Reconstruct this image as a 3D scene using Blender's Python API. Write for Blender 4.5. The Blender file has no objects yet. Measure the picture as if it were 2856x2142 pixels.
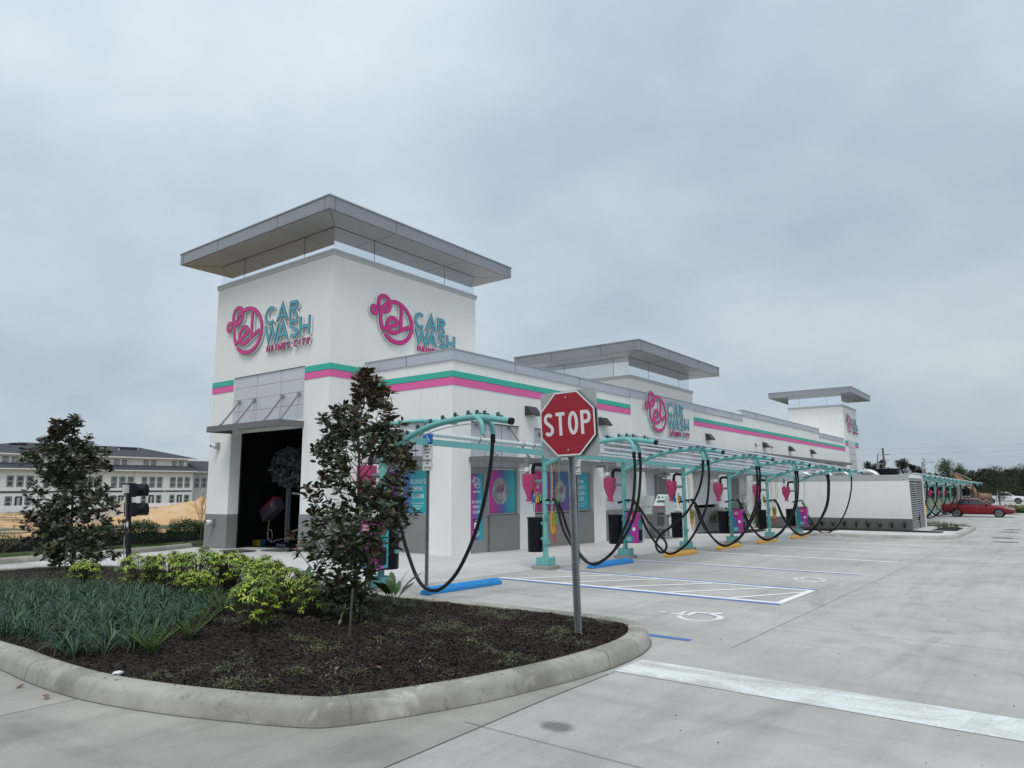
import bpy, math, random
import numpy as np
from math import sin, cos, pi, radians, sqrt, atan2
from mathutils import Vector, Matrix
random.seed(7); RNG = np.random.default_rng(7)
SC = bpy.context.scene
COL = SC.collection

# ---------------------------------------------------------------- camera, light, exposure
YAW, PITCH, ROLL = 0.6506, 0.1496, -0.0058
cd = bpy.data.cameras.new('camera'); cam = bpy.data.objects.new('camera', cd); COL.objects.link(cam)
cd.sensor_width = 36; cd.lens = 24.418; cd.clip_start = 0.1; cd.clip_end = 3000
fw = Vector((cos(YAW)*cos(PITCH), sin(YAW)*cos(PITCH), sin(PITCH)))
rr = Vector((sin(YAW), -cos(YAW), 0)); uu = rr.cross(fw)
r2 = rr*cos(ROLL)+uu*sin(ROLL); u2 = -rr*sin(ROLL)+uu*cos(ROLL)
M = Matrix((r2, u2, -fw)).transposed().to_4x4(); M.translation = Vector((0, 0, 1.85))
cam.matrix_world = M
SC.camera = cam

SUN_EL, SUN_AZ = radians(58), radians(215)      # azimuth measured from +X, anticlockwise
sl = bpy.data.lights.new('sun', 'SUN'); sl.energy = 1.3; sl.angle = radians(28); sl.color = (1, .935, .84)
so = bpy.data.objects.new('sun', sl); COL.objects.link(so)
sd = Vector((cos(SUN_AZ)*cos(SUN_EL), sin(SUN_AZ)*cos(SUN_EL), sin(SUN_EL)))
so.rotation_euler = sd.to_track_quat('Z', 'Y').to_euler()
so.location = (0, 0, 60)

W = bpy.data.worlds.new('World'); SC.world = W; W.use_nodes = True
nt = W.node_tree; nt.nodes.clear()
def wn(t, **k):
    n = nt.nodes.new(t)
    for a, b in k.items(): setattr(n, a, b)
    return n
out = wn('ShaderNodeOutputWorld'); bg = wn('ShaderNodeBackground'); bg.inputs[1].default_value = 1.0
sky = wn('ShaderNodeTexSky', sky_type='NISHITA', sun_disc=False, sun_elevation=SUN_EL, sun_rotation=pi/2-SUN_AZ)
skm = wn('ShaderNodeVectorMath', operation='SCALE'); skm.inputs['Scale'].default_value = 0.06
nt.links.new(sky.outputs[0], skm.inputs[0])
tc = wn('ShaderNodeTexCoord'); sep = wn('ShaderNodeSeparateXYZ'); nt.links.new(tc.outputs['Generated'], sep.inputs[0])
def mth(op, a, b=None, c=None, clamp=False):
    n = wn('ShaderNodeMath', operation=op); n.use_clamp = clamp
    for i, v in enumerate((a, b, c)):
        if v is None: continue
        if isinstance(v, (int, float)): n.inputs[i].default_value = v
        else: nt.links.new(v, n.inputs[i])
    return n.outputs[0]
zz = mth('MAXIMUM', sep.outputs[2], 0.0)
den = mth('ADD', zz, 0.42)
cx = mth('DIVIDE', sep.outputs[0], den); cy = mth('DIVIDE', sep.outputs[1], den)
cmb = wn('ShaderNodeCombineXYZ'); nt.links.new(cx, cmb.inputs[0]); nt.links.new(cy, cmb.inputs[1])
def noise(scale, detail, rough, dist, off):
    mp = wn('ShaderNodeMapping'); mp.inputs['Location'].default_value = off; mp.inputs['Rotation'].default_value = (0, 0, .5)
    mp.inputs['Scale'].default_value = (1, .85, 1)
    nt.links.new(cmb.outputs[0], mp.inputs[0])
    n = wn('ShaderNodeTexNoise'); n.inputs['Scale'].default_value = scale; n.inputs['Detail'].default_value = detail
    n.inputs['Roughness'].default_value = rough; n.inputs['Distortion'].default_value = dist
    nt.links.new(mp.outputs[0], n.inputs['Vector']); return n.outputs['Fac']
n1 = noise(1.05, 5, .5, .15, (3.1, 1.7, 0)); n2 = noise(3.0, 6, .55, .1, (7.3, .4, 2))
mixn = mth('ADD', mth('MULTIPLY', n1, .68), mth('MULTIPLY', n2, .32))
cr = wn('ShaderNodeValToRGB'); nt.links.new(mixn, cr.inputs[0])
e = cr.color_ramp.elements
e[0].position = .36; e[0].color = (.355, .438, .53, 1)
e[1].position = .64; e[1].color = (.575, .642, .68, 1)
k = e.new(.5); k.color = (.465, .542, .61, 1)
# the cloud deck is a little brighter overhead and along the left horizon than low on the right
up = mth('MULTIPLY_ADD', zz, .55, .86)
side = mth('MULTIPLY_ADD', mth('SUBTRACT', sep.outputs[1], sep.outputs[0]), .06, 1.0)
gain = mth('MULTIPLY', up, side)
gs = wn('ShaderNodeVectorMath', operation='SCALE'); nt.links.new(cr.outputs[0], gs.inputs[0]); nt.links.new(gain, gs.inputs['Scale'])
add = wn('ShaderNodeMix', data_type='RGBA'); add.inputs[0].default_value = .93
nt.links.new(skm.outputs[0], add.inputs[6]); nt.links.new(gs.outputs[0], add.inputs[7])
nt.links.new(add.outputs[2], bg.inputs[0]); nt.links.new(bg.outputs[0], out.inputs[0])

SC.view_settings.view_transform = 'Standard'; SC.view_settings.look = 'None'
SC.view_settings.exposure = 0.27; SC.view_settings.gamma = 1.0; SC.view_settings.use_curve_mapping = False

# ---------------------------------------------------------------- helpers
def gz(x, y):
    z = -.0165*(min(x, 35)-13.5) if x > 5 else .14
    if x > 35: z -= .0088*(min(x, 75)-35)
    if x > 75: z -= .0065*(min(x, 145)-75)
    if y > 17: z -= .025*(min(y, 40)-17)
    return z
WL = {}                              # world location of each empty
class MB:
    def __init__(s): s.v = []; s.f = []
    def add(s, vs, fs):
        n = len(s.v); s.v += [tuple(v) for v in vs]; s.f += [tuple(i+n for i in f) for f in fs]; return s
    def box(s, x0, x1, y0, y1, z0, z1):
        return s.add([(x0,y0,z0),(x1,y0,z0),(x1,y1,z0),(x0,y1,z0),(x0,y0,z1),(x1,y0,z1),(x1,y1,z1),(x0,y1,z1)],
                     [(0,3,2,1),(4,5,6,7),(0,1,5,4),(1,2,6,5),(2,3,7,6),(3,0,4,7)])
    def obox(s, c, a, b, d):         # centre and three half-axis vectors
        c = Vector(c); a = Vector(a); b = Vector(b); d = Vector(d); vs = []
        for k in (-1, 1):
            for i, j in ((-1,-1),(1,-1),(1,1),(-1,1)): vs.append(c+a*i+b*j+d*k)
        return s.add(vs, [(0,3,2,1),(4,5,6,7),(0,1,5,4),(1,2,6,5),(2,3,7,6),(3,0,4,7)])
    def bar(s, p, q, w, h=None):     # rectangular bar between two points
        p = Vector(p); q = Vector(q); d = q-p; h = h or w
        up = Vector((0,0,1)) if abs(d.normalized().z) < .95 else Vector((1,0,0))
        a = d.cross(up).normalized(); b = a.cross(d).normalized()
        return s.obox((p+q)/2, d/2, a*w/2, b*h/2)
    def tube(s, pts, r, seg=8, cap=True, rs=None):
        P = [Vector(p) for p in pts]; n = len(P); vs = []; fs = []; T = []
        for i in range(n):
            a = P[max(i-1, 0)]; b = P[min(i+1, n-1)]; T.append((b-a).normalized())
        t = T[0]; ref = Vector((0,0,1)) if abs(t.z) < .9 else Vector((1,0,0))
        nrm = t.cross(ref).normalized()
        for i in range(n):
            t = T[i]; nrm = (nrm-t*nrm.dot(t)).normalized(); bn = t.cross(nrm)
            rad = rs[i] if rs else r
            for k in range(seg):
                a = 2*pi*k/seg; vs.append(P[i]+(nrm*cos(a)+bn*sin(a))*rad)
        for i in range(n-1):
            for k in range(seg):
                k2 = (k+1) % seg; fs.append((i*seg+k, i*seg+k2, (i+1)*seg+k2, (i+1)*seg+k))
        if cap: fs.append(tuple(range(seg))[::-1]); fs.append(tuple((n-1)*seg+k for k in range(seg)))
        return s.add(vs, fs)
    def lathe(s, prof, c=(0,0,0), seg=20):
        vs = []; fs = []
        for r, z in prof:
            for k in range(seg):
                a = 2*pi*k/seg; vs.append((c[0]+r*cos(a), c[1]+r*sin(a), c[2]+z))
        for i in range(len(prof)-1):
            for k in range(seg):
                k2 = (k+1) % seg; fs.append((i*seg+k, i*seg+k2, (i+1)*seg+k2, (i+1)*seg+k))
        fs.append(tuple(range(seg))[::-1]); fs.append(tuple((len(prof)-1)*seg+k for k in range(seg)))
        return s.add(vs, fs)
    def prism(s, poly, O, U, V, N, d):   # polygon in the plane (U,V) at O, extruded by d along N
        O = Vector(O); U = Vector(U); V = Vector(V); N = Vector(N); n = len(poly)
        A = [O+U*p[0]+V*p[1] for p in poly]; B = [a+N*d for a in A]
        return s.add(A+B, [tuple(range(n))[::-1], tuple(range(n, 2*n))]+[(i, (i+1) % n, n+(i+1) % n, n+i) for i in range(n)])
    def quad(s, a, b, c, d): return s.add([a, b, c, d], [(0, 1, 2, 3)])
    def stroke(s, pts, w, O, U, V, N, d, closed=False, n0=0.0):   # ribbon of width w along pts, extruded along N
        O = Vector(O); U = Vector(U); V = Vector(V); N = Vector(N); n = len(pts); L = []; R = []
        for i in range(n):
            if closed: a = pts[(i-1) % n]; b = pts[(i+1) % n]
            else: a = pts[max(i-1, 0)]; b = pts[min(i+1, n-1)]
            p = pts[i]
            def un(q, r):
                dx, dy = r[0]-q[0], r[1]-q[1]; l = sqrt(dx*dx+dy*dy) or 1; return dx/l, dy/l
            if (0 < i < n-1) or closed:
                t1 = un(a, p); t2 = un(p, b); mx, my = -(t1[1]+t2[1]), t1[0]+t2[0]; l = sqrt(mx*mx+my*my) or 1; mx /= l; my /= l
                k = 1/max(.35, mx*-t1[1]+my*t1[0])
            else:
                t = un(a, b); mx, my = -t[1], t[0]; k = 1
            h = w/2*k
            L.append((p[0]+mx*h, p[1]+my*h)); R.append((p[0]-mx*h, p[1]-my*h))
        def w3(p, z): return O+U*p[0]+V*p[1]+N*z
        vs = [w3(p, n0) for p in L]+[w3(p, n0) for p in R]+[w3(p, d) for p in L]+[w3(p, d) for p in R]
        fs = []; m = n if closed else n-1
        for i in range(m):
            j = (i+1) % n
            fs += [(2*n+i, 3*n+i, 3*n+j, 2*n+j), (i, 2*n+i, 2*n+j, j), (n+i, n+j, 3*n+j, 3*n+i), (i, j, n+j, n+i)]
        if not closed: fs += [(0, n, 3*n, 2*n), (n-1, 3*n-1, 4*n-1, 2*n-1)]
        return s.add(vs, fs)
    def build(s, name, mat, parent=None, smooth=False, bevel=0, world=True):
        me = bpy.data.meshes.new(name)
        off = WL.get(parent.name, Vector((0,0,0))) if (parent and world) else Vector((0,0,0))
        vs = [(v[0]-off.x, v[1]-off.y, v[2]-off.z) for v in s.v]
        me.from_pydata(vs, [], s.f); me.materials.append(mat)
        if smooth: me.polygons.foreach_set('use_smooth', [True]*len(me.polygons))
        me.update()
        o = bpy.data.objects.new(name, me); COL.objects.link(o)
        if parent: o.parent = parent; WL[o.name] = off
        if smooth == 'auto' or bevel:
            if bevel:
                b = o.modifiers.new('bevel', 'BEVEL'); b.width = bevel; b.segments = 2; b.limit_method = 'ANGLE'; b.angle_limit = radians(40)
        if smooth: 
            try: me.set_sharp_from_angle(angle=radians(38))
            except Exception: pass
        return o
def tag(o, label, cat, group=None):
    o['label'] = label; o['category'] = cat
    if group: o['group'] = group
    return o
def thing(name, label, cat, loc=(0,0,0), group=None, rz=0):
    o = bpy.data.objects.new(name, None); COL.objects.link(o); o.location = loc; o.rotation_euler[2] = rz
    o.empty_display_size = .2
    WL[o.name] = Vector(loc); return tag(o, label, cat, group)
def struct(o, kind='structure'): o['kind'] = kind; return o
def copy_tree(o, parent=None):
    c = o.copy(); COL.objects.link(c); c.parent = parent
    for ch in list(o.children): copy_tree(ch, c)
    return c
def dup(o, loc, rz, label, group=None):
    c = copy_tree(o); c.location = loc; c.rotation_euler[2] = rz; c['label'] = label
    WL[c.name] = Vector(loc)
    if group: c['group'] = group
    return c
def lerp(a, b, t): return a+(b-a)*t
def smooth_path(pts, n=6):           # Catmull-Rom
    P = [Vector(p) for p in pts]; P = [P[0]*2-P[1]]+P+[P[-1]*2-P[-2]]; o = []
    for i in range(1, len(P)-2):
        for k in range(n):
            t = k/n; a, b, c, d = P[i-1:i+3]
            o.append(.5*((2*b)+(c-a)*t+(2*a-5*b+4*c-d)*t*t+(3*b-a-3*c+d)*t**3))
    o.append(P[-2]); return o

# ---------------------------------------------------------------- materials
def mat(name, col, rough=.6, metal=0, spec=.5, bump=0, bscale=30, var=0, vscale=3, coat=0):
    m = bpy.data.materials.new(name); m.use_nodes = True; n = m.node_tree; b = n.nodes['Principled BSDF']
    b.inputs['Base Color'].default_value = (*col, 1); b.inputs['Roughness'].default_value = rough
    b.inputs['Metallic'].default_value = metal; b.inputs['Specular IOR Level'].default_value = spec
    if coat: b.inputs['Coat Weight'].default_value = coat; b.inputs['Coat Roughness'].default_value = .05
    g = n.nodes.new('ShaderNodeNewGeometry')
    if var:
        t = n.nodes.new('ShaderNodeTexNoise'); t.inputs['Scale'].default_value = vscale; t.inputs['Detail'].default_value = 5
        t.inputs['Roughness'].default_value = .6
        n.links.new(g.outputs['Position'], t.inputs['Vector'])
        mr = n.nodes.new('ShaderNodeMapRange'); mr.inputs[1].default_value = .3; mr.inputs[2].default_value = .7
        mr.inputs[3].default_value = 1-var; mr.inputs[4].default_value = 1+var*.6
        n.links.new(t.outputs['Fac'], mr.inputs[0])
        s = n.nodes.new('ShaderNodeVectorMath'); s.operation = 'SCALE'; s.inputs[0].default_value = col
        n.links.new(mr.outputs[0], s.inputs['Scale']); n.links.new(s.outputs[0], b.inputs['Base Color'])
    if bump:
        t = n.nodes.new('ShaderNodeTexNoise'); t.inputs['Scale'].default_value = bscale; t.inputs['Detail'].default_value = 4
        n.links.new(g.outputs['Position'], t.inputs['Vector'])
        bp = n.nodes.new('ShaderNodeBump'); bp.inputs['Strength'].default_value = bump; bp.inputs['Distance'].default_value = .01
        n.links.new(t.outputs['Fac'], bp.inputs['Height']); n.links.new(bp.outputs[0], b.inputs['Normal'])
    return m
class NT:                            # small node-graph writer
    def __init__(s, m): s.t = m.node_tree; s.b = s.t.nodes['Principled BSDF']
    def n(s, t, **k):
        x = s.t.nodes.new(t)
        for a, b in k.items(): setattr(x, a, b)
        return x
    def L(s, a, b): s.t.links.new(a, b)
    def m(s, op, a, b=None, c=None, clamp=False):
        x = s.n('ShaderNodeMath', operation=op); x.use_clamp = clamp
        for i, v in enumerate((a, b, c)):
            if v is None: continue
            if isinstance(v, (int, float)): x.inputs[i].default_value = v
            else: s.L(v, x.inputs[i])
        return x.outputs[0]
    def noise(s, vec, scale, detail=4, rough=.55, dist=0, stretch=None, rot=0):
        if stretch or rot:
            mp = s.n('ShaderNodeMapping'); mp.inputs['Scale'].default_value = stretch or (1, 1, 1); mp.inputs['Rotation'].default_value = (0, 0, rot)
            s.L(vec, mp.inputs[0]); vec = mp.outputs[0]
        x = s.n('ShaderNodeTexNoise'); x.inputs['Scale'].default_value = scale; x.inputs['Detail'].default_value = detail
        x.inputs['Roughness'].default_value = rough; x.inputs['Distortion'].default_value = dist; s.L(vec, x.inputs['Vector']); return x.outputs['Fac']
    def rng(s, v, a, b, c, d):
        x = s.n('ShaderNodeMapRange'); s.L(v, x.inputs[0])
        for i, q in enumerate((a, b, c, d)): x.inputs[i+1].default_value = q
        return x.outputs[0]
    def scale(s, col, f):
        x = s.n('ShaderNodeVectorMath', operation='SCALE')
        if isinstance(col, tuple): x.inputs[0].default_value = col
        else: s.L(col, x.inputs[0])
        s.L(f, x.inputs['Scale']); return x.outputs[0]
    def mix(s, f, a, b):
        x = s.n('ShaderNodeMix', data_type='RGBA')
        if isinstance(f, (int, float)): x.inputs[0].default_value = f
        else: s.L(f, x.inputs[0])
        for i, v in ((6, a), (7, b)):
            if isinstance(v, tuple): x.inputs[i].default_value = (*v, 1)
            else: s.L(v, x.inputs[i])
        return x.outputs[2]
    def ramp(s, v, stops):
        x = s.n('ShaderNodeValToRGB'); s.L(v, x.inputs[0]); e = x.color_ramp.elements
        e[0].position, e[0].color = stops[0][0], (*stops[0][1], 1); e[1].position, e[1].color = stops[-1][0], (*stops[-1][1], 1)
        for p, c in stops[1:-1]: q = e.new(p); q.color = (*c, 1)
        return x.outputs[0]
def concrete(name, col, stains=(), wear=1.0, dirt=(.17, .165, .155)):
    m = mat(name, col, rough=.85, spec=.3); g = NT(m); pos = g.n('ShaderNodeNewGeometry').outputs['Position']
    a = g.noise(pos, .35, 6, .6, .4); b = g.noise(pos, 2.3, 6, .62, .6); c = g.noise(pos, 60, 3, .6); st = g.noise(pos, 1.2, 5, .6, .2, (.18, 2.6, 1), .08)
    st2 = g.noise(pos, .8, 5, .65, .8, (2.2, .2, 1), .3)
    f = g.m('MULTIPLY', g.m('MULTIPLY', g.rng(a, .3, .7, 1-.22*wear, 1+.12*wear), g.rng(b, .25, .75, 1-.10*wear, 1+.09*wear)), g.rng(c, .2, .8, .92, 1.08))
    f = g.m('MULTIPLY', f, g.rng(st, .5, .72, 1, 1-.17*wear)); f = g.m('MULTIPLY', f, g.rng(st2, .56, .72, 1, 1-.13*wear))
    colr = g.scale(col, f)
    for (x, y, r, sx, k) in stains:
        mp = g.n('ShaderNodeMapping'); mp.vector_type = 'POINT'; mp.inputs['Location'].default_value = (-x*sx, -y, 0); mp.inputs['Scale'].default_value = (sx, 1, 0); g.L(pos, mp.inputs[0])
        ln = g.n('ShaderNodeVectorMath', operation='LENGTH'); g.L(mp.outputs[0], ln.inputs[0])
        d = g.m('ADD', ln.outputs['Value'], g.m('MULTIPLY', g.m('SUBTRACT', b, .5), r*1.6))
        fac = g.m('MULTIPLY', g.rng(d, r*.55, r, k, 0), g.rng(c, .35, .6, .65, 1))
        colr = g.mix(fac, colr, dirt)
    if wear > 1.1:
        d1 = g.noise(pos, 7, 5, .7, 1.2); d2 = g.noise(pos, 24, 4, .7, .4)
        colr = g.mix(g.m('MULTIPLY', g.rng(d1, .56, .68, 0, .8), g.rng(d2, .4, .6, .2, 1)), colr, tuple(c_*.36 for c_ in col))
        d3 = g.noise(pos, 2.6, 4, .6, .5); colr = g.mix(g.rng(d3, .60, .72, 0, .55), colr, tuple(min(.7, c_*1.6) for c_ in col))
    g.L(colr, g.b.inputs['Base Color'])
    bp = g.n('ShaderNodeBump'); bp.inputs['Strength'].default_value = .25; bp.inputs['Distance'].default_value = .004
    g.L(c, bp.inputs['Height']); g.L(bp.outputs[0], g.b.inputs['Normal']); return m
def foliage(name, cols, back=None, rough=.5, spec=.4, trans=0):
    m = mat(name, cols[0], rough=rough, spec=spec); g = NT(m); ge = g.n('ShaderNodeNewGeometry')
    c = g.ramp(ge.outputs['Random Per Island'], [(i/(len(cols)-1), q) for i, q in enumerate(cols)])
    if back: c = g.mix(ge.outputs['Backfacing'], c, back)
    g.L(c, g.b.inputs['Base Color'])
    return m
def gradient(name, axis, stops, rough=.25):
    m = mat(name, (1, 1, 1), rough=rough); g = NT(m); t = g.n('ShaderNodeTexCoord'); s = g.n('ShaderNodeSeparateXYZ')
    g.L(t.outputs['Generated'], s.inputs[0]); g.L(g.ramp(s.outputs[axis], stops), g.b.inputs['Base Color']); return m

STUCCO = mat('white_stucco', (.82, .822, .812), .9, bump=.25, bscale=90, var=.035, vscale=.7)
g = NT(STUCCO); pos = g.n('ShaderNodeNewGeometry').outputs['Position']; v = g.noise(pos, 1.6, 5, .6, .2, (3.5, 3.5, .35)); w = g.noise(pos, .45, 4, .5, .3); sz = g.n('ShaderNodeSeparateXYZ'); g.L(pos, sz.inputs[0])
g.L(g.scale((.82, .822, .812), g.m('MULTIPLY', g.rng(v, .52, .75, 1, .945), g.rng(w, .35, .65, .97, 1.015))), g.b.inputs['Base Color'])
GREY_STUCCO = mat('grey_stucco', (.235, .235, .23), .9, bump=.25, bscale=90, var=.05, vscale=.9)
CONC = concrete('pavement_concrete', (.465, .458, .438), stains=((4.44, 2.98, .17, 1.4, 1.1), (36, 4.2, 1.3, .5, .45), (33.5, 5.6, .9, .4, .4), (9.0, 2.2, .22, .9, .3), (10.4, 1.2, .18, 2.0, .35), (3.1, 2.6, .5, 1, .3), (12.7, 5.7, .5, 1.6, .22), (3.0, 1.4, .5, 1.3, .25)))
WALK = concrete('walkway_concrete', (.585, .58, .57), wear=.6)
KERB = concrete('kerb_concrete', (.41, .395, .355), wear=1.5, stains=((2.75, 6.8, .25, 1, .5), (3.6, 4.2, .3, 1, .5), (5.2, 3.7, .3, 1, .45), (6.5, 3.7, .4, 1, .4), (7.4, 3.9, .2, 1, .5)), dirt=(.12, .115, .10))
PAD = concrete('pad_concrete', (.33, .32, .30))
JOINT = mat('joint_dark', (.20, .195, .18), .9)
ALU = mat('silver_panel', (.60, .62, .66), .42, metal=.25, var=.03, vscale=2)
ALUD = mat('canopy_metal', (.30, .31, .34), .4, metal=.35, var=.04, vscale=1)
SOFFIT = mat('soffit_metal', (.33, .34, .36), .45, metal=.3)
COPING = mat('coping_metal', (.52, .55, .60), .4, metal=.4, var=.03)
COPTOP = mat('coping_cap', (.38, .40, .42), .45, metal=.3)
MIRROR = mat('mirror_panel', (.90, .93, .97), .04, metal=1)
SEAM = mat('panel_seam', (.06, .06, .07), .6)
GREEN = mat('green_stripe', (.045, .44, .34), .6)
PINK = mat('pink_stripe', (.74, .13, .37), .6)
AWN = mat('awning_grey', (.16, .16, .165), .5, metal=.2)
STEEL = mat('brushed_steel', (.33, .34, .36), .4, metal=.6)
GALV = mat('galvanised_steel', (.30, .33, .35), .45, metal=.75, var=.22, vscale=9)
BLACK = mat('black_rubber', (.009, .010, .012), .5, spec=.28)
BLACKP = mat('black_plastic', (.005, .006, .010), .38, spec=.22)
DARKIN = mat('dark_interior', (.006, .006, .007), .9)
TEAL = mat('teal_paint', (.16, .44, .425), .38, var=.06, vscale=4)
CYC = mat('pink_plastic', (.52, .055, .17), .4, var=.05)
WHITE = mat('white_paint', (.8, .8, .8), .5)
SIGNPINK = mat('sign_pink', (.60, .025, .22), .35)
SIGNBLUE = mat('sign_blue', (.09, .37, .46), .35)
SIGNSIDE = mat('sign_return', (.75, .76, .77), .6)
SIGNEDGE = mat('sign_edge', (.01, .02, .05), .5)
# ---------------------------------------------------------------- lettering from strokes
def arc(cx, cy, rx, ry, a0, a1, n=10):
    return [(cx+rx*cos(radians(lerp(a0, a1, i/n))), cy+ry*sin(radians(lerp(a0, a1, i/n)))) for i in range(n+1)]
def glyph(c, a, t):                  # strokes in the unit box; a, t = half stroke as a share of width and height
    l, r, b, u = a, 1-a, t, 1-t; mx = .5; h = .5
    G = {
     'A': [[(l*.9, 0), (.5, 1-t*.6), (1-l*.9, 0)], [(.24, .3), (.76, .3)]],
     'B': [[(l, 0), (l, 1)], [(l, u)]+arc(r-.22, .75-t/2, .22, .25-t/2, 90, -90)+[(l, h)], [(l, h)]+arc(r-.24, .25+t/2, .24, .25-t/2, 90, -90)+[(l, b)]],
     'C': [arc(.55, .5, .55-a, .5-t, 48, 312, 20)],
     'D': [[(l, 0), (l, 1)], [(l, u)]+arc(.45, .5, r-.45, .5-t, 90, -90, 14)+[(l, b)]],
     'E': [[(l, 0), (l, 1)], [(l, u), (1, u)], [(l, h), (.88, h)], [(l, b), (1, b)]],
     'F': [[(l, 0), (l, 1)], [(l, u), (1, u)], [(l, h), (.85, h)]],
     'G': [arc(.52, .5, .52-a, .5-t, 48, 330, 20)+[(r, .45), (.55, .45)]],
     'H': [[(l, 0), (l, 1)], [(r, 0), (r, 1)], [(l, h*.9), (r, h*.9)]],
     'I': [[(.5, 0), (.5, 1)]],
     'K': [[(l, 0), (l, 1)], [(r, 1), (l, .4)], [(.35, .55), (r, 0)]],
     'L': [[(l, 1), (l, b), (1, b)]],
     'M': [[(l, 0), (l, 1)], [(r, 0), (r, 1)], [(l, 1), (.5, .3), (r, 1)]],
     'N': [[(l, 0), (l, 1)], [(r, 0), (r, 1)], [(l, .96), (r, .04)]],
     'O': [arc(.5, .5, .5-a, .5-t, 0, 345, 23)+['c']],
     'P': [[(l, 0), (l, 1)], [(l, u)]+arc(r-.28, .72, .28, .28-t, 90, -90)+[(l, .44+t)]],
     'R': [[(l, 0), (l, 1)], [(l, u)]+arc(r-.28, .74, .25, .26-t, 90, -90)+[(l, .48+t)], [(.5, .5), (1-a*1.1, 0)]],
     'S': [arc(.5, .735, .5-a, .265-t, 30, 250, 12)+arc(.5, .265, .5-a, .265-t, 70, -150, 12)],
     'T': [[(.5, 0), (.5, 1)], [(0, u), (1, u)]],
     'U': [[(l, 1)]+arc(.5, .35, .5-a, .35-t, 180, 360, 12)+[(r, 1)]],
     'V': [[(l, 1), (.5, t), (r, 1)]],
     'W': [[(l*.8, 1), (.28, t*.8), (.5, 1-t), (.72, t*.8), (1-l*.8, 1)]],
     'X': [[(l, 0), (r, 1)], [(l, 1), (r, 0)]],
     'Y': [[(l, 1), (.5, .45), (r, 1)], [(.5, 0), (.5, .5)]],
     '2': [arc(.5, .72, .5-a, .28-t, 170, -20, 10)+[(l, b), (1, b)]],
     '5': [[(.95, u), (l, u), (l, .55)]+arc(.45, .32, .5-a, .32-t, 110, -160, 12)],
     '0': [arc(.5, .5, .5-a, .5-t, 0, 345, 23)+['c']],
     '$': [arc(.5, .7, .5-a, .22-t, 30, 250, 10)+arc(.5, .3, .5-a, .22-t, 70, -150, 10), [(.5, 0), (.5, 1)]],
     "'": [[(.5, .7), (.5, 1)]], '.': [[(.5, 0), (.5, 2.2*t)]],
     '@': [arc(.5, .5, .5-a, .5-t, -60, 285, 20), arc(.5, .5, .2, .2, 0, 345, 12)+['c']],
    }
    return G.get(c, [])
WID = {'I': .22, "'": .2, '.': .2, 'M': 1.15, 'W': 1.35, ' ': .5, 'L': .8, 'E': .8, 'F': .8, 'A': 1.1, 'O': 1.15, 'C': 1.05, 'G': 1.1, 'S': .85}
def letter(mb, c, box, w, O, U, V, N, d, n0=0, grow=0):
    x0, x1, z0, z1 = box; W_, H_ = x1-x0, z1-z0
    for k, st in enumerate(glyph(c, min(.45, w/2/W_), w/2/H_)):
        cl = st[-1] == 'c'; pts = st[:-1] if cl else st
        P = [(x0+p[0]*W_, z0+p[1]*H_) for p in pts]
        mb.stroke(P, w+grow, O, U, V, N, d+k*.0006, closed=cl, n0=n0)
def line(mb, text, x, z, h, w, O, U, V, N, d, asp=.62, gap=.16, align='c', n0=0):
    ws = [h*asp*WID.get(c, 1.0) for c in text]; g = h*gap
    tot = sum(ws)+g*(len(text)-1); cx = x-tot/2 if align == 'c' else x
    for c, q in zip(text, ws):
        if c != ' ': letter(mb, c, (cx, cx+q, z, z+h), w, O, U, V, N, d, n0)
        cx += q+g

# the round emblem with its bubbles and the small letters inside, in the metres of the wall signs
E_RING = (arc(.17, 1.293, .115, .125, 0, 345, 23), True)
E_BUB = (arc(.612, 1.585, .262, .265, 0, 348, 29), True)
E_BIG = ([(.52, 1.36), (.60, 1.50), (.72, 1.61), (.89, 1.705), (1.05, 1.74), (1.20, 1.735), (1.36, 1.70), (1.52, 1.63), (1.67, 1.52), (1.79, 1.38), (1.87, 1.21), (1.905, 1.03), (1.885, .84), (1.81, .66), (1.69, .51), (1.53, .40), (1.34, .34), (1.14, .335), (.96, .37), (.80, .45), (.66, .565)], False)
E_ARC = ([(.49, 1.36), (.455, 1.22), (.445, 1.08), (.465, .93), (.51, .79), (.57, .70), (.74, .765), (.95, .86), (1.22, .985)], False)
E_E = ([(1.235, .97), (1.20, 1.07), (1.12, 1.14), (1.02, 1.165), (.91, 1.14), (.81, 1.06), (.755, .95), (.75, .84), (.79, .74), (.87, .67), (.98, .64), (1.10, .66), (1.29, .745)], False)
E_L = ([(1.39, 1.60), (1.39, .80), (1.79, .97)], False)
def emblem(mb, w, O, U, V, N, d, n0, sx=1, sz=1, z0=0, x0=0, grow=0):
    for k, (P, cl) in enumerate((E_RING, E_BUB, E_BIG, E_ARC, E_E, E_L)):
        mb.stroke([(x0+p[0]*sx, z0+p[1]*sz) for p in P], (w if k else w*.9)+grow, O, U, V, N, d+k*.0006, closed=cl, n0=n0)
CW = [('C', 2.045, 2.545, 1.05, 1.61), ('A', 2.60, 3.18, 1.07, 1.61), ('R', 3.22, 3.66, 1.07, 1.60),
      ('W', 2.07, 2.77, .49, 1.02), ('A', 2.67, 3.22, .49, 1.03), ('S', 3.25, 3.68, .48, 1.04), ('H', 3.72, 4.20, .50, 1.05)]
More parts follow.
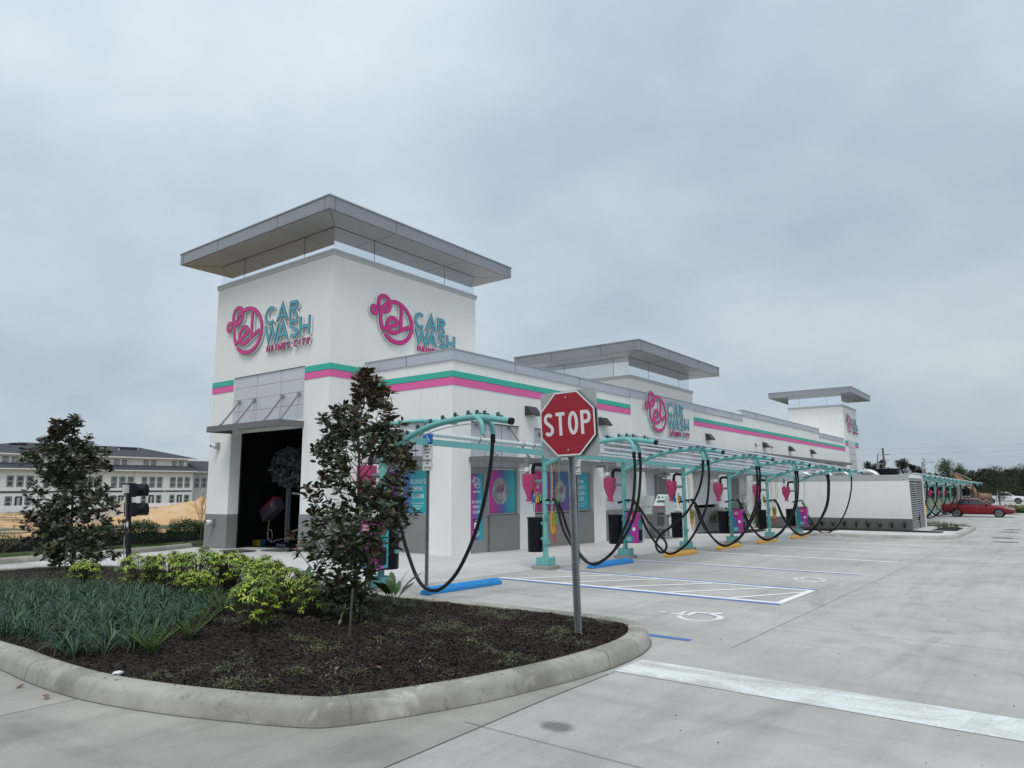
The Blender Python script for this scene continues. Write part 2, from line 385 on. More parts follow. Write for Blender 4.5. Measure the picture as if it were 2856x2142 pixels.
def wall_sign(label, O, U, V, N, sx, sz, z0):
    O = Vector(O); U = Vector(U); V = Vector(V); N = Vector(N)
    t = thing('wall_sign', label, 'sign', O, 'round emblem wall signs of the car wash')
    def layers(name, fn, col):
        m = MB(); fn(m, .10, .03, .03); p = m.build(name, SIGNSIDE, t); p['label'] = 'deep white backing'
        m = MB(); fn(m, .114, .10, .012); m.build('edge', SIGNEDGE, p)
        m = MB(); fn(m, .120, .114, -.014); m.build('face', col, p)
    def em(m, d, n0, g): emblem(m, .145, O, U, V, N, d, n0, sx, sz, z0, grow=g)
    def cw(m, d, n0, g):
        for i, (c, a, b, lo, hi) in enumerate(CW): letter(m, c, (a*sx, b*sx, z0+lo*sz, z0+hi*sz), .105, O, U, V, N, d+i*.00005, n0, g)
    def hc(m, d, n0, g):
        x = 2.19
        for i, c in enumerate('HAINES CITY'):
            w_ = {'I': .10, ' ': .10}.get(c, .17)
            if c != ' ':
                letter(m, c, (x*sx, (x+w_)*sx, z0+.205*sz, z0+.395*sz), .036, O, U, V, N, d, n0, g)
                k = {'A': .30, 'I': .5, 'C': .16, 'S': .5, 'T': .5, 'Y': .3, 'N': .24, 'H': .2, 'E': .22}[c]
                if c not in 'S': m.stroke([((x+w_*k)*sx, z0+.21*sz), ((x+w_*k)*sx, z0+.39*sz)], .062 if c != 'A' else .05, O, U, V, N, d+.0021, n0=n0)
            x += w_+.038
    layers('emblem', em, SIGNPINK); layers('car_wash_lettering', cw, SIGNBLUE); layers('city_lettering', hc, SIGNPINK)
    return t

# ---------------------------------------------------------------- ground
def cuts(a, b, ks, step=None):
    s = {a, b} | {k for k in ks if a < k < b}
    if step:
        x = a
        while x < b: s.add(round(x, 3)); x += step
    return sorted(s)
def sheet(name, x0, x1, y0, y1, dz, m, parent=None, label=None, fz=None, step=None):
    xs = cuts(x0, x1, (5, 35, 75, 145), step); ys = cuts(y0, y1, (17, 40), step); mb = MB(); n = len(xs)
    mb.v = [(x, y, (fz(x, y) if fz else gz(x, y))+dz) for y in ys for x in xs]
    mb.f = [(j*n+i, j*n+i+1, (j+1)*n+i+1, (j+1)*n+i) for j in range(len(ys)-1) for i in range(n-1)]
    o = mb.build(name, m, parent); struct(o); return o
def patch(name, polys, dz, m, parent=None):      # flat painted polygons that follow the ground
    mb = MB()
    for P in polys:
        xs = sorted({p[0] for p in P})
        if len(P) == 4 and len(xs) == 2 and len({p[1] for p in P}) == 2:
            y0, y1 = min(p[1] for p in P), max(p[1] for p in P)
            cx_ = cuts(xs[0], xs[1], (5, 35, 75)); cy_ = cuts(y0, y1, (17,))
            for a, b in zip(cx_, cx_[1:]):
                for c, d in zip(cy_, cy_[1:]): mb.add([(x, y, gz(x, y)+dz) for x, y in rect(a, b, c, d)], [(0, 1, 2, 3)])
        else: mb.add([(x, y, gz(x, y)+dz) for x, y in P], [tuple(range(len(P)))])
    return struct(mb.build(name, m, parent))
def rect(x0, x1, y0, y1): return [(x0, y0), (x1, y0), (x1, y1), (x0, y1)]
SOIL = mat('field_soil', (.12, .125, .08), .95, var=.3, vscale=.05)
sheet('ground', -1500, 1500, -1500, 1500, -.05, SOIL)
sheet('parking_lot', -30, 165, -60, 9.55, 0, CONC)
sheet('walkway', 7.2, 66, 9.55, 24.3, 0, WALK)
sheet('drive_lane', -30, 7.2, 9.55, 26, 0, CONC)
sheet('drive_lane_exit', 7.2, 13.6, 24.3, 24.9, 0, WALK)
CONCD = concrete('older_concrete', (.38, .367, .338), wear=1.1, stains=((1.9, 6.2, .5, .8, .4), (2.1, 4.2, .4, 1.2, .4), (3.4, 3.75, .3, 1, .35)))
sheet('drive_slab', -25, 6.0, 3.437, 9.55, .003, CONCD)
# saw cuts and joints
jw = .007
J = [rect(7.85, 30, 2.94, 2.94+jw), rect(9.6, 9.6+jw, -8, 2.9), rect(4.12, 4.12+jw, 1.0, 3.6), rect(-4, 3.4, 6.57, 6.57+jw), rect(1.0, 6.1, 3.43, 3.43+jw),
     rect(4.12, 4.12+jw, -12, 1.0), rect(-6, 30, -1.6, -1.6+jw), rect(15.3, 15.3+jw, -8, 2.9), rect(21, 21+jw, -8, 2.9), rect(7.85, 45, 9.555, 9.555+.02),
     rect(12.2, 12.2+jw, 9.6, 13.6), rect(16.5, 16.5+jw, 9.6, 13.6), rect(20.8, 20.8+jw, 9.6, 13.6), rect(25.1, 25.1+jw, 9.6, 13.6), rect(7.3, 13.5, 14.2, 14.2+jw), rect(9.8, 9.8+jw, 14.2, 24.2), rect(7.3, 13.5, 19.9, 19.9+jw), rect(13.6, 36, 11.9, 11.9+jw),
     rect(27, 27+jw, -8, 2.9), rect(33, 33+jw, -8, 2.9), rect(-4, -4+jw, 3, 12)]
patch('pavement_joint', J, .0065, JOINT)
# tyre marks: thin curved bands of rubber dust
TM = mat('tyre_dust', (.16, .155, .15), .9); g = NT(TM); pos = g.n('ShaderNodeNewGeometry').outputs['Position']; a_ = g.noise(pos, 1.3, 5, .65, .5); b_ = g.noise(pos, 38, 3, .6)
tr_ = g.n('ShaderNodeBsdfTransparent'); mx_ = g.n('ShaderNodeMixShader'); g.L(g.m('MULTIPLY', g.rng(a_, .42, .68, 0, .17), g.rng(b_, .35, .65, .3, 1)), mx_.inputs[0]); g.L(tr_.outputs[0], mx_.inputs[1]); g.L(g.b.outputs[0], mx_.inputs[2]); g.L(mx_.outputs[0], g.t.nodes['Material Output'].inputs[0])
for k, (P_, w_) in enumerate(([[(7.2, -3), (8.2, .2), (10.4, 2.4), (13, 3.3), (16.5, 3.6)], .20], [[(8.9, -3.4), (9.8, -.6), (11.6, 1.2), (14, 2.0), (17.5, 2.2)], .20], [[(9.0, 8.2), (9.2, 5), (9.9, 2.2), (12, -.5), (15, -2.6)], .18], [[(3.2, 3.0), (4.4, 2.3), (6.8, 1.6), (10, 1.2)], .13], [[(3.2, 1.3), (5, .8), (8, .4), (12, .3)], .13], [[(15.0, 8), (15.1, 5), (15.8, 2.6), (18.5, .3), (23, -1)], .2], [[(18.5, 7.9), (18.7, 5), (19.8, 2.4), (23, .6), (28, 0)], .2], [[(11, 2.1), (16, 1.6), (22, 1.5), (30, 1.4)], .16], [[(1.8, 9.5), (2.0, 7.2), (2.2, 5), (2.7, 3.5), (3.6, 2.2), (5.2, 1.0)], .14])):
    Q_ = smooth_path([(x, y, 0) for x, y in P_], 8); mb = MB()
    for i, p in enumerate(Q_):
        d = (Q_[min(i+1, len(Q_)-1)]-Q_[max(i-1, 0)]).normalized(); n_ = Vector((-d.y, d.x, 0))*w_/2
        for s_ in (-1, 1): c = p+n_*s_; mb.v.append((c.x, c.y, gz(c.x, c.y)+.0085+k*.0004))
    mb.f = [(2*i, 2*i+1, 2*i+3, 2*i+2) for i in range(len(Q_)-1)]; struct(mb.build('tyre_mark', TM))
# painted markings
def paint(name, col, wear, sh=0.0):
    m = mat(name, col, .75); g = NT(m); pos = g.n('ShaderNodeNewGeometry').outputs['Position']
    a = g.noise(pos, 2.2, 6, .65, .8, (1, .5, 1)); b = g.noise(pos, 45, 4, .7)
    f = g.rng(g.m('ADD', g.m('MULTIPLY', a, .75), g.m('MULTIPLY', b, .3)), .50+sh, .66+sh, 0, wear)
    g.L(g.mix(f, col, (.42, .415, .40)), g.b.inputs['Base Color']); return m
PW = paint('white_marking', (.80, .81, .81), .2); PB = paint('blue_marking', (.07, .17, .46), .25); PWF = paint('fresh_white_marking', (.82, .83, .83), .12)
patch('stop_bar', [rect(6.12, 6.72, -4, 3.46)], .004, paint('worn_white_marking', (.72, .76, .75), .85, -.045))
def pl(x, kind):
    a = []; b = []
    if kind == 0: a = [rect(x-.10, x+.10, 3.3, 9.0)]
    if kind == 1: b = [rect(x-.17, x-.02, 3.5, 9.2)]; a = [rect(x-.02, x+.13, 3.5, 9.2)]
    if kind == 2: a = [rect(x-.12, x+.02, 3.5, 9.05)]; b = [rect(x+.02, x+.15, 3.5, 9.05)]
    if kind == 3: b = [rect(x-.14, x-.03, 3.4, 9.0)]; a = [rect(x-.03, x+.09, 3.4, 9.0)]
    for P, m_ in ((a, PWF), (b, PB)):
        if P: patch('parking_line', P, .004, m_)
pl(11.58, 1); pl(13.62, 2); pl(17.12, 3)
for x in (21.1, 25.1, 29.2, 33.2): pl(x, 0)
for x in (46, 50.5, 55, 59.5, 64, 72.5, 77): patch('parking_line', [rect(x-.07, x+.07, 2.6, 6.8)], .004, PW)
patch('parking_line', [rect(7.9, 8.02, 3.47, 4.3)], .004, PB)
H = []
for y in (8.95, 7.85, 6.72, 5.6, 4.5): H.append([(11.72, y-.06), (13.50, y-1.30), (13.50, y-1.42) , (11.72, y-.20)][::-1])
H[-1] = [(11.72, 4.42), (13.3, 3.62), (13.12, 3.62), (11.72, 4.30)][::-1]
H.append(rect(11.66, 13.54, 3.50, 3.62))
patch('hatched_aisle_marking', H, .0055, PWF)
PSYM = paint('faded_white_marking', (.76, .77, .77), .75, -.01)
def chair_symbol(cx, cy, s):
    mb = MB()
    def P(pts, w, cl=False, k=0):
        z = gz(cx, cy)+.004+k*.0003
        mb.stroke([(cx+p[0]*s, cy+p[1]*s) for p in pts], w*s, (0, 0, z), (1, 0, 0), (0, 1, 0), (0, 0, 1), .0008, closed=cl)
    P([(.02, .28), (.02, .02), (.26, .02), (.36, -.30), (.45, -.28)], .085)
    P([(.04, .15), (.26, .15)], .07, k=2)
    P(arc(-.02, -.17, .28, .28, 105, 350, 24), .085, k=4)
    z = gz(cx, cy)+.006
    mb.add([(cx+(.02+.075*cos(2*pi*i/16))*s, cy+(.42+.075*sin(2*pi*i/16))*s, z) for i in range(16)], [tuple(range(16))])
    struct(mb.build('wheelchair_symbol', PSYM))
chair_symbol(9.6, 4.2, 1.0); chair_symbol(15.3, 4.2, .95)

# kerbed planting island
OUT = [(2.52, 12), (2.56, 9.4), (2.61, 8.26), (2.60, 7.6), (2.62, 6.98), (2.67, 6.5), (2.78, 5.97), (2.94, 5.43), (3.14, 4.90), (3.29, 4.55), (3.44, 4.32), (3.75, 4.13), (4.16, 3.94), (4.72, 3.74), (5.4, 3.60), (5.94, 3.54), (6.43, 3.53), (6.95, 3.58), (7.43, 3.72), (7.80, 3.94), (8.02, 4.22), (8.10, 4.6), (8.08, 5.2), (8.05, 5.9), (7.98, 6.7), (7.88, 7.6), (7.82, 8.4), (7.78, 9.5), (7.70, 11), (7.62, 13), (7.36, 15.0), (6.85, 16.6), (5.6, 17.3), (4.2, 17.4), (3.0, 16.6), (2.55, 14.5)]
OUT = [(p.x, p.y) for p in smooth_path([(x, y, 0) for x, y in OUT+[OUT[0]]], 4)][:-1]
def inset(P, d):
    n = len(P); o = []
    for i in range(n):
        a, b = P[i-1], P[(i+1) % n]; dx, dy = b[0]-a[0], b[1]-a[1]; l = sqrt(dx*dx+dy*dy)
        o.append((P[i][0]-dy/l*d, P[i][1]+dx/l*d))
    return o
def kerb(name, P, prof, closed, m, seams=()):
    mb = MB(); n = len(P); k = len(prof)
    for d, h in prof:
        Q = inset(P, d) if closed else inset_open(P, d)
        mb.v += [(x, y, gz(x, y)+h) for x, y in Q]
    for j in range(k-1):
        for i in range(n if closed else n-1):
            a, b = i, (i+1) % n; mb.f.append((j*n+a, j*n+b, (j+1)*n+b, (j+1)*n+a))
    return struct(mb.build(name, m, smooth=True))
def inset_open(P, d):
    Q = [(2*P[0][0]-P[1][0], 2*P[0][1]-P[1][1])]+list(P)+[(2*P[-1][0]-P[-2][0], 2*P[-1][1]-P[-2][1])]; o = []
    for i in range(1, len(Q)-1):
        a, b = Q[i-1], Q[i+1]; dx, dy = b[0]-a[0], b[1]-a[1]; l = sqrt(dx*dx+dy*dy); o.append((P[i-1][0]-dy/l*d, P[i-1][1]+dx/l*d))
    return o
KPROF = [(0, -.05), (0, .0), (.012, .05), (.022, .10), (.035, .128), (.06, .147), (.10, .156), (.17, .158), (.225, .156), (.245, .14), (.25, .08)]
kerb('island_kerb', OUT, KPROF, True, KERB)
mb = MB(); A_ = inset(OUT, -.012); B_ = inset(OUT, .01); mb.v = [(x, y, gz(x, y)+.0055) for x, y in A_]+[(x, y, gz(x, y)+.0065) for x, y in B_]; n = len(A_)
mb.f = [(i, (i+1) % n, n+(i+1) % n, n+i) for i in range(n)]; struct(mb.build('kerb_gap', mat('gap_dirt', (.12, .115, .10), .95)))
# kerb joints: dark hairlines across the kerb
mb = MB()
for i in (12, 42, 62, 78):
    a = OUT[i]; b = OUT[i+1]; dx, dy = b[0]-a[0], b[1]-a[1]; l = sqrt(dx*dx+dy*dy); tx, ty = dx/l*.004, dy/l*.004
    ring = [(a[0]-dy/l*d, a[1]+dx/l*d, gz(*a)+h) for d, h in [(-.003, 0), (.009, .05), (.019, .103), (.033, .131), (.058, .151), (.10, .16), (.17, .162), (.23, .159)]]
    vs = []
    for p in ring: vs += [(p[0]-tx, p[1]-ty, p[2]), (p[0]+tx, p[1]+ty, p[2])]
    mb.add(vs, [(2*q, 2*q+1, 2*q+3, 2*q+2) for q in range(len(ring)-1)])
struct(mb.build('kerb_joint', JOINT))
INN = inset(OUT, .235)
def inside(x, y, P=None):
    P = P or INN; c = False; n = len(P)
    for i in range(n):
        x1, y1 = P[i]; x2, y2 = P[i-1]
        if (y1 > y) != (y2 > y) and x < (x2-x1)*(y-y1)/(y2-y1)+x1: c = not c
    return c
from mathutils import noise as mn
def bed_z0(x, y):
    d = min(((x-p[0])**2+(y-p[1])**2) for p in INN[::3])**.5
    return gz(x, y)+.115+min(d, 1.2)*.05+.02*mn.noise(Vector((x*2.3, y*2.3, 0)))+.008*mn.noise(Vector((x*9, y*9, 3)))
GX0, GY0, GS = 2.3, 3.3, .05; GW, GH = 124, 290
_bz = [[bed_z0(GX0+i*GS, GY0+j*GS) for i in range(GW)] for j in range(GH)]
def bed_z(x, y):
    u = min(max((x-GX0)/GS, 0), GW-1.001); v = min(max((y-GY0)/GS, 0), GH-1.001); i, j = int(u), int(v); u -= i; v -= j
    return (_bz[j][i]*(1-u)+_bz[j][i+1]*u)*(1-v)+(_bz[j+1][i]*(1-u)+_bz[j+1][i+1]*u)*v
MULCH = mat('mulch_soil', (.014, .010, .009), .95, bump=1.0, bscale=70, var=.4, vscale=14)
mb = MB(); cxm, cym = 5.2, 9.6; rings = 46; n = len(INN)
mb.v.append((cxm, cym, bed_z(cxm, cym)))
for r in range(1, rings+1):
    t = r/rings
    for p in INN:
        x, y = lerp(cxm, p[0], t), lerp(cym, p[1], t); mb.v.append((x, y, bed_z(x, y)))
for i in range(n): mb.f.append((0, 1+i, 1+(i+1) % n))
for r in range(rings-1):
    for i in range(n):
        a = 1+r*n+i; b = 1+r*n+(i+1) % n; mb.f.append((a, a+n, b+n, b))
struct(mb.build('mulch_bed', MULCH, smooth=True))
# left drive: kerb, verge, field
KL = [(13.42, 24.75), (11.9, 23.75), (10.3, 23.05), (8.6, 22.35), (6.6, 21.6), (4, 20.8), (0, 19.8), (-6, 18.5)]
KL = [(p.x, p.y) for p in smooth_path([(x, y, 0) for x, y in KL], 4)]
kerb('drive_kerb', KL, [(-a, b) for a, b in KPROF][:], False, KERB)
GRASS = mat('verge_soil', (.07, .09, .035), .95, var=.4, vscale=6, bump=.6, bscale=60)
mb = MB(); n = len(KL)
for (x, y) in inset_open(KL, -.24): mb.v.append((x, y, gz(x, y)+.13))
for (x, y) in inset_open(KL, -.24): mb.v.append((x-.9, y+2.6, gz(x-.9, y+2.6)+.10))
for (x, y) in inset_open(KL, -.24): mb.v.append((x-1.6, y+5.0, gz(x-1.6, y+5.0)+.02))
for r in range(2):
    for i in range(n-1): mb.f.append((r*n+i, r*n+n+i, r*n+n+i+1, r*n+i+1))
struct(mb.build('grass_verge', GRASS))
mb = MB(); mb.box(13.1, 26, 24.5, 30.5, -.9, -.20); struct(mb.build('verge_soil', GRASS))
def sand_mat():
    m = mat('orange_sand', (.5, .33, .17), .95); g = NT(m); pos = g.n('ShaderNodeNewGeometry').outputs['Position']
    a = g.noise(pos, .12, 6, .6, .5); b = g.noise(pos, 1.1, 6, .7, .3, (1, .35, 1)); c = g.noise(pos, 8, 4, .6)
    col = g.ramp(g.m('ADD', g.m('MULTIPLY', a, .45), g.m('MULTIPLY', b, .55)), [(.32, (.34, .19, .08)), (.5, (.58, .35, .16)), (.62, (.66, .47, .28))])
    g.L(g.scale(col, g.rng(c, .2, .8, .85, 1.1)), g.b.inputs['Base Color'])
    bp = g.n('ShaderNodeBump'); bp.inputs['Strength'].default_value = .8; bp.inputs['Distance'].default_value = .25; g.L(b, bp.inputs['Height']); g.L(bp.outputs[0], g.b.inputs['Normal']); return m
SAND = sand_mat()
def sandz(x, y):
    return gz(x, y)-.05+.16*mn.noise(Vector((x*.12, y*.12, 0)))+.10*mn.noise(Vector((x*.6, y*.5, 5)))
sheet('sand_field', -45, 95, 28.5, 109, 0, SAND, fz=sandz, step=1.0)
def mound(name, label, cx, cy, r, h, m, seed, el=1.0):
    mb = MB(); rings, seg = 22, 56; mb.v.append((cx, cy, 0)); 
    for i in range(rings+1):
        t = i/rings
        for k in range(seg):
            a = 2*pi*k/seg; rad = r*t*(1+.18*mn.noise(Vector((cos(a)*1.3+seed, sin(a)*1.3, 0)))); x, y = cx+cos(a)*rad*el, cy+sin(a)*rad
            prof = (1-t)**1.15*(1-.12*(1-t)) if t > 0 else 1
            z = gz(x, y)-.25+h*prof*(1+.12*mn.noise(Vector((x*.5, y*.5, seed))))+.10*mn.noise(Vector((x*1.7, y*1.7, seed)))*(t*(1-t)*4)
            mb.v.append((x, y, z))
    mb.v[0] = (cx, cy, gz(cx, cy)-.25+h)
    for k in range(seg): mb.f.append((0, 1+k, 1+(k+1) % seg))
    for i in range(rings):
        for k in range(seg):
            a = 1+i*seg+k; b = 1+i*seg+(k+1) % seg; mb.f.append((a, a+seg, b+seg, b))
    o = mb.build(name, m, smooth=True); return tag(o, label, 'mound', 'dirt piles on the building site')
mound('sand_mound', 'tall orange sand pile with a peaked top next to the bare saplings', 35.0, 63.5, 9.6, 2.5, SAND, 1, 1.25)
mound('sand_mound', 'low orange sand pile running off behind the tower corner', 44.5, 68.5, 7.5, 2.1, SAND, 5, 1.2)
GRAV = mat('grey_gravel', (.40, .34, .28), .95, var=.3, vscale=2.5, bump=1, bscale=9)
mound('gravel_mound', 'pale grey gravel pile behind the black signal post', 30.3, 68.5, 7.2, 2.25, GRAV, 9, 1.25)
mound('sand_mound', 'wide low sand pile at the foot of the gravel heap', 36.5, 54.5, 6.5, .75, SAND, 12, 1.3)
# ---------------------------------------------------------------- car wash building
XA, YB, YO, XO = 13.52, 17.411, 13.611, 14.99
bld = thing('car_wash_building', 'long white stucco car wash with three flat-roofed towers and green and pink stripes', 'building', (XA, YB, 0))
def P(name, m, mat_, parent=None, **k): return m.build(name, mat_, parent or bld, **k)
TX1, TY1, ZP = 20.5, 24.18, 9.416
# --- first tower: west wall with the tunnel doorway, south wall above the office
m = MB()
m.box(XA, XA+.4, YB, 18.67, -1, ZP); m.box(XA, XA+.4, 22.78, TY1, -1, ZP); m.box(XA, XA+.4, 18.67, 22.78, 5.82, ZP)
m.box(XA+.4, TX1, YB, YB+.3, -1, ZP); m.box(XA+.4, TX1, TY1-.3, TY1, -1, ZP); m.box(TX1-.3, TX1, YB+.3, TY1-.3, 4.5, ZP)
m.box(XA+.4, TX1-.3, YB+.3, TY1-.3, ZP-.4, ZP-.1)
m.box(XA+.02, XA+.4, 18.67, 22.78, 3.86, 4.1)
w1 = P('tower_wall', m, STUCCO)
m = MB()
for b in ((XA-.05, TX1+.05, YB-.05, YB+.2), (XA-.05, TX1+.05, TY1-.2, TY1+.05)): m.box(b[0], b[1], b[2], b[3], ZP-.02, ZP+.05)
m.box(XA-.05, XA+.2, YB+.2, TY1-.2, ZP-.02, ZP+.05); m.box(TX1-.2, TX1+.05, YB+.2, TY1-.2, ZP-.02, ZP+.05)
m.box(XA-.035, TX1+.035, YB-.035, YB-.001, ZP-.13, ZP-.02); m.box(XA-.035, XA-.001, YB-.001, TY1+.035, ZP-.13, ZP-.02)
P('parapet_cap', m, mat('parapet_metal', (.50, .51, .50), .5, metal=.2))
P('wainscot', MB().box(XA-.015, XA+.38, YB-.015, 18.68, -1, 1.10).box(XA+.38, XO, YB-.015, YB+.1, -1, 1.10), GREY_STUCCO); P('wainscot', MB().box(XA-.015, XA+.38, 22.76, TY1+.015, -1, 1.02), GREY_STUCCO)
m = MB(); m.box(XA+.4, XA+.42, 18.5, 18.67, -.5, 4.2)
def canopy(x0, x1, y0, y1, zl, zt, bx0, bx1, by0, by1, bz0, sx, sy, bsx, bsy):
    m = MB(); m.box(bx0, bx1, by0, by1, bz0, zl); box = P('mirror_band', m, MIRROR)
    m = MB()
    for x in bsx: m.box(x-.008, x+.008, by0-.004, by0+.01, bz0, zl)
    for y in bsy: m.box(bx0-.004, bx0+.01, y-.008, y+.008, bz0, zl)
    m.box(bx0-.02, bx1+.02, by0-.02, by1+.02, zl-.02, zl-.002)
    m.build('joint', SEAM, box)
    m = MB(); m.box(x0, x1, y0, y1, zl, zt); c = P('canopy_roof', m, ALUD)
    m = MB(); m.box(x0+.06, x1-.06, y0+.06, y1-.06, zl-.012, zl-.001); m.build('soffit', SOFFIT, c)
    m = MB(); m.box(x0-.03, x1+.03, y0-.03, y1+.03, zt, zt+.035); m.build('roof_cap', COPTOP, c)
    m = MB()
    for x in sx: m.box(x-.007, x+.007, y0-.005, y0+.02, zl, zt); m.box(x-.005, x+.005, y0+.06, by0, zl-.016, zl-.012)
    for y in sy: m.box(x0-.005, x0+.02, y-.007, y+.007, zl, zt); m.box(x0+.06, bx0, y-.005, y+.005, zl-.016, zl-.012)
    for ax, ay, bx_, by_ in ((x0+.05, y0+.05, bx0, by0), (x1-.05, y0+.05, bx1, by0), (x0+.05, y1-.05, bx0, by1)):
        m.bar((ax, ay, zl-.014), (bx_, by_, zl-.014), .012, .006)
    for x in (x0+.22, x1-.22): m.box(x-.006, x+.006, y0-.005, y0+.02, zl, zt)
    for y in (y0+.22, y1-.22): m.box(x0-.005, x0+.02, y-.006, y+.006, zl, zt)
    m.build('panel_seam', SEAM, c)
canopy(12.50, 21.52, 16.39, 25.2, 10.25, 10.65, 13.57, 20.45, 17.46, 24.12, ZP-.1, (15.23, 18.74), (19.04, 22.6), (15.25, 18.74), (19.02, 22.57))
canopy(25.07, 33.83, 12.61, 18.95, 7.39, 7.80, 26.13, 32.45, 13.66, 17.9, 6.4, (28.0, 31.2), (14.4, 16.9), (28.0, 31.2), (14.4, 16.9))
canopy(64.56, 72.84, 12.6, 19.58, 9.88, 10.36, 65.65, 71.0, 13.66, 18.15, 8.8, (67.4, 70.2), (14.9, 17.4), (68.3,), (14.9, 17.2))
# metal cladding over the doorway, with its joints
m = MB(); m.box(XA+.05, XA+.3, 18.67, 22.78, 4.0, 5.82); pc = P('metal_cladding', m, ALU)
m = MB()
for y in (20.01, 21.39): m.box(XA+.046, XA+.06, y-.005, y+.005, 4.0, 5.82)
for z in (4.58, 5.0, 5.42): m.box(XA+.046, XA+.06, 18.67, 22.78, z-.005, z+.005)
m.box(XA+.03, XA+.06, 18.67, 22.78, 5.805, 5.82)
m.build('joint', mat('joint_grey', (.20, .21, .22), .6), pc)
def awning(x0, x1, y0, y1, z0, z1, struts, side):
    m = MB(); m.box(x0, x1, y0, y1, z1-.03, z1)
    if side == 'w': m.box(x0, x0+.04, y0, y1, z0, z1-.03); m.box(x0+.04, x1, y0, y0+.04, z0, z1-.03); m.box(x0+.04, x1, y1-.04, y1, z0, z1-.03)
    else: m.box(x0, x1, y0, y0+.04, z0, z1-.03); m.box(x0, x0+.04, y0+.04, y1, z0, z1-.03); m.box(x1-.04, x1, y0+.04, y1, z0, z1-.03)
    m.box(x0+.04, x1-.04, y0+.04, y1-.04, z1-.09, z1-.06)
    a = P('awning', m, AWN)
    for (p, q) in struts:
        s = MB(); s.bar(p, q, .05); s.obox(p, (.045, 0, 0), (0, .045, 0), (0, 0, .06)); s.obox(q, (.03, 0, 0), (0, .03, 0), (0, 0, .05)); s.build('strut', STEEL, a)
    return a
aw = awning(12.60, XA, 18.62, 22.80, 3.82, 4.02, [((XA-.0, y, 4.91), (12.78, y-.14, 4.03)) for y in (22.40, 21.48, 19.85, 18.96)], 'w')
for y in (19.7, 21.7):
    m = MB(); m.lathe([(.02, 0), (.16, -.01), (.17, -.04), (.14, -.07), (.02, -.08)], (13.05, y, 3.93), 14); m.build('downlight', mat('lamp_lens', (.5, .5, .48), .4), aw)
# tunnel
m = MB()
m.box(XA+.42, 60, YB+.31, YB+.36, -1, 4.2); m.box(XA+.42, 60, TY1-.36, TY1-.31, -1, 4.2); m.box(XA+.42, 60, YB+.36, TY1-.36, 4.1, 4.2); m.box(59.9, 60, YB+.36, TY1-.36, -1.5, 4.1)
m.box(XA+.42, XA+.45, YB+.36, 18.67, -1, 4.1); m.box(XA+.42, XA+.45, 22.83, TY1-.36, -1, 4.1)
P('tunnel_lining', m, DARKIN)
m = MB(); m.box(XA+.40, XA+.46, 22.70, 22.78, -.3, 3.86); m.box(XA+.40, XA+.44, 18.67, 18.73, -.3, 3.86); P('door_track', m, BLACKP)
m = MB(); m.add([(14.6, YB+.37, gz(14.6, YB)+.01), (60, YB+.37, -.9), (60, TY1-.37, -.95), (14.6, TY1-.37, gz(14.6, TY1)+.01)], [(0, 1, 2, 3)]); P('tunnel_floor', m, mat('dark_floor', (.03, .03, .03), .5))  # floor coloured near black, close to the lining

# --- long body: upper wall, piers, recessed bays
BX1 = 65.6
piers = [(XO, 15.83), (18.28, 19.10), (22.93, 23.80), (26.23, 27.27), (29.42, 32.32), (35.62, 36.82), (39.9, 41.1), (44.2, 45.3), (48.4, 49.5), (52.6, 53.7), (56.8, 57.9), (61, 62.1)]
m = MB()
m.box(XO, BX1, YO, YO+.3, 3.88, 5.64); m.box(39.76, 56.8, YO, YO+.3, 5.64, 5.95)
for a, b in piers: m.box(a, b, YO, YO+.3, -1.2, 3.88)
m.box(XO, XO+.3, YO+.3, 14.50, -1, 5.64); m.box(XO, XO+.3, 16.6, YB-.001, -1, 5.64); m.box(XO, XO+.3, 14.50, 16.6, 3.89, 5.64)
m.box(XO+.3, BX1, YO+.3, TY1-.35, 5.0, 5.3); m.box(TX1+.001, BX1, TY1-.3, TY1, -1, 5.64)
wl = P('long_wall', m, STUCCO)
m = MB(); R_ = .16
for a, b in [(18.28, 15.83), (22.93, 19.10), (26.23, 23.8), (29.42, 27.27), (35.62, 32.32), (39.9, 36.82)]:
    pass
bays = [(15.83, 18.28), (19.10, 22.93), (23.80, 26.23), (27.27, 29.42), (32.32, 35.62), (36.82, 39.9), (41.1, 44.2), (45.3, 48.4), (49.5, 52.6), (53.7, 56.8), (57.9, 61)]
BAYW = mat('bay_panel', (.60, .62, .66), .5, metal=.1)
for a, b in bays:
    pc = P('metal_cladding', MB().box(a, b, YO+.12, YO+.28, 2.55 if a > 23 else 2.44, 3.88), BAYW); m = MB(); m.box(a, b, YO+.11, YO+.125, 3.86, 3.88)
    for x in (lerp(a, b, 1/3), lerp(a, b, 2/3)): m.box(x-.006, x+.006, YO+.113, YO+.125, 2.6, 3.86)
    m.build('joint', SEAM, pc)
    if a > 23: P('bay_panel', MB().box(a, b, YO+.12, YO+.28, 1.0, 2.55), BAYW)
pc = P('metal_cladding', MB().box(XO+.12, XO+.28, 14.5, 16.6, 2.44, 3.89), BAYW); m = MB(); m.box(XO+.11, XO+.125, 15.194, 15.206, 2.6, 3.87); m.box(XO+.11, XO+.125, 14.5, 16.6, 3.87, 3.89); m.build('joint', SEAM, pc)
P('wainscot', MB().box(16.80, 18.28, YO+.02, YO+.28, -1, 1.03), GREY_STUCCO); P('wainscot', MB().box(19.10, 22.93, YO+.02, YO+.28, -1, 1.00), GREY_STUCCO)
for a, b in bays[2:]: P('wainscot', MB().box(a, b, YO+.06, YO+.28, -1.2, 1.0 if a < 30 else .86), GREY_STUCCO)
P('wainscot', MB().box(XO+.02, XO+.28, 14.5, 16.6, -1, 1.10), GREY_STUCCO)
m = MB()
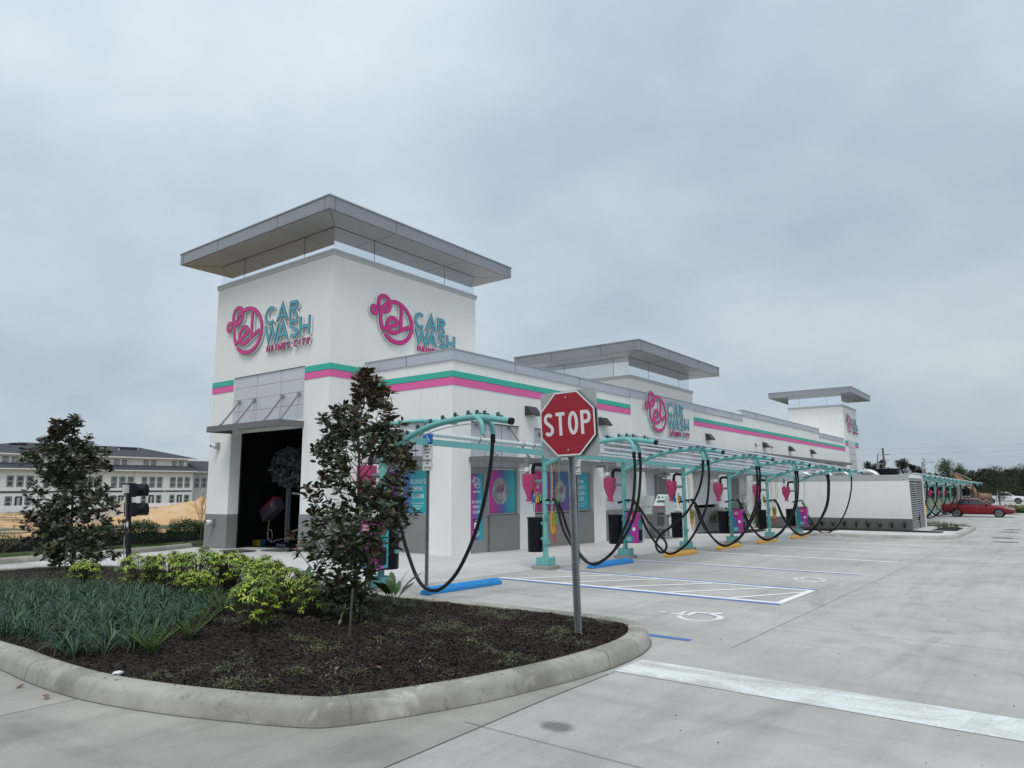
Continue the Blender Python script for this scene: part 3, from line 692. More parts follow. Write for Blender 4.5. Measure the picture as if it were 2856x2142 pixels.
m.box(XO-.05, XO+.01, YO-.05, YB-.001, 5.63, 5.93); m.box(XO+.01, 39.74, YO-.05, YO+.01, 5.63, 5.93); m.box(56.83, 65.05, YO-.05, YO+.01, 5.63, 5.93); m.box(39.74, 56.83, YO-.05, YO+.01, 5.94, 6.24)
cp = P('coping', m, COPING)
m = MB(); m.box(XO-.07, XO+.30, YO+.30, YB-.001, 5.93, 5.97); m.box(XO-.07, 39.74, YO-.07, YO+.30, 5.93, 5.97); m.box(56.83, 65.07, YO-.07, YO+.30, 5.93, 5.97); m.box(39.72, 56.85, YO-.07, YO+.30, 6.24, 6.28)
m.build('coping_cap', COPTOP, cp)
m = MB()
for x in range(18, 65, 4):
    z = 5.94 if 39.8 < x < 56.8 else 5.63
    m.box(x-.008, x+.008, YO-.055, YO-.048, z, z+.30)
m.box(XO-.055, XO-.048, 15.5-.008, 15.5+.008, 5.63, 5.93)
m.build('joint', SEAM, cp)
# --- second and third towers
m = MB()
m.box(26.07, 32.62, YO-.03, YO+.0, 3.88, 6.53); m.box(26.07, 26.37, YO, 18.2, 5.2, 6.53); m.box(32.32, 32.62, YO, 18.2, 5.2, 6.53); m.box(26.37, 32.32, YO+.3, 18.2, 6.1, 6.35); m.box(26.37, 32.32, YO, YO+.3, 5.64, 6.53); m.box(26.37, 32.32, 17.9, 18.2, 5.2, 6.53)
P('tower_wall', m, STUCCO)
m = MB(); m.box(26.03, 32.66, YO-.07, YO+.15, 6.53, 6.59); m.box(26.03, 26.25, YO+.15, 18.24, 6.53, 6.59); m.box(32.44, 32.66, YO+.15, 18.24, 6.53, 6.59); m.box(26.04, 32.65, YO-.06, YO-.031, 6.44, 6.53); m.box(26.03, 26.068, YO-.031, 18.2, 6.44, 6.53)
P('parapet_cap', m, bpy.data.materials['parapet_metal'])
m = MB()
m.box(65.6, 71.0, YO, YO+.3, -1.5, 8.92); m.box(65.6, 65.9, YO+.3, 18.2, -1.5, 8.92); m.box(65.9, 71.0, YO+.3, 18.2, 8.5, 8.8); m.box(70.7, 71, YO+.3, 18.2, -1.5, 8.92)
P('tower_wall', m, STUCCO)
m = MB(); m.box(65.55, 71.05, YO-.05, YO+.2, 8.92, 8.99); m.box(65.55, 65.8, YO+.2, 18.25, 8.92, 8.99); m.box(65.56, 71.04, YO-.04, YO-.001, 8.80, 8.92); m.box(65.56, 65.599, YO, 18.2, 8.80, 8.92)
P('parapet_cap', m, bpy.data.materials['parapet_metal'])
m = MB(); m.box(66.86, 69.58, YO-.02, YO+.02, -1, 5.92); pc = P('metal_cladding', m, ALU)
m = MB()
for z in (2.9, 3.5, 4.1, 4.7, 5.3): m.box(66.86, 69.58, YO-.024, YO-.018, z-.012, z+.012)
m.build('joint', SEAM, pc)
# --- stripes: green over pink with a thin dark reveal between
def stripes(spans, zg, zp, zb):
    for a in spans:
        MB().box(*a, zp+.008, zg).build('green_stripe', GREEN, bld); MB().box(*a, zb, zp-.008).build('pink_stripe', PINK, bld)
        b = (a[0]+.008 if a[1]-a[0] < .1 else a[0], a[1], a[2]+.008 if a[3]-a[2] < .1 else a[2], a[3]); MB().box(*b, zp-.009, zp+.009).build('stripe_reveal', SEAM, bld)
T_ = .018
stripes([(XA-T_, XA, 22.80, TY1+T_), (XA-T_, XA, YB-T_, 18.66), (XA, XO, YB-T_, YB-.0005)], 5.77, 5.57, 5.35)
stripes([(XO-T_, XO, YO-T_, YB-.002), (XO, 26.06, YO-T_, YO-.0005), (32.63, 65.5, YO-T_, YO-.0005)], 5.31, 5.12, 4.89)
stripes([(65.58, 66.84, YO-T_, YO-.0005), (69.6, 71.02, YO-T_, YO-.0005)], 5.87, 5.60, 5.37)

# --- office windows and door with printed films
PK, PU, TL = (.50, .045, .25), (.10, .07, .27), (.03, .36, .38)
FILM = gradient('film_pink_to_teal', 0, [(0, (.62, .04, .28)), (.3, (.36, .05, .32)), (.5, (.10, .10, .36)), (.7, (.03, .30, .42)), (1, (.03, .44, .46))])
FILM2 = gradient('film_purple_to_teal', 0, [(0, (.06, .12, .36)), (.4, (.02, .34, .44)), (1, (.02, .42, .45))])
FILMP = gradient('film_pink', 0, [(0, (.56, .03, .18)), (.6, (.50, .03, .22)), (1, (.25, .04, .25))])
FILMB = gradient('film_blue_violet', 2, [(0, (.17, .06, .30)), (.5, (.06, .10, .30)), (1, (.03, .13, .30))])
FILMV = gradient('film_violet_y', 1, [(0, (.02, .42, .45)), (.6, (.02, .36, .44)), (.8, (.05, .16, .36)), (1, (.12, .09, .32))])
FILMV2 = gradient('film_violet_y2', 1, [(0, (.16, .08, .32)), (1, (.30, .06, .30))])
ORB = mat('droplet_print', (.42, .45, .47), .35); g = NT(ORB); tcx = g.n('ShaderNodeTexCoord'); nz = g.noise(tcx.outputs['Generated'], 2.2, 3, .5, 1.2)
g.L(g.ramp(nz, [(.3, (.13, .15, .16)), (.5, (.29, .32, .33)), (.7, (.46, .49, .50))]), g.b.inputs['Base Color'])
FRAME = mat('window_frame', (.36, .37, .385), .4, metal=.4)
INK = mat('white_lettering', (.82, .82, .84), .5)
INKP = mat('pink_lettering', (.42, .03, .16), .4); INKT = mat('teal_lettering', (.08, .25, .27), .4)
def window(name, face, a, b, z0, z1, film, depth=.10, fr=.045):
    """face 's' = south wall at YO, 'w' = west wall of the office at XO; a..b is x or y along the wall."""
    m = MB()
    if face == 's':
        y = YO+depth
        m.box(a, b, y, y+.1, z0, z0+fr); m.box(a, b, y, y+.1, z1-fr, z1); m.box(a, a+fr, y, y+.1, z0+fr, z1-fr); m.box(b-fr, b, y, y+.1, z0+fr, z1-fr)
        f = P(name, m, FRAME); q = MB().box(a+fr, b-fr, y+.03, y+.06, z0+fr, z1-fr).build('printed_film', film, f)
        return f, (Vector((0, y+.03, 0)), Vector((1, 0, 0)), Vector((0, 0, 1)), Vector((0, -1, 0)))
    x = XO+depth
    m.box(x, x+.1, a, b, z0, z0+fr); m.box(x, x+.1, a, b, z1-fr, z1); m.box(x, x+.1, a, a+fr, z0+fr, z1-fr); m.box(x, x+.1, b-fr, b, z0+fr, z1-fr)
    f = P(name, m, FRAME); q = MB().box(x+.03, x+.06, a+fr, b-fr, z0+fr, z1-fr).build('printed_film', film, f)
    return f, (Vector((x+.03, 0, 0)), Vector((0, -1, 0)), Vector((0, 0, 1)), Vector((-1, 0, 0)))
def words_on(f, fr, rows, col=None, w=.02):
    m = MB()
    for (t, x, z, h) in rows: line(m, t, x, z, h, max(h*.13, .006), *fr, .004, asp=.66)
    m.build('lettering', col or INK, f)
def droplet(f, fr, x, z, r):
    O, U, V, N = fr; m = MB(); m.prism([(x+r*cos(2*pi*i/40)*(1+.02*sin(3*i)), z+r*1.02*sin(2*pi*i/40)) for i in range(40)], O, U, V, N, .004); m.build('droplet', ORB, f)
    m = MB(); s = r/2.05; emblem(m, .075*s, O, U, V, N, .007, .003, s*.98, s*.98, z-.80*s*.98, x-1.05*s*.98); m.build('emblem', INKP, f)
    m = MB(); t = 'CAR WASH'
    for i, c in enumerate(t):
        if c == ' ': continue
        a = radians(lerp(200, 345, i/7)); cxx, czz = x+r*.78*cos(a), z+r*.80*sin(a); ca, sa = cos(a+pi/2), sin(a+pi/2)
        Uc = U*ca+V*sa; Vc = V*ca-U*sa; h = r*.2
        letter(m, c, (-h*.35, h*.35, -h/2, h/2), h*.15, O+U*cxx+V*czz, Uc, Vc, N, .008, .003)
    m.build('arc_lettering', INKT, f)
# west office windows
f, fr = window('window', 'w', 14.52, 15.68, 1.10, 2.45, FILMV, .02); words_on(f, fr, [('ALWAYS', -15.02, 2.02, .13), ('DRIVE', -15.02, 1.80, .13), ('CLEAN', -15.02, 1.58, .13), ('ELCARWASH.COM', -15.02, 1.34, .035), ('@ELCARWASH', -15.02, 1.27, .03)])
m = MB(); m.stroke([(-15.28, 1.44), (-14.76, 1.44)], .01, *fr, .004); m.build('rule_line', INK, f)
f, fr = window('window', 'w', 15.68, 16.60, 1.10, 2.45, FILMV2, .02)
# door
m = MB(); y = YO+.10
m.box(15.83, 15.93, y, y+.1, -.1, 2.50); m.box(16.55, 16.76, y, y+.1, -.1, 2.50); m.box(15.93, 16.55, y, y+.1, 2.31, 2.50); m.box(15.93, 16.55, y, y+.1, -.1, .33)
dr = P('door', m, mat('door_frame', (.30, .31, .32), .45, metal=.3)); MB().box(15.93, 16.55, y+.03, y+.06, .33, 2.31).build('printed_film', FILM, dr)
fr = (Vector((0, y+.03, 0)), Vector((1, 0, 0)), Vector((0, 0, 1)), Vector((0, -1, 0)))
m = MB(); emblem(m, .017, *fr, .004, 0, .20, .22, 1.80, 16.03); line(m, 'CAR WASH', 16.25, 1.74, .055, .010, *fr, .004)
m.build('emblem', INK, dr)
words_on(dr, fr, [('ALWAYS', 16.24, 1.42, .085), ('DRIVE', 16.24, 1.27, .085), ('CLEAN', 16.24, 1.12, .085), ('ELCARWASH.COM', 16.24, .49, .03), ('@ELCARWASH', 16.24, .44, .025)])
m = MB(); m.stroke([(16.06, .57), (16.42, .57)], .008, *fr, .004); m.build('rule_line', INK, dr)
m = MB(); m.prism([(16.11, .63), (16.38, .63), (16.38, .96), (16.11, .96)], *fr, .003); ph = m.build('scan_panel', BLACKP, dr)
m = MB(); m.prism([(16.14, .66), (16.35, .66), (16.35, .86), (16.14, .86)], *fr, .005); line(m, 'SCAN ME', 16.245, .895, .035, .006, *fr, .005); m.build('lettering', INK, ph)
m = MB(); m.tube([(16.66, y-.0, 1.35), (16.66, y-.07, 1.32), (16.66, y-.07, 1.02), (16.66, y-.0, .99)], .014, 8); m.build('handle', STEEL, dr)
f, fr = window('window', 's', 16.77, 18.24, 1.04, 2.52, FILM, .10, .05); droplet(f, fr, 17.42, 1.78, .41)
f, fr = window('window', 's', 19.12, 20.24, 1.03, 2.47, FILMP); words_on(f, fr, [('GO', 19.42, 1.86, .14), ('DR', 19.42, 1.63, .14), ('CL', 19.42, 1.40, .14)])
f, fr = window('window', 's', 20.26, 21.56, 1.03, 2.47, FILMB); droplet(f, fr, 20.86, 1.74, .37)
f, fr = window('window', 's', 21.58, 22.80, 1.03, 2.45, FILM2); words_on(f, fr, [('RAIN', 22.22, 2.03, .13), ("DOESN'T", 22.22, 1.82, .13), ('CLEAN', 22.22, 1.61, .13), ('CARS', 22.22, 1.40, .13), ('ELCARWASH.COM', 22.22, 1.19, .03)])
m = MB(); m.stroke([(22.0, 1.29), (22.46, 1.29)], .008, *fr, .004); m.build('rule_line', INK, f)
# service doors further along
for a, b, z in ((28.45, 29.35, 2.35), (37.2, 38.6, 2.3)):
    m = MB(); m.box(a, b, YO+.0, YO+.055, -1, z); d = P('service_door', m, mat('service_door_grey', (.13, .13, .135), .5)); d['label'] = 'plain dark grey steel door'
    m = MB(); m.box(a-.06, a-.001, YO-.01, YO+.11, -1, z+.06); m.box(b+.001, b+.06, YO-.01, YO+.11, -1, z+.06); m.box(a, b, YO-.01, YO+.11, z, z+.06); m.build('door_frame', STEEL, d)
    m = MB(); m.box(b-.12, b-.07, YO-.05, YO, .7, .75); m.build('handle', STEEL, d)
m = MB(); m.prism([(28.6+.10*cos(2*pi*i/20), 1.35+.14*sin(2*pi*i/20)) for i in range(20)], (0, YO, 0), (1, 0, 0), (0, 0, 1), (0, -1, 0), .01); m.build('door_badge', mat('badge_blue', (.12, .2, .4), .4), d)
# awnings of the office and the long wall
awning(15.75, 18.60, YO-.85, YO+.12, 2.63, 2.80, [((17.85, YO+.10, 3.83), (17.85, YO-.70, 2.82)), ((16.2, YO+.10, 3.83), (16.2, YO-.70, 2.82))], 's')
awning(19.00, 23.20, YO-.85, YO+.12, 2.63, 2.80, [((19.55, YO+.10, 3.7), (19.55, YO-.70, 2.82)), ((22.4, YO+.10, 3.7), (22.4, YO-.70, 2.82))], 's')
awning(XO-.85, XO+.12, 14.42, 16.68, 2.63, 2.80, [((XO+.10, 14.85, 3.78), (XO-.70, 14.80, 2.82)), ((XO+.10, 16.2, 3.78), (XO-.70, 16.15, 2.82))], 'w')
for a, b in bays[2:]: awning(a-.1, b+.1, YO-.7, YO+.05, 2.52, 2.66, [], 's')
awning(23.8, 65.4, YO-.5, YO-.002, 3.70, 3.86, [], 's')

# --- signs on the walls, wall lamps, cameras
wall_sign('round pink emblem sign on the west face of the tall tower, above the tunnel doorway', (XA, 23.30, 6.5), (0, -1, 0), (0, 0, 1), (-1, 0, 0), 1.18, 1.13, -.247)
wall_sign('emblem sign on the tall tower, its city name half hidden by the office roof', (15.0, YB, 6.5), (1, 0, 0), (0, 0, 1), (0, -1, 0), 1.0, 1.0, 0)
wall_sign('round pink emblem sign on the middle tower, above the vacuum canopy', (27.13, YO-.03, 4.0), (1, 0, 0), (0, 0, 1), (0, -1, 0), 1.11, 1.07, 0)
wall_sign('distant emblem sign on the farthest tower, seen almost edge-on', (66.15, YO, 6.4), (1, 0, 0), (0, 0, 1), (0, -1, 0), 1.12, .98, 0)
LAMPM = mat('lamp_bronze', (.05, .05, .052), .45, metal=.4)
def wall_lamp(x, z, label):
    t = thing('wall_lamp', label, 'wall lamp', (x, YO, z), 'bronze wedge lamps along the long white wall')
    m = MB(); prof = [(0, .17), (-.10, .17), (-.32, -.10), (-.32, -.14), (0, -.14)]
    m.add([(x-.27, YO+p[0], z+p[1]) for p in prof]+[(x+.27, YO+p[0], z+p[1]) for p in prof], [(0, 1, 2, 3, 4), (9, 8, 7, 6, 5)]+[(i, 5+i, 5+(i+1) % 5, (i+1) % 5) for i in range(5)])
    m.build('housing', LAMPM, t); MB().box(x-.22, x+.22, YO-.28, YO-.06, z-.155, z-.141).build('lens', bpy.data.materials['lamp_lens'], t)
for x, l in ((18.85, 'wedge lamp over the office wall, left of the stop sign'), (23.67, 'wedge lamp half hidden behind the right edge of the stop sign'), (34.4, 'wedge lamp just right of the middle tower sign'),
             (43.4, 'wedge lamp with a small camera on either side of it'), (48.8, 'second wedge lamp from the far end of the long wall'), (54.3, 'farthest wedge lamp on the long wall, near the end tower')):
    wall_lamp(x, 4.40, l)
def camera_unit(p, d, s, label, grp):
    t = thing('security_camera', label, 'camera', p, grp); p = Vector(p); d = Vector(d); side = Vector((-d.y, d.x, 0))
    m = MB(); m.obox(p+d*.05*s, d*.05*s, side*.07*s, Vector((0, 0, .09*s))); m.build('mount', STEEL, t)
    m = MB(); m.tube([p+d*.10*s, p+d*.18*s, p+d*.24*s+Vector((0, 0, -.01))], .06*s, 12, rs=[.05*s, .068*s, .055*s]); h = m.build('housing', WHITE, t, smooth=True)
    MB().tube([p+d*.235*s, p+d*.25*s], .035*s, 10).build('lens', BLACKP, h)
cg = 'white dome cameras by the tunnel doorway'
camera_unit((XA, 23.56, 3.43), (-1, 0, 0), 1.25, 'upper white camera left of the tunnel doorway, under the awning', cg)
camera_unit((XA-.015, 23.55, .75), (-1, 0, 0), 1.25, 'lower white camera left of the tunnel doorway, on the grey base', cg)
camera_unit((41.8, YO, 4.36), (0, -1, 0), 1.0, 'tiny white camera left of the paired wall lamp on the long wall', 'small cameras on the long wall')
camera_unit((44.8, YO, 4.36), (0, -1, 0), 1.0, 'tiny white camera right of the paired wall lamp on the long wall', 'small cameras on the long wall')

# --- wash equipment inside the doorway
t = thing('wash_brush', 'large dark fabric wash wheel hanging inside the tunnel doorway', 'wash brush', (15.6, 22.1, 0))
m = MB(); rng = random.Random(3)
for i in range(4200):
    a = rng.uniform(0, 2*pi); r = .70*sqrt(rng.uniform(.03, 1)); yy = 21.72+r*cos(a)*1.32; zz_ = 2.66+r*sin(a)*.98; xx = 15.6+rng.uniform(-.55, .55)
    u = Vector((rng.gauss(0, 1), rng.gauss(0, 1), rng.gauss(0, 1))).normalized()*.075; v = Vector((rng.gauss(0, 1), rng.gauss(0, 1), rng.gauss(0, 1))).normalized()*.06
    c = Vector((xx, yy, zz_)); m.quad(c-u-v, c+u-v, c+u+v, c-u+v)
m.build('cloth_strips', foliage('brush_cloth', [(.05, .053, .068), (.08, .084, .10), (.14, .145, .165)], rough=.9), t)
m = MB(); m.lathe([(.3, -.5), (.45, 0), (.3, .5)], (0, 0, 0), 20); m.v = [(15.75+v[2]*.5, 21.72+v[1]*1.1, 2.66+v[0]*.9) for v in m.v]; m.build('hub', BLACK, t)
m = MB(); m.bar((15.45, 22.02, -.1), (15.45, 22.02, 2.2), .13, .13); m.bar((15.45, 21.92, -.1), (15.45, 21.92, 2.0), .05, .05); m.box(15.2, 15.75, 21.75, 22.3, -.14, -.06); m.build('column', mat('rack_steel', (.17, .18, .21), .4, metal=.3), t)
m = MB(); m.bar((15.5, 22.0, 1.75), (15.9, 21.0, 1.62), .07); m.build('cross_arm', STEEL, t)
m = MB(); c = Vector((15.35, 22.85, 1.13)); u = Vector((0, -.42, .245)); v = Vector((0, .14, .27))*.72; m.obox(c, (.18, 0, 0), u, v)
t2 = thing('wash_wand_box', 'tilted dark box with a red edge hanging inside the tunnel', 'equipment box', (15.35, 22.85, 1.13)); m.build('box_body', mat('box_grey', (.10, .085, .11), .5), t2)
m = MB(); m.obox(c+v*1.02+Vector((-.0, .0, 0)), (.19, 0, 0), u*1.02, v*.14); m.build('red_edge', mat('red_trim', (.42, .02, .05), .4), t2)
m = MB(); m.obox(c+Vector((-.185, -.22, .20)), (.004, 0, 0), u*.12, v*.3); m.build('sticker', mat('sticker_tan', (.45, .22, .10), .5), t2)
tag(MB().tube(smooth_path([(15.4, 23.05, .78), (15.38, 23.1, .4), (15.4, 23.1, -.05)], 5), .028, 6).build('feed_hose', mat('hose_tan', (.30, .22, .08), .5)), 'tan hose dropping from the tilted box to the yellow motor', 'hose')
t3 = thing('floor_motor', 'yellow and blue motor lying on the tunnel floor just inside the doorway', 'motor', (15.3, 23.2, -.2))
MB().box(15.15, 15.45, 23.30, 23.72, -.19, .02).build('gearbox', mat('motor_yellow', (.55, .42, .02), .4), t3, bevel=.02)
MB().tube([(15.3, 23.28, -.07), (15.3, 23.02, -.07)], .13, 14).build('drum', mat('motor_blue', (.02, .10, .22), .4), t3)
MB().tube([(15.3, 23.02, -.1), (15.3, 21.2, -.1)], .09, 10).build('guide_pipe', BLACKP, t3)
tag(MB().tube(smooth_path([(15.3, 22.0, .12), (15.2, 22.35, .05), (15.2, 22.62, -.02), (15.2, 22.85, .25), (15.2, 22.78, .42), (15.2, 22.62, .40), (15.2, 22.55, .2), (15.2, 22.62, -.05)], 6), .012, 6).build('cable_loop', mat('cable_grey', (.35, .36, .38), .5)), 'pale looped cable beside the motor inside the tunnel', 'cable')
for i, (a, b, c_, d_) in enumerate(((12.2, 12.9, 19.95, 20.9), (13.15, 13.9, 19.0, 20.1))):
    m = MB(); z = gz(a, 20)+.01; m.box(a, b, c_, d_, z, z+.03); o = m.build('floor_mat', mat('mat_dark', (.07, .07, .07), .8))
    tag(o, ('dark flat grate on the apron, farther out from the tunnel doorway', 'dark flat grate lying right at the tunnel threshold')[i], 'floor mat', 'dark grates at the tunnel entrance')
# ---------------------------------------------------------------- vacuum stations under the teal arches
# local frame: post at the origin, ground z = 0, arch reaching towards -y
ARCH = [(0, 0, 2.40), (0, -.36, 2.55), (0, -.72, 2.70), (0, -1.20, 2.84), (0, -1.67, 2.905), (0, -2.13, 2.925), (0, -2.40, 2.90), (0, -2.88, 2.82)]
AP = smooth_path(ARCH, 5)
CUFF = mat('clear_cuff', (.6, .62, .63), .3)
def coil_tube(m, path, R, r, turns, seg=4, per=9):
    P = smooth_path(path, 8); L = [0]
    for i in range(1, len(P)): L.append(L[-1]+(P[i]-P[i-1]).length)
    n = turns*per; pts = []
    for i in range(n+1):
        s = L[-1]*i/n; j = 0
        while j < len(L)-2 and L[j+1] < s: j += 1
        f = (s-L[j])/max(1e-6, L[j+1]-L[j]); c = P[j].lerp(P[j+1], f); t = (P[j+1]-P[j]).normalized()
        a = Vector((1, 0, 0)); a = (a-t*a.dot(t)).normalized(); b = t.cross(a); w = 2*pi*i/per
        pts.append(c+(a*cos(w)+b*sin(w))*R)
    m.tube(pts, r, seg)
HC = {k: mat(k+'_coil', c, .35) for k, c in (('blue', (.02, .22, .55)), ('yellow', (.85, .50, .03)), ('red', (.62, .01, .03)), ('green', (.14, .48, .14)), ('pale', (.5, .55, .35)))}
def hose_paths(kind):
    U = lambda dy, low, dx: [(dx, -2.44, 2.60), (dx, -2.45, 2.2), (dx*.9, -2.36, 1.5), (dx*.8, -2.12, .95), (dx*.8, -1.72+dy, .46), (dx*.8, -1.24+dy, low), (dx*.8, -.86+dy, .40), (dx*.7, -.58, .88), (dx*.5, -.42, 1.35), (dx*.3, -.30, 1.58), (dx*.2, -.22, 1.60)]
    if kind == 'single': return [[(.12, -2.44, 2.60), (.1, -2.40, 2.1), (.1, -2.22, 1.4), (.1, -1.95, .8), (.1, -1.62, .34), (.1, -1.22, .10), (.1, -.85, .22), (.1, -.55, .7), (.08, -.36, 1.2), (.04, -.22, 1.58)]]
    if kind == 'loop': return [U(-.05, .17, .12), [(-.12, -2.40, 2.60), (-.12, -2.36, 2.2), (-.11, -2.2, 1.75), (-.1, -1.9, 1.3), (-.1, -1.5, .95), (-.1, -1.12, .68), (-.12, -.98, .42), (-.16, -1.08, .24), (-.2, -1.26, .26), (-.16, -1.30, .46), (-.1, -1.06, .72), (-.1, -.78, 1.0), (-.06, -.5, 1.38), (-.03, -.24, 1.60)]]
    return [U(.0, .16, .13), U(-.10, .20, -.13)]
def station(kind, hoses, label, x, y, row='vacuum stations in the near row', idx=0):
    t = thing('vacuum_station', label, 'vacuum station', (0, 0, 0), row)
    b = lambda m, n, mt, par=None, **k: m.build(n, mt, par or t, **k)
    b(MB().box(-.24, .24, -.24, .24, -.06, .085), 'concrete_pad', PAD, bevel=.012)
    m = MB().box(-.165, .165, -.165, .165, .086, .26)
    for i, j in ((-1, -1), (1, -1), (1, 1), (-1, 1)): m.lathe([(.02, 0), (.02, .02), (.01, .025)], (i*.13, j*.13, .26), 8)
    b(m, 'base_box', TEAL, bevel=.008)
    m = MB(); m.lathe([(.062, .26), (.062, 2.28), (.09, 2.28), (.09, 2.30), (.062, 2.30), (.062, 2.5)], seg=18); m.box(-.05, .05, -.05, .05, 2.5, 2.92)
    p = b(m, 'post', TEAL, smooth=True)
    m = MB()
    for z in (.62, 1.2): m.box(-.075, .075, -.075, -.055, z-.05, z+.05); m.lathe([(.07, z-.02), (.07, z+.02)], seg=16); m.box(-.13, -.06, -.06, -.03, z-.05, z+.05)
    m.build('clamp', TEAL, p)
    m = MB(); m.tube(AP, .054, 12)
    a = b(m, 'arch_pipe', TEAL, smooth=True)
    MB().tube([AP[-1], AP[-1]+Vector((0, -.05, -.012))], .058, 14).build('end_cap', BLACKP, a)
    m = MB(); m.tube([q+Vector((.02, 0, -.10)) for q in AP[6:28]], .010, 6); m.build('thin_conduit', CUFF, a)
    m = MB()
    for i in range(10):
        q = AP[7+int(i*2.9)]; m.obox(q+Vector((0, 0, .072)), (.024, 0, 0), (0, -.062, -.024), (0, .013, .014))
        m.obox(q+Vector((0, .04, .082)), (.02, 0, 0), (0, -.014, .036), (0, .012, .006))
    m.build('slat_clip', mat('clip_dark', (.03, .09, .09), .5) if 'clip_dark' not in bpy.data.materials else bpy.data.materials['clip_dark'], a)
    q = Vector((0, -2.16, 2.92))
    for s in (1, -1):
        m = MB(); m.tube(smooth_path([q, q+Vector((s*.05, -.10, -.02)), q+Vector((s*.12, -.24, -.12)), q+Vector((s*.13, -.28, -.30))], 4), .042, 10); m.build('drop_pipe', TEAL, a, smooth=True)
    # cyclone separator with its valve and pipes
    C = (0, .44, 0); m = MB()
    m.lathe([(.06, 1.545), (.085, 1.55), (.085, 1.60), (.075, 1.61), (.075, 1.66), (.18, 1.93), (.182, 2.20), (.05, 2.21)], C, 20)
    cy = b(m, 'cyclone_bin', CYC, smooth=True)
    MB().lathe([(.098, 1.545), (.098, 1.565)], C, 16).build('latch_ring', CYC, cy)
    m = MB(); m.tube([(0, .34, 1.60), (0, .33, 1.52), (0, .42, 1.50), (0, .46, 1.49)], .006, 5); m.build('latch_hook', STEEL, cy)
    m = MB(); m.lathe([(.045, 2.20), (.045, 2.36), (.052, 2.36), (.052, 2.62)], (C[0], C[1]+.07, 0), 14); m.build('suction_pipe', GALV, cy, smooth=True)
    m = MB(); m.lathe([(.055, 2.26), (.06, 2.28), (.06, 2.34), (.055, 2.36)], (C[0], C[1]+.07, 0), 14); m.box(-.01, .01, .53, .75, 2.29, 2.31); m.build('valve', WHITE, cy)
    m = MB(); m.tube([(0, .27, 2.02), (0, .05, 2.02)], .045, 12); b(m, 'side_pipe', GALV, smooth=True)
    m = MB(); m.tube(smooth_path([(0, .34, 2.19), (0, .34, 2.30), (0, .31, 2.40), (0, .22, 2.43), (0, .02, 2.41)], 4), .047, 12); b(m, 'rubber_elbow', BLACK, smooth=True)
    # nozzle holder and hoses
    m = MB(); m.box(-.06, .06, -.14, -.06, 1.50, 1.56); m.tube([(0, -.26, 1.50), (0, -.26, 1.60)], .05, 8); b(m, 'nozzle_holder', TEAL)
    for s, pth in enumerate(hoses):
        sg = 1 if s else -1
        h = MB().tube(smooth_path(pth, 5), .031, 10).build('hose', BLACK, t, smooth=True)
        e = Vector(pth[-1]); MB().tube([e, e+Vector((0, .12, -.02)), e+Vector((sg*.02, .42, -.09))], .03, 10, rs=[.026, .03, .032]).build('nozzle', BLACKP, h, smooth=True)
        f = Vector(pth[0]); MB().tube([f+Vector((0, 0, .04)), f+Vector((0, 0, -.10))], .04, 10).build('cuff', BLACKP, h)
        m = MB(); m.tube([e+Vector((0, -.01, 0)), e+Vector((0, .02, 0))], .031, 10); m.build('clamp_band', CUFF, h)
    if kind == 'air':
        ex = .05
        for k, (cn, y0, low, lx) in enumerate((('blue', -.12, .98, .05), ('yellow', -.21, .82, -.02), ('red', -.33, .62, .0), ('green', -.42, 1.02, -.03))):
            m = MB(); yb = -.17-.03*k
            coil_tube(m, [(lx, y0, 2.42), (lx, y0-.01, 2.0), (lx, y0*.6+yb*.4, 1.5), (lx, yb, 1.15), (lx, yb+.01, low+.06)], .022, .0055, 26)
            coil_tube(m, [(lx+.02, yb+.02, 1.3), (lx+.02, yb+.0, low+.10), (lx+.02, yb-.03, low), (lx+.02, yb-.06, low+.10), (lx+.02, yb-.05, 1.25)], .03 if cn in ('blue', 'yellow') else .012, .007, 34)
            hz = m.build('coiled_air_hose', HC[cn], t, smooth=True); hz['label'] = cn+' coiled air hose'
        m = MB(); m.box(-.03, .03, .10, .20, 1.50, 1.72); m.build('spray_holder', TEAL, t)
        for dy, cn in ((.30, 'blue'), (.17, 'yellow')):
            m = MB(); m.lathe([(.035, 0), (.04, .01), (.04, .12), (.02, .17), (.02, .20)], (-.06, dy, 1.52), 12); bt = m.build('spray_bottle', HC[cn], t); bt['label'] = cn+' spray bottle'
            MB().tube([(-.06, dy, 1.72), (-.06, dy-.03, 1.78), (-.06, dy+.06, 1.80)], .012, 6).build('trigger', BLACKP, bt)
        m = MB()
        for yy in (.28, .15, .09): m.tube(smooth_path([(-.09, yy+.06, 1.75), (-.1, yy, 1.6), (-.1, yy-.04, 1.3)], 4), .008, 5)
        m.build('tool_cord', BLACK, t)
    elif kind == 'towel':
        m = MB(); coil_tube(m, [(.0, -.42, 2.42), (.0, -.40, 2.0), (.0, -.36, 1.6), (0, -.36, 1.2)], .025, .006, 24); coil_tube(m, [(0, -.33, 1.5), (0, -.33, 1.1), (0, -.37, .98), (0, -.41, 1.1), (0, -.40, 1.4)], .028, .007, 30)
        hz = m.build('coiled_air_hose', HC['green'], t, smooth=True); hz['label'] = 'green coiled air hose'
    m = MB()
    for k in range(4): m.tube(smooth_path([(0, -.1-k*.11, 2.52+k*.04), (.03, -.12-k*.11, 2.46), (0, -.12-k*.11, 2.38)], 3), .006, 5)
    m.build('cable_tie', BLACKP, t)
    return t
KINDS = ['plain', 'air', 'towel', 'air', 'towel', 'air', 'towel']
NX = [8.6, 13.7, 17.6, 21.7, 25.85, 30.3, 34.5]
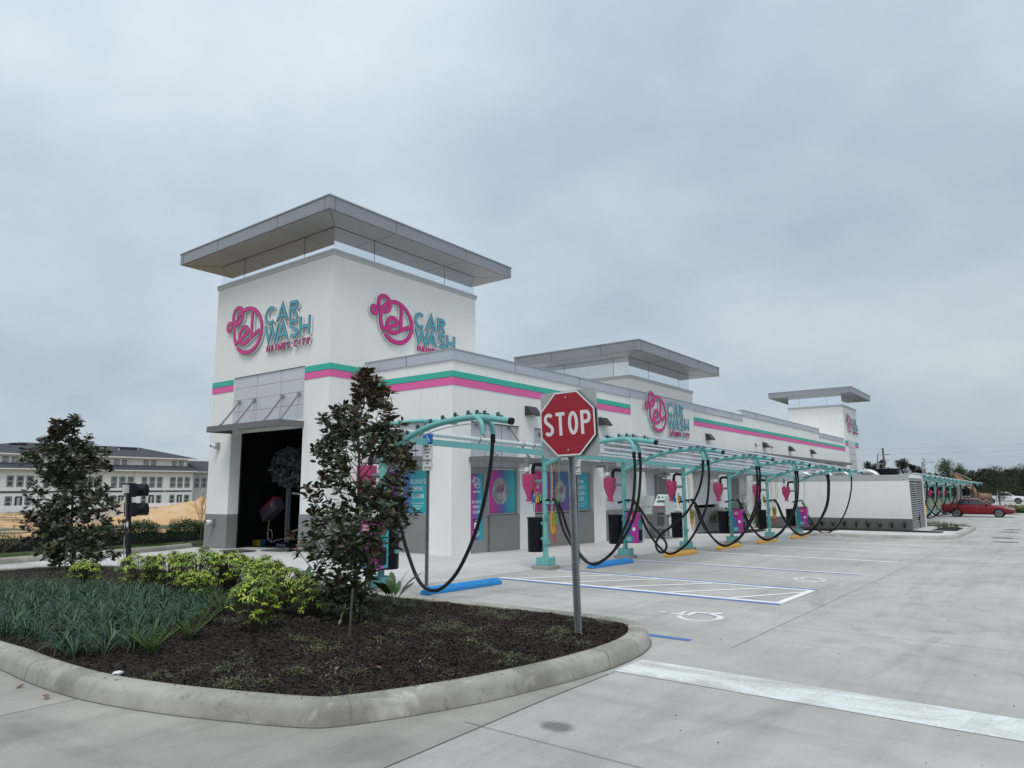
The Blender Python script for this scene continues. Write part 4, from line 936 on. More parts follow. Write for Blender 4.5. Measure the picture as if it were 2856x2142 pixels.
NL = ['vacuum station behind the nearer dark-leaved tree, its arch ending in one long hose', 'vacuum station beside the stop sign, hung with blue, yellow, red and green coils',
      'vacuum station right of the stop sign, with a towel box and one looped hose', 'vacuum station with rainbow coils in front of the dark grey service door',
      'vacuum station with a towel box in front of the planted bed and wide shrub', 'vacuum station with rainbow coils and two hoses, between the planted bed and the white enclosure',
      'last near vacuum station, its single hose hanging before the white enclosure']
PROT = {}
def place(kind, hk, i, x, y, label, row):
    key = (kind, hk)
    if key not in PROT: PROT[key] = station(kind, hose_paths(hk), label, x, y, row); o = PROT[key]
    else: o = copy_tree(PROT[key]); o['label'] = label; o['group'] = row
    o.location = (x, y, gz(x, y)+.0); return o
HK = ['single', 'pair', 'loop', 'pair', 'pair', 'pair', 'single']
for i, x in enumerate(NX): place(KINDS[i], HK[i], i, x, 9.47, NL[i], 'vacuum stations in the near row')
FX = [47.8, 52.6, 57.6, 62.9, 68.1, 73.6, 79.7, 85.9]
FL = ['first vacuum station past the white enclosure, tight against its louvred doors', 'second vacuum station past the enclosure, between it and the red car', 'third vacuum station past the enclosure, its hoses crossing behind the red car boot',
      'vacuum station whose hose hangs over the rear wheel of the red car', 'vacuum station whose hose crosses the red car window', 'vacuum station whose hose ends above the red car roof', 'vacuum station next to last at the far end of the canopy', 'farthest vacuum station, at the very end of the canopy']
for i, x in enumerate(FX): place('plain', 'pair', i, x, 8.1, FL[i], 'vacuum stations in the far row')

# --- canopies joining the stations
def canopy_frame(xs, y, label, first):
    t = thing('shade_canopy', label, 'canopy', (xs[0], y, gz(xs[0], y)), 'teal vacuum canopies')
    def run(m, dy, dz, fn, a=0, b=None):
        b = len(xs)-1 if b is None else b
        for i in range(a, b): fn(m, Vector((xs[i], y+dy, gz(xs[i], y)+dz)), Vector((xs[i+1], y+dy, gz(xs[i+1], y)+dz)))
    m = MB(); run(m, -.06, 2.685, lambda m, p, q: m.bar(p, q, .09, .12)); m.build('beam', TEAL, t)
    m = MB(); run(m, .10, 2.86, lambda m, p, q: m.tube([p, q], .05, 12)); pp = m.build('air_pipe', mat('pale_pipe', (.66, .68, .70), .3, metal=.3), t, smooth=True)
    m = MB()
    for i in range(len(xs)-1):
        for f in (.12, .2, .55, .86, .94):
            x = lerp(xs[i], xs[i+1], f); z = lerp(gz(xs[i], y), gz(xs[i+1], y), f)+2.86; m.tube([(x-.02, y+.10, z), (x+.02, y+.10, z)], .056, 12); m.box(x-.01, x+.01, y+.09, y+.11, z-.2, z-.05)
    m.build('pipe_clamp', STEEL, pp)
    for i in range(10):
        q = AP[7+int(i*2.9)]; m = MB()
        for k in range(first, len(xs)-1):
            a = Vector((xs[k], y+q.y, gz(xs[k], y)+q.z+.105)); b = Vector((xs[k+1], y+q.y, gz(xs[k+1], y)+q.z+.105)); m.obox((a+b)/2, (b-a)/2, (0, .05, .03), (0, -.003, .005))
        m.build('slat', mat('slat_silver', (.46, .48, .52), .4, metal=.4) if i == 0 else bpy.data.materials['slat_silver'], t)
    if first == 0: return
    m = MB(); m.tube(smooth_path([(xs[0]-.4, y-.3, 2.95), (xs[0], y-.9, 3.02), (xs[0]+.3, y-1.5, 2.98)], 5), .04, 10); m.build('curved_rail', TEAL, t)
canopy_frame(NX, 9.47, 'near teal canopy of beam, pale pipe and silver slats joining the vacuum arches', 1)
canopy_frame([45.0]+FX+[88.5], 8.1, 'far teal canopy running past the red car beyond the white enclosure', 0)

# --- bins and towel dispensers on the posts
def bin_(x, y, z0, r, h, label, kind):
    t = thing('trash_bin', label, 'trash bin', (x, y, z0), 'black bins hung on the vacuum posts')
    m = MB(); m.lathe([(r*.94, 0), (r*.96, .01), (r, h-.05)], (x, y, z0), 24 if kind else 10); m.build('drum', BLACKP, t, smooth=True)
    m = MB(); m.lathe([(r*1.05, h-.05), (r*1.06, h-.045), (r*1.06, h-.005), (r*1.03, h), (r*.7, h+.005)], (x, y, z0), 24 if kind else 10); m.build('rim', BLACK, t)
    m = MB(); m.box(x-.03, x+.03, y-r-.05, y-r*.9, z0+h*.35, z0+h*.42); m.box(x-.03, x+.03, y-r-.05, y-r*.9, z0+h*.8, z0+h*.87); m.build('bracket', TEAL, t)
BLAB = ['black bin half hidden behind the nearer tree', 'round black bin left of the post with rainbow coils, by the stop sign', 'black bin beside the towel box with the looped hose in front', 'narrow black bin in front of the dark service door', 'black bin left of the towel box by the planted shrub', 'black bin left of the rainbow coils near the enclosure', 'black bin on the last post before the enclosure']
for i, x in enumerate(NX):
    g0 = gz(x, 9.5)
    bin_(x if i else 8.72, 9.47+.29 if i else 9.44, g0+.38, .185 if i % 2 else .21, .80, BLAB[i], i == 1)
for i, x in enumerate(FX[:5]): bin_(x, 8.39, gz(x, 8.4)+.38, .2, .80, ['black bin on the first post past the enclosure', 'black bin beside the magenta box past the enclosure', 'black bin just left of the red car boot', 'black bin mostly hidden by the red car boot', 'black bin hidden behind the red car'][i], False)
WRAP = gradient('towel_wrap', 1, [(0, (.50, .03, .32)), (.3, (.50, .03, .34)), (.55, (.16, .06, .34)), (.8, (.03, .20, .36)), (1, (.02, .32, .34))], .35)
WRAPF = gradient('towel_wrap_side', 0, [(0, (.50, .03, .34)), (.5, (.45, .04, .36)), (.75, (.06, .35, .42)), (1, (.04, .38, .42))], .35)
def dispenser(x, y, z0, label, mirror=False):
    t = thing('towel_dispenser', label, 'towel dispenser', (x, y, z0), 'pink and teal towel boxes on the vacuum posts')
    h = .84
    MB().box(x-.17, x+.17, y-.19, y+.19, z0, z0+h).build('cabinet', WRAP, t, bevel=.012)
    MB().box(x-.165, x+.165, y-.196, y-.191, z0+.01, z0+h-.01).build('side_wrap', WRAPF, t)
    MB().box(x-.175, x+.175, y-.2, y+.195, z0+h, z0+h+.015).build('lid', BLACKP, t)
    O = Vector((x-.17, y, z0)); U = Vector((0, -1, 0)); V = Vector((0, 0, 1)); N = Vector((-1, 0, 0))
    m = MB(); m.prism([(-.19, .10), (-.15, .03), (.05, .03), (.10, .10), (.05, .20), (-.15, .20), (-.19, .15)], O, U, V, N, .004); m.build('teal_plate', mat('plate_teal', (.02, .30, .32), .4), t)
    m = MB(); m.prism([(-.12, .55), (.10, .55), (.10, .82), (-.12, .82)], O, U, V, N, .004); m.build('magenta_plate', mat('plate_magenta', (.42, .02, .16), .4), t)
    m = MB(); line(m, 'CLEAN', -.05, .125, .035, .007, O, U, V, N, .007); line(m, 'TOWELS', -.05, .065, .035, .007, O, U, V, N, .007)
    line(m, 'CLEAN', -.01, .70, .035, .006, O, U, V, N, .007); line(m, 'TOWELS', -.01, .64, .035, .006, O, U, V, N, .007)
    m.prism([(.10+.045*cos(2*pi*i/12)*(1+.15*(i % 2)), .38+.05*sin(2*pi*i/12)*(1+.15*(i % 2))) for i in range(12)], O, U, V, N, .006)
    m.build('lettering', INK, t)
    O = Vector((x, y-.196, z0)); U = Vector((1, 0, 0)); N = Vector((0, -1, 0))
    m = MB(); m.prism([(-.08, .08), (-.05, .06), (.09, .06), (.12, .08), (.12, .34), (.09, .36), (-.05, .36), (-.08, .34)], O, U, V, N, .004); m.build('towel_slot', DARKIN, t)
    m = MB(); m.prism([(-.10, .46), (-.01, .38), (.08, .46), (.08, .58), (-.10, .58)], O, U, V, N, .004); m.build('teal_tab', bpy.data.materials['plate_teal'], t)
    m = MB(); m.prism([(-.10, .66), (.08, .66), (.08, .76), (-.10, .76)], O, U, V, N, .004); m.build('pink_tab', bpy.data.materials['plate_magenta'], t)
for i, l in ((0, 'towel box seen in scraps behind the nearer tree'), (2, 'large pink and teal towel box right of the stop sign'), (4, 'towel box in front of the planted shrub'), (6, 'towel box on the last near post, a green coil hanging over it')):
    x = NX[i]; dispenser(x-.05 if i else 8.30, 9.18 if i else 9.34, gz(x, 9.5)+.43, l)
dispenser(FX[1], 7.8, gz(FX[1], 8)+.43, 'small magenta towel box beyond the enclosure, left of the red car')

# --- wheel stops
def wheel_stop(x, y, L, m_, label, grp):
    t = thing('wheel_stop', label, 'wheel stop', (x, y, gz(x, y)), grp)
    z = gz(x, y); h = .125; m = MB(); e = .14
    P_ = lambda sx, sy, k: (x+sx*(L/2-(e if k else 0)), y+sy*(.085 if not k else .05), gz(x+sx*L/2, y)+(.0 if not k else h))
    vs = [P_(-1, -1, 0), P_(1, -1, 0), P_(1, 1, 0), P_(-1, 1, 0)]; mid = [(v[0], v[1], v[2]+.06) for v in vs]; top = [P_(-1, -1, 1), P_(1, -1, 1), P_(1, 1, 1), P_(-1, 1, 1)]
    m.add(vs+mid+top, [(0, 3, 2, 1)]+[(i, (i+1) % 4, 4+(i+1) % 4, 4+i) for i in range(4)]+[(4+i, 4+(i+1) % 4, 8+(i+1) % 4, 8+i) for i in range(4)]+[(8, 9, 10, 11)])
    m.build('block', m_, t, bevel=.012)
    m = MB()
    for s in (-.6, .6): m.lathe([(.018, 0), (.018, .006)], (x+s*L/2*1.0, y, gz(x, y)+h+.001), 8)
    m.build('anchor_bolt', STEEL, t)
BLU = mat('blue_paint', (.02, .26, .66), .55, var=.10, vscale=12, bump=.2, bscale=50); YEL = mat('yellow_paint', (.78, .42, .05), .55, var=.10, vscale=12, bump=.2, bscale=50)
wheel_stop(9.76, 8.55, 2.05, BLU, 'blue wheel stop nearest the planting bed, under the lone hose', 'blue wheel stops of the accessible bays')
wheel_stop(15.45, 8.72, 2.05, BLU, 'blue wheel stop right of the stop sign post', 'blue wheel stops of the accessible bays')
for x, l in ((19.5, 'nearest yellow wheel stop, under the looped hose'), (23.4, 'second yellow wheel stop from the stop sign'), (27.4, 'third yellow wheel stop, before the planted shrub'), (31.7, 'farthest yellow wheel stop, in front of the enclosure kerb')):
    wheel_stop(x, 8.68, 2.05, YEL, l, 'yellow wheel stops in the vacuum bays')
wheel_stop(55.5, 7.3, 2.0, YEL, 'small yellow wheel stop beyond the enclosure, left of the red car', 'yellow wheel stops in the vacuum bays')

# --- stop sign
def u_post(m, x, y, z0, z1, ang, w=.075):
    a = Vector((cos(ang), sin(ang), 0)); n = Vector((-sin(ang), cos(ang), 0)); prof = [(-w/2-.018, 0), (-w/2, 0), (-w/2+.012, .035), (w/2-.012, .035), (w/2, 0), (w/2+.018, 0)]
    b = Vector((x, y, 0)); vs = []
    for z in (z0, z1):
        for p in prof: vs.append(b+a*p[0]+n*p[1]+Vector((0, 0, z)))
        for p in prof[::-1]: vs.append(b+a*p[0]+n*(p[1]+.005)+Vector((0, 0, z)))
    k = 12; m.add(vs, [(i, (i+1) % k, k+(i+1) % k, k+i) for i in range(k)]+[tuple(range(k)), tuple(range(2*k-1, k-1, -1))])
    return a, n
SX, SY = 6.79, 4.27; z0 = gz(SX, SY)+.12
ang = -pi/2               # direction of the sign face, left to right
t = thing('stop_sign', 'red octagonal stop sign on a grey perforated post in the planting bed', 'stop sign', (SX, SY, z0))
m = MB(); a, n = u_post(m, SX, SY, z0-.3, 2.25+.68, ang, .060); m.build('post', GALV, t)
a2 = a
N = Vector((a.y, -a.x, 0))           # towards the viewer
if N.dot(Vector((-1, -.6, 0))) < 0: N = -N
m = MB()
for i in range(46): c = Vector((SX, SY, z0+.06+i*.045))+N*-.033; 
for i in range(46):
    c = Vector((SX, SY, z0+.05+i*.045)); 
    for s in (-1,): m.obox(c+a*.038+N*.0012, a*.0035, N*.0012, Vector((0, 0, .0045)))
m.build('punched_holes', mat('hole_light', (.55, .58, .6), .6), t)
tilt = Vector((0, 0, 1))+a*-.02; tilt.normalize(); Vv = tilt; Uv = (a-tilt*a.dot(tilt)).normalized(); 
C = Vector((SX, SY, 2.59))+N*.012
def rrect(w, h, r, k=6):
    o = []
    for cx_, cy_, a0 in ((w-r, h-r, 0), (-w+r, h-r, 90), (-w+r, -h+r, 180), (w-r, -h+r, 270)): o += arc(cx_, cy_, r, r, a0, a0+90, k)
    return o
BACK = mat('bare_aluminium', (.42, .43, .42), .42, metal=.5, var=.12, vscale=14)
m = MB(); m.prism(rrect(.385, .385, .045), C, Uv, Vv, N, .003); m.build('square_backing', BACK, t)
oc = lambda R: [(R*cos(radians(22.5+45*i)), R*sin(radians(22.5+45*i))) for i in range(8)]
F = C+N*.045; 
RETW = mat('reflective_white', (.66, .66, .67), .5); RETR = mat('reflective_red', (.30, .005, .018), .45)
m = MB(); m.prism(oc(.398), C+N*.0035, Uv, Vv, N, .040); m.build('shade_octagon', BLACKP, t)  # black octagon added to paint in the dark shade behind the face
m = MB(); m.prism(oc(.402), F, Uv, Vv, N, .003); m.build('octagon_border', RETW, t)
m = MB(); m.prism(oc(.382), F+N*.0031, Uv, Vv, N, .0008); m.build('octagon_face', RETR, t)
m = MB()
for i, (c_, x) in enumerate(zip('STOP', (-.252, -.090, .082, .252))): 
    w_ = .135 if c_ != 'T' else .125
    letter(m, c_, (x-w_/2, x+w_/2, -.135, .135), .040, F+N*.004, Uv, Vv, N, .0010)
m.build('lettering', RETW, t)
m = MB()
for s in (-1, 1): p = F+N*.004+Vv*.305*s; m.tube([p, p+N*.006], .011, 10)
m.build('bolt', mat('bolt_head', (.6, .5, .5), .3, metal=.6), t)
for ch in t.children:                  # the whole sign leans a little
    for v in ch.data.vertices: v.co.y += v.co.z*.025
# --- accessible parking signs
def park_sign(x, y, label, fl):
    z = gz(x, y); ang = -pi/2; t = thing('parking_sign', label, 'parking sign', (x, y, z), 'accessible parking signs')
    m = MB(); a, n = u_post(m, x, y, z-.1, 2.92, ang, .055); m.build('post', GALV, t)
    N = Vector((-1, 0, 0)); U = Vector((0, -1, 0)); V = Vector((0, 0, 1)); O = Vector((x-.01, y, 0))
    sw = bpy.data.materials.get('sign_white') or mat('sign_white', (.74, .75, .76), .5); sb = bpy.data.materials.get('sign_panel_blue') or mat('sign_panel_blue', (.02, .12, .45), .45); sk = SEAM
    m = MB(); m.prism([(p[0], p[1]+2.80) for p in rrect(.135, .10, .02, 4)], O, U, V, N, .003); b1 = m.build('symbol_plate', sb, t)
    m = MB(); m.stroke([(-.01, 2.86), (-.01, 2.80), (.03, 2.80), (.05, 2.75)], .018, O, U, V, N, .0045); m.stroke(arc(-.02, 2.765, .04, .04, 110, 340, 12), .014, O, U, V, N, .0048)
    m.build('wheelchair_symbol', sw, b1)
    for nm, zc, h, rows in (('permit_plate', 2.56, .155, [('PARKING BY', 2.645), ('DISABLED', 2.585), ('PERMIT', 2.525), ('ONLY', 2.455)]), ('fine_plate', 2.29, .09, [('FINE', 2.32), ('$250 MAX', 2.24)])):
        m = MB(); m.prism([(p[0], p[1]+zc) for p in rrect(.135, h, .03, 5)], O, U, V, N, .003); b1 = m.build(nm, sw, t)
        m = MB(); m.stroke([(p[0], p[1]+zc) for p in rrect(.124, h-.011, .022, 5)[:-1]], .005, O, U, V, N, .004, closed=True)
        for s_, zz_ in rows: line(m, s_, 0, zz_, .036, .0062, O, U, V, N, .005, asp=.52, gap=.14)
        m.build('lettering', sk, b1)
park_sign(9.65, 9.38, 'accessible parking sign on a bare post left of the office corner, by the nearer tree', 0)
park_sign(15.47, 9.68, 'accessible parking sign mostly hidden behind the stop sign post', 1)
# --- lane signal seen from behind
x, y = 8.13, 17.85; z = gz(x, y)
t = thing('lane_signal', 'black two-lamp lane signal on a square post, seen from behind', 'lane signal', (x, y, z))
SB = mat('signal_black', (.006, .007, .012), .55, spec=.25)
MB().box(x-.14, x+.14, y-.12, y+.12, z-.02, z+.02).build('base_plate', SB, t); MB().box(x-.035, x+.035, y-.075, y+.075, z+.02, 2.03).build('post', SB, t, bevel=.01)
for zc in (1.87, 1.40):
    h = MB(); h.prism(rrect(.20, .17, .04, 4), Vector((x-.02, y-.0, zc)), (0, -1, 0), (0, 0, 1), (1, 0, 0), .12); hd = h.build('lamp_head', SB, t)
    m = MB(); m.tube([(x+.12, y-.02, zc), (x+.42, y-.06, zc)], .155, 18); m.tube([(x+.12, y+.05, zc-.0), (x+.34, y-.20, zc+.0)], .13, 16); m.build('visor', SB, hd, smooth=True)
m = MB().box(x-.13, x-.03, y-.10, y+.04, 1.80, 2.0); m.build('junction_box', mat('box_pale', (.55, .57, .55), .5), t)
m = MB().box(x-.06, x-.051, y-.1, y+.09, .98, 1.13); m.build('notice_plate', WHITE, t)
m = MB().tube(smooth_path([(x-.08, y-.03, 1.8), (x-.08, y-.02, 1.2), (x-.08, y+.03, .7), (x-.09, y+.06, .35), (x-.08, y-.02, .2), (x-.07, y-.08, .08)], 5), .014, 8); m.build('conduit', mat('conduit_grey', (.30, .31, .33), .5), t)
for ch in list(t.children)+[g_ for c_ in t.children for g_ in c_.children]:      # the signal leans a little
    for v in ch.data.vertices: v.co.x -= v.co.z*.045+.02; v.co.y += v.co.z*.06+.03
# ---------------------------------------------------------------- white equipment enclosure
EX, EY0, EY1, EX1 = 40.63, 5.62, 13.1, 46.1
zt, zb = 2.43, -1.0
t = thing('equipment_enclosure', 'white walled equipment enclosure with grey base and tall louvred doors', 'enclosure', (EX, EY0, gz(EX, EY0)))
m = MB(); m.box(EX, EX+.25, EY0, EY1, .22, 2.17); m.box(EX+.25, EX+.38, EY0, EY0+.25, -1, 2.45); m.box(EX1-.12, EX1, EY0, EY1, -1, 2.40); m.box(EX, EX+.25, EY0-.0, EY0+.001, 2.17, 2.2); m.box(EX+.25, EX1-.25, EY1-.2, EY1, -1, 2.4)
m.box(EX+.38, EX1-.25, EY0, EY0+.25, 2.28, 2.45)
m.build('wall', STUCCO, t)
MB().box(EX-.02, EX+.25, EY0-.02, EY1, 2.171, 2.45).build('top_band', mat('band_grey', (.42, .44, .46), .6), t)
MB().box(EX-.02, EX+.25, EY0-.02, EY1, zb, .219).build('wainscot', mat('dark_grey_stucco', (.155, .155, .155), .9, bump=.2, bscale=90), t)
LV = mat('louvre_grey', (.36, .365, .38), .5, metal=.2)
for k, (a, b) in enumerate(((EX+.40, EX+2.86), (EX+2.90, EX1-.14))):
    m = MB(); m.box(a, a+.07, EY0+.05, EY0+.12, -.75, 2.27); m.box(b-.07, b, EY0+.05, EY0+.12, -.75, 2.27); m.box(a+.07, b-.07, EY0+.05, EY0+.12, 2.12, 2.27); m.box(a+.07, b-.07, EY0+.05, EY0+.12, -.75, -.55)
    d = m.build('louvred_door', LV, t); m = MB(); z = -.52
    while z < 2.08: m.obox(((a+b)/2, EY0+.07, z), ((b-a)/2-.075, 0, 0), (0, .04, .034), (0, -.005, .006)); z += .115
    m.build('louvre', LV, d); MB().box(a+.05, b-.05, EY0+.13, EY0+.15, -.7, 2.2).build('backing', DARKIN, d)
m = MB().box(EX+2.81, EX+2.95, EY0-.02, EY0+.04, .06, .22); m.box(EX+2.97, EX+3.03, EY0+.0, EY0+.03, -.62, .4); m.build('lock', BLACKP, t)
# machinery standing behind the enclosure wall
t = thing('vacuum_ducts', 'silver vacuum ducts with bends showing above the enclosure wall', 'ducts', (43.2, 9.5, -.4))
for y0, r in ((9.6, .17), (8.7, .16), (7.3, .17), (10.8, .15)):
    m = MB(); m.tube(smooth_path([(42.6, y0+.9, -.3), (42.6, y0+.9, 2.3), (42.6, y0+.7, 2.62), (42.6, y0+.3, 2.60), (42.6, y0, 2.3), (42.6, y0-.05, 1.5)], 5), r, 14); m.build('duct', mat('duct_pale', (.55, .57, .59), .35, metal=.5) if 'duct_pale' not in bpy.data.materials else bpy.data.materials['duct_pale'], t, smooth=True)
m = MB(); m.lathe([(.55, -.4), (.55, 2.55), (.6, 2.56), (.6, 2.82), (.2, 2.85)], (43.5, 7.0, 0), 24); o = m.build('dust_tank', BLACKP, smooth=True); tag(o, 'black round tank top rising above the enclosure wall behind the last near hose', 'tank')
# kerb, beds around the enclosure
EK = [(33.4, 9.2), (33.3, 6.6), (33.9, 4.3), (34.9, 3.4), (39, 3.2), (46, 3.3), (47.6, 3.9), (48.2, 5.2), (48, 7.4)]
EK = [(p.x, p.y) for p in smooth_path([(x, y, 0) for x, y in EK], 4)]
kerb('enclosure_kerb', EK, KPROF, False, concrete('pale_kerb_concrete', (.42, .41, .38), wear=1.2))
m = MB(); Q = inset_open(EK, .24); cc = (40.5, 6.5); m.v = [(cc[0], cc[1], gz(*cc)+.06)]+[(x, y, gz(x, y)+.06) for x, y in Q]
m.f = [(0, i, i+1) for i in range(1, len(Q))]+[(0, len(Q), 1)]; struct(m.build('enclosure_island', WALK))
MUL2 = MULCH
patch_ = lambda nm, P_, dz: struct((lambda mb: mb.build(nm, MUL2))(MB().add([(x, y, gz(x, y)+dz) for x, y in P_], [tuple(range(len(P_)))])))
patch_('mulch_strip', [(38.6, 4.6), (38.7, 4.3), (38.9, 4.15), (40.2, 4.2), (40.6, 5.5), (40.6, 11.0), (38.6, 11.0), (38.6, 9.0)], .075)
patch_('mulch_strip', [(41.0, 3.75), (44.5, 3.75), (46.0, 4.2), (46, 4.7), (41.2, 4.9)], .075)
patch_('mulch_strip', [(46.4, 4.6), (47.4, 4.8), (47.7, 6.8), (46.4, 6.8)], .075)
patch_('planted_bed', [(32.0, 13.5), (33.5, 11.75), (37.0, 11.7), (38.4, 12.4), (36.7, 13.6)], .02)
patch_('planted_bed', [(39.9, 13.5), (40.2, 11.9), (45.3, 11.5), (46, 13.5)], .02)
# mat washer with vending console
g0 = gz(27, 12.9)
t = thing('mat_washer', 'stainless mat washing machine with a tilted picture panel, by the long wall', 'machine', (26.9, 12.9, g0))
SS = mat('stainless', (.42, .43, .43), .32, metal=.7, var=.1, vscale=5)
m = MB()
for i in (-1, 1):
    for j in (-1, 1): m.box(27.1+i*.36-.04, 27.1+i*.36+.04, 12.9+j*.40-.04, 12.9+j*.40+.04, g0, g0+1.05)
m.box(26.72, 27.48, 12.48, 13.32, g0+.42, g0+.50); m.box(26.6, 27.6, 12.4, 13.4, g0, g0+.04); m.build('stand', SS, t)
m = MB().box(26.7, 27.5, 12.45, 13.35, g0+1.05, g0+1.32); m.build('wash_head', SS, t)
m = MB(); m.add([(26.66, 12.45, g0+1.36), (26.66, 13.0, g0+1.36), (27.1, 13.0, g0+1.80), (27.1, 12.45, g0+1.80)], [(0, 1, 2, 3)]); m.add([(26.665, 12.45, g0+1.30), (26.665, 13.0, g0+1.30), (26.66, 13.0, g0+1.36), (26.66, 12.45, g0+1.36)], [(0, 1, 2, 3)])
pn = m.build('picture_panel', mat('panel_print', (.62, .72, .73), .4), t)
m = MB()
for k, (u, v, w_, h_) in enumerate(((.1, .62, .2, .2), (.42, .66, .16, .14), (.70, .60, .18, .2), (.15, .25, .7, .22))):
    p = lambda a, b: Vector((26.66+.44*b-.004, 13.0-.55*a, g0+1.36+.44*b+.004)); m.add([p(u, v), p(u+w_, v), p(u+w_*.9, v+h_), p(u+w_*.1, v+h_)], [(0, 1, 2, 3)])
m.build('printed_shape', mat('print_dark', (.10, .13, .14), .5), pn)
m = MB(); m.box(26.655, 26.66, 12.45, 13.0, g0+1.29, g0+1.33); m.build('pink_strip', bpy.data.materials['plate_magenta'], pn)
m = MB(); m.box(26.6, 26.95, 13.08, 13.4, g0+1.0, g0+1.74); m.box(26.58, 27.3, 12.36, 12.44, g0+1.0, g0+1.75); m.build('side_cabinet', mat('cabinet_pale', (.55, .60, .60), .45), t)
m = MB(); line(m, 'CLEAN', 0, 0, .07, .012, (26.597, 13.24, g0+1.28), (0, -1, 0), (0, 0, 1), (-1, 0, 0), .003); m.build('lettering', mat('print_teal', (.05, .3, .33), .5), t)
t = thing('steel_trough', 'wall-mounted steel trough right of the mat washer', 'trough', (29.0, 13.2, g0))
m = MB(); m.box(28.1, 29.1, 12.9, 13.5, g0+.95, g0+1.0); m.box(28.1, 29.1, 12.88, 12.9, g0+.85, g0+1.08); m.box(28.1, 28.14, 12.9, 13.5, g0+.85, g0+1.08); m.box(29.06, 29.1, 12.9, 13.5, g0+.85, g0+1.08); m.bar((28.2, 13.0, g0+.9), (28.2, 13.5, g0+.2), .05); m.bar((29.0, 13.0, g0+.9), (29.0, 13.5, g0+.2), .05); m.tube([(28.5, 13.0, g0+1.0), (28.5, 13.0, g0+1.25), (28.5, 12.8, g0+1.25)], .02, 6); m.build('basin', SS, t)

# ---------------------------------------------------------------- plants
def leaf(m, p, d, n, L, w, fold=.25, droop=.15):
    """pointed oval leaf: p base, d direction, n rough normal"""
    d = d.normalized(); s = d.cross(n)
    if s.length < 1e-4: s = d.cross(Vector((.3, .5, .8)))
    s.normalize(); n = s.cross(d).normalized(); k = len(m.v)
    a = p; b = p+d*L*.42-n*L*droop*.15; c = p+d*L-n*L*droop
    up = n*w*fold
    m.v += [tuple(a), tuple(b+s*w*.5+up), tuple(b), tuple(b-s*w*.5+up), tuple(c)]
    m.f += [(k, k+1, k+2), (k, k+2, k+3), (k+2, k+1, k+4), (k+2, k+4, k+3)]
def leaf2(m, p, d, n, L, w, fold=.22, droop=.15):   # fuller leaf, seven points
    d = d.normalized(); s = d.cross(n)
    if s.length < 1e-4: s = d.cross(Vector((.3, .5, .8)))
    s.normalize(); n = s.cross(d).normalized(); k = len(m.v); up = n*w*fold
    b1 = p+d*L*.28-n*L*droop*.05; b2 = p+d*L*.66-n*L*droop*.42; c = p+d*L-n*L*droop
    m.v += [tuple(p), tuple(b1+s*w*.42+up), tuple(b1), tuple(b1-s*w*.42+up), tuple(b2+s*w*.44+up), tuple(b2), tuple(b2-s*w*.44+up), tuple(c)]
    m.f += [(k, k+1, k+2), (k, k+2, k+3), (k+1, k+4, k+5, k+2), (k+2, k+5, k+6, k+3), (k+4, k+7, k+5), (k+5, k+7, k+6)]
def rv(r): 
    v = Vector((r.gauss(0, 1), r.gauss(0, 1), r.gauss(0, 1))); return v.normalized()
BARK = mat('magnolia_bark', (.12, .095, .075), .85, var=.25, vscale=25)
MAG = foliage('magnolia_leaves', [(.022, .038, .016), (.034, .052, .022), (.048, .066, .028), (.066, .074, .036)], back=(.045, .046, .028), rough=.38, spec=.5)
MAGB = foliage('magnolia_young_leaves', [(.075, .055, .028), (.062, .060, .030), (.098, .066, .034), (.048, .054, .028)], back=(.080, .058, .034), rough=.45)
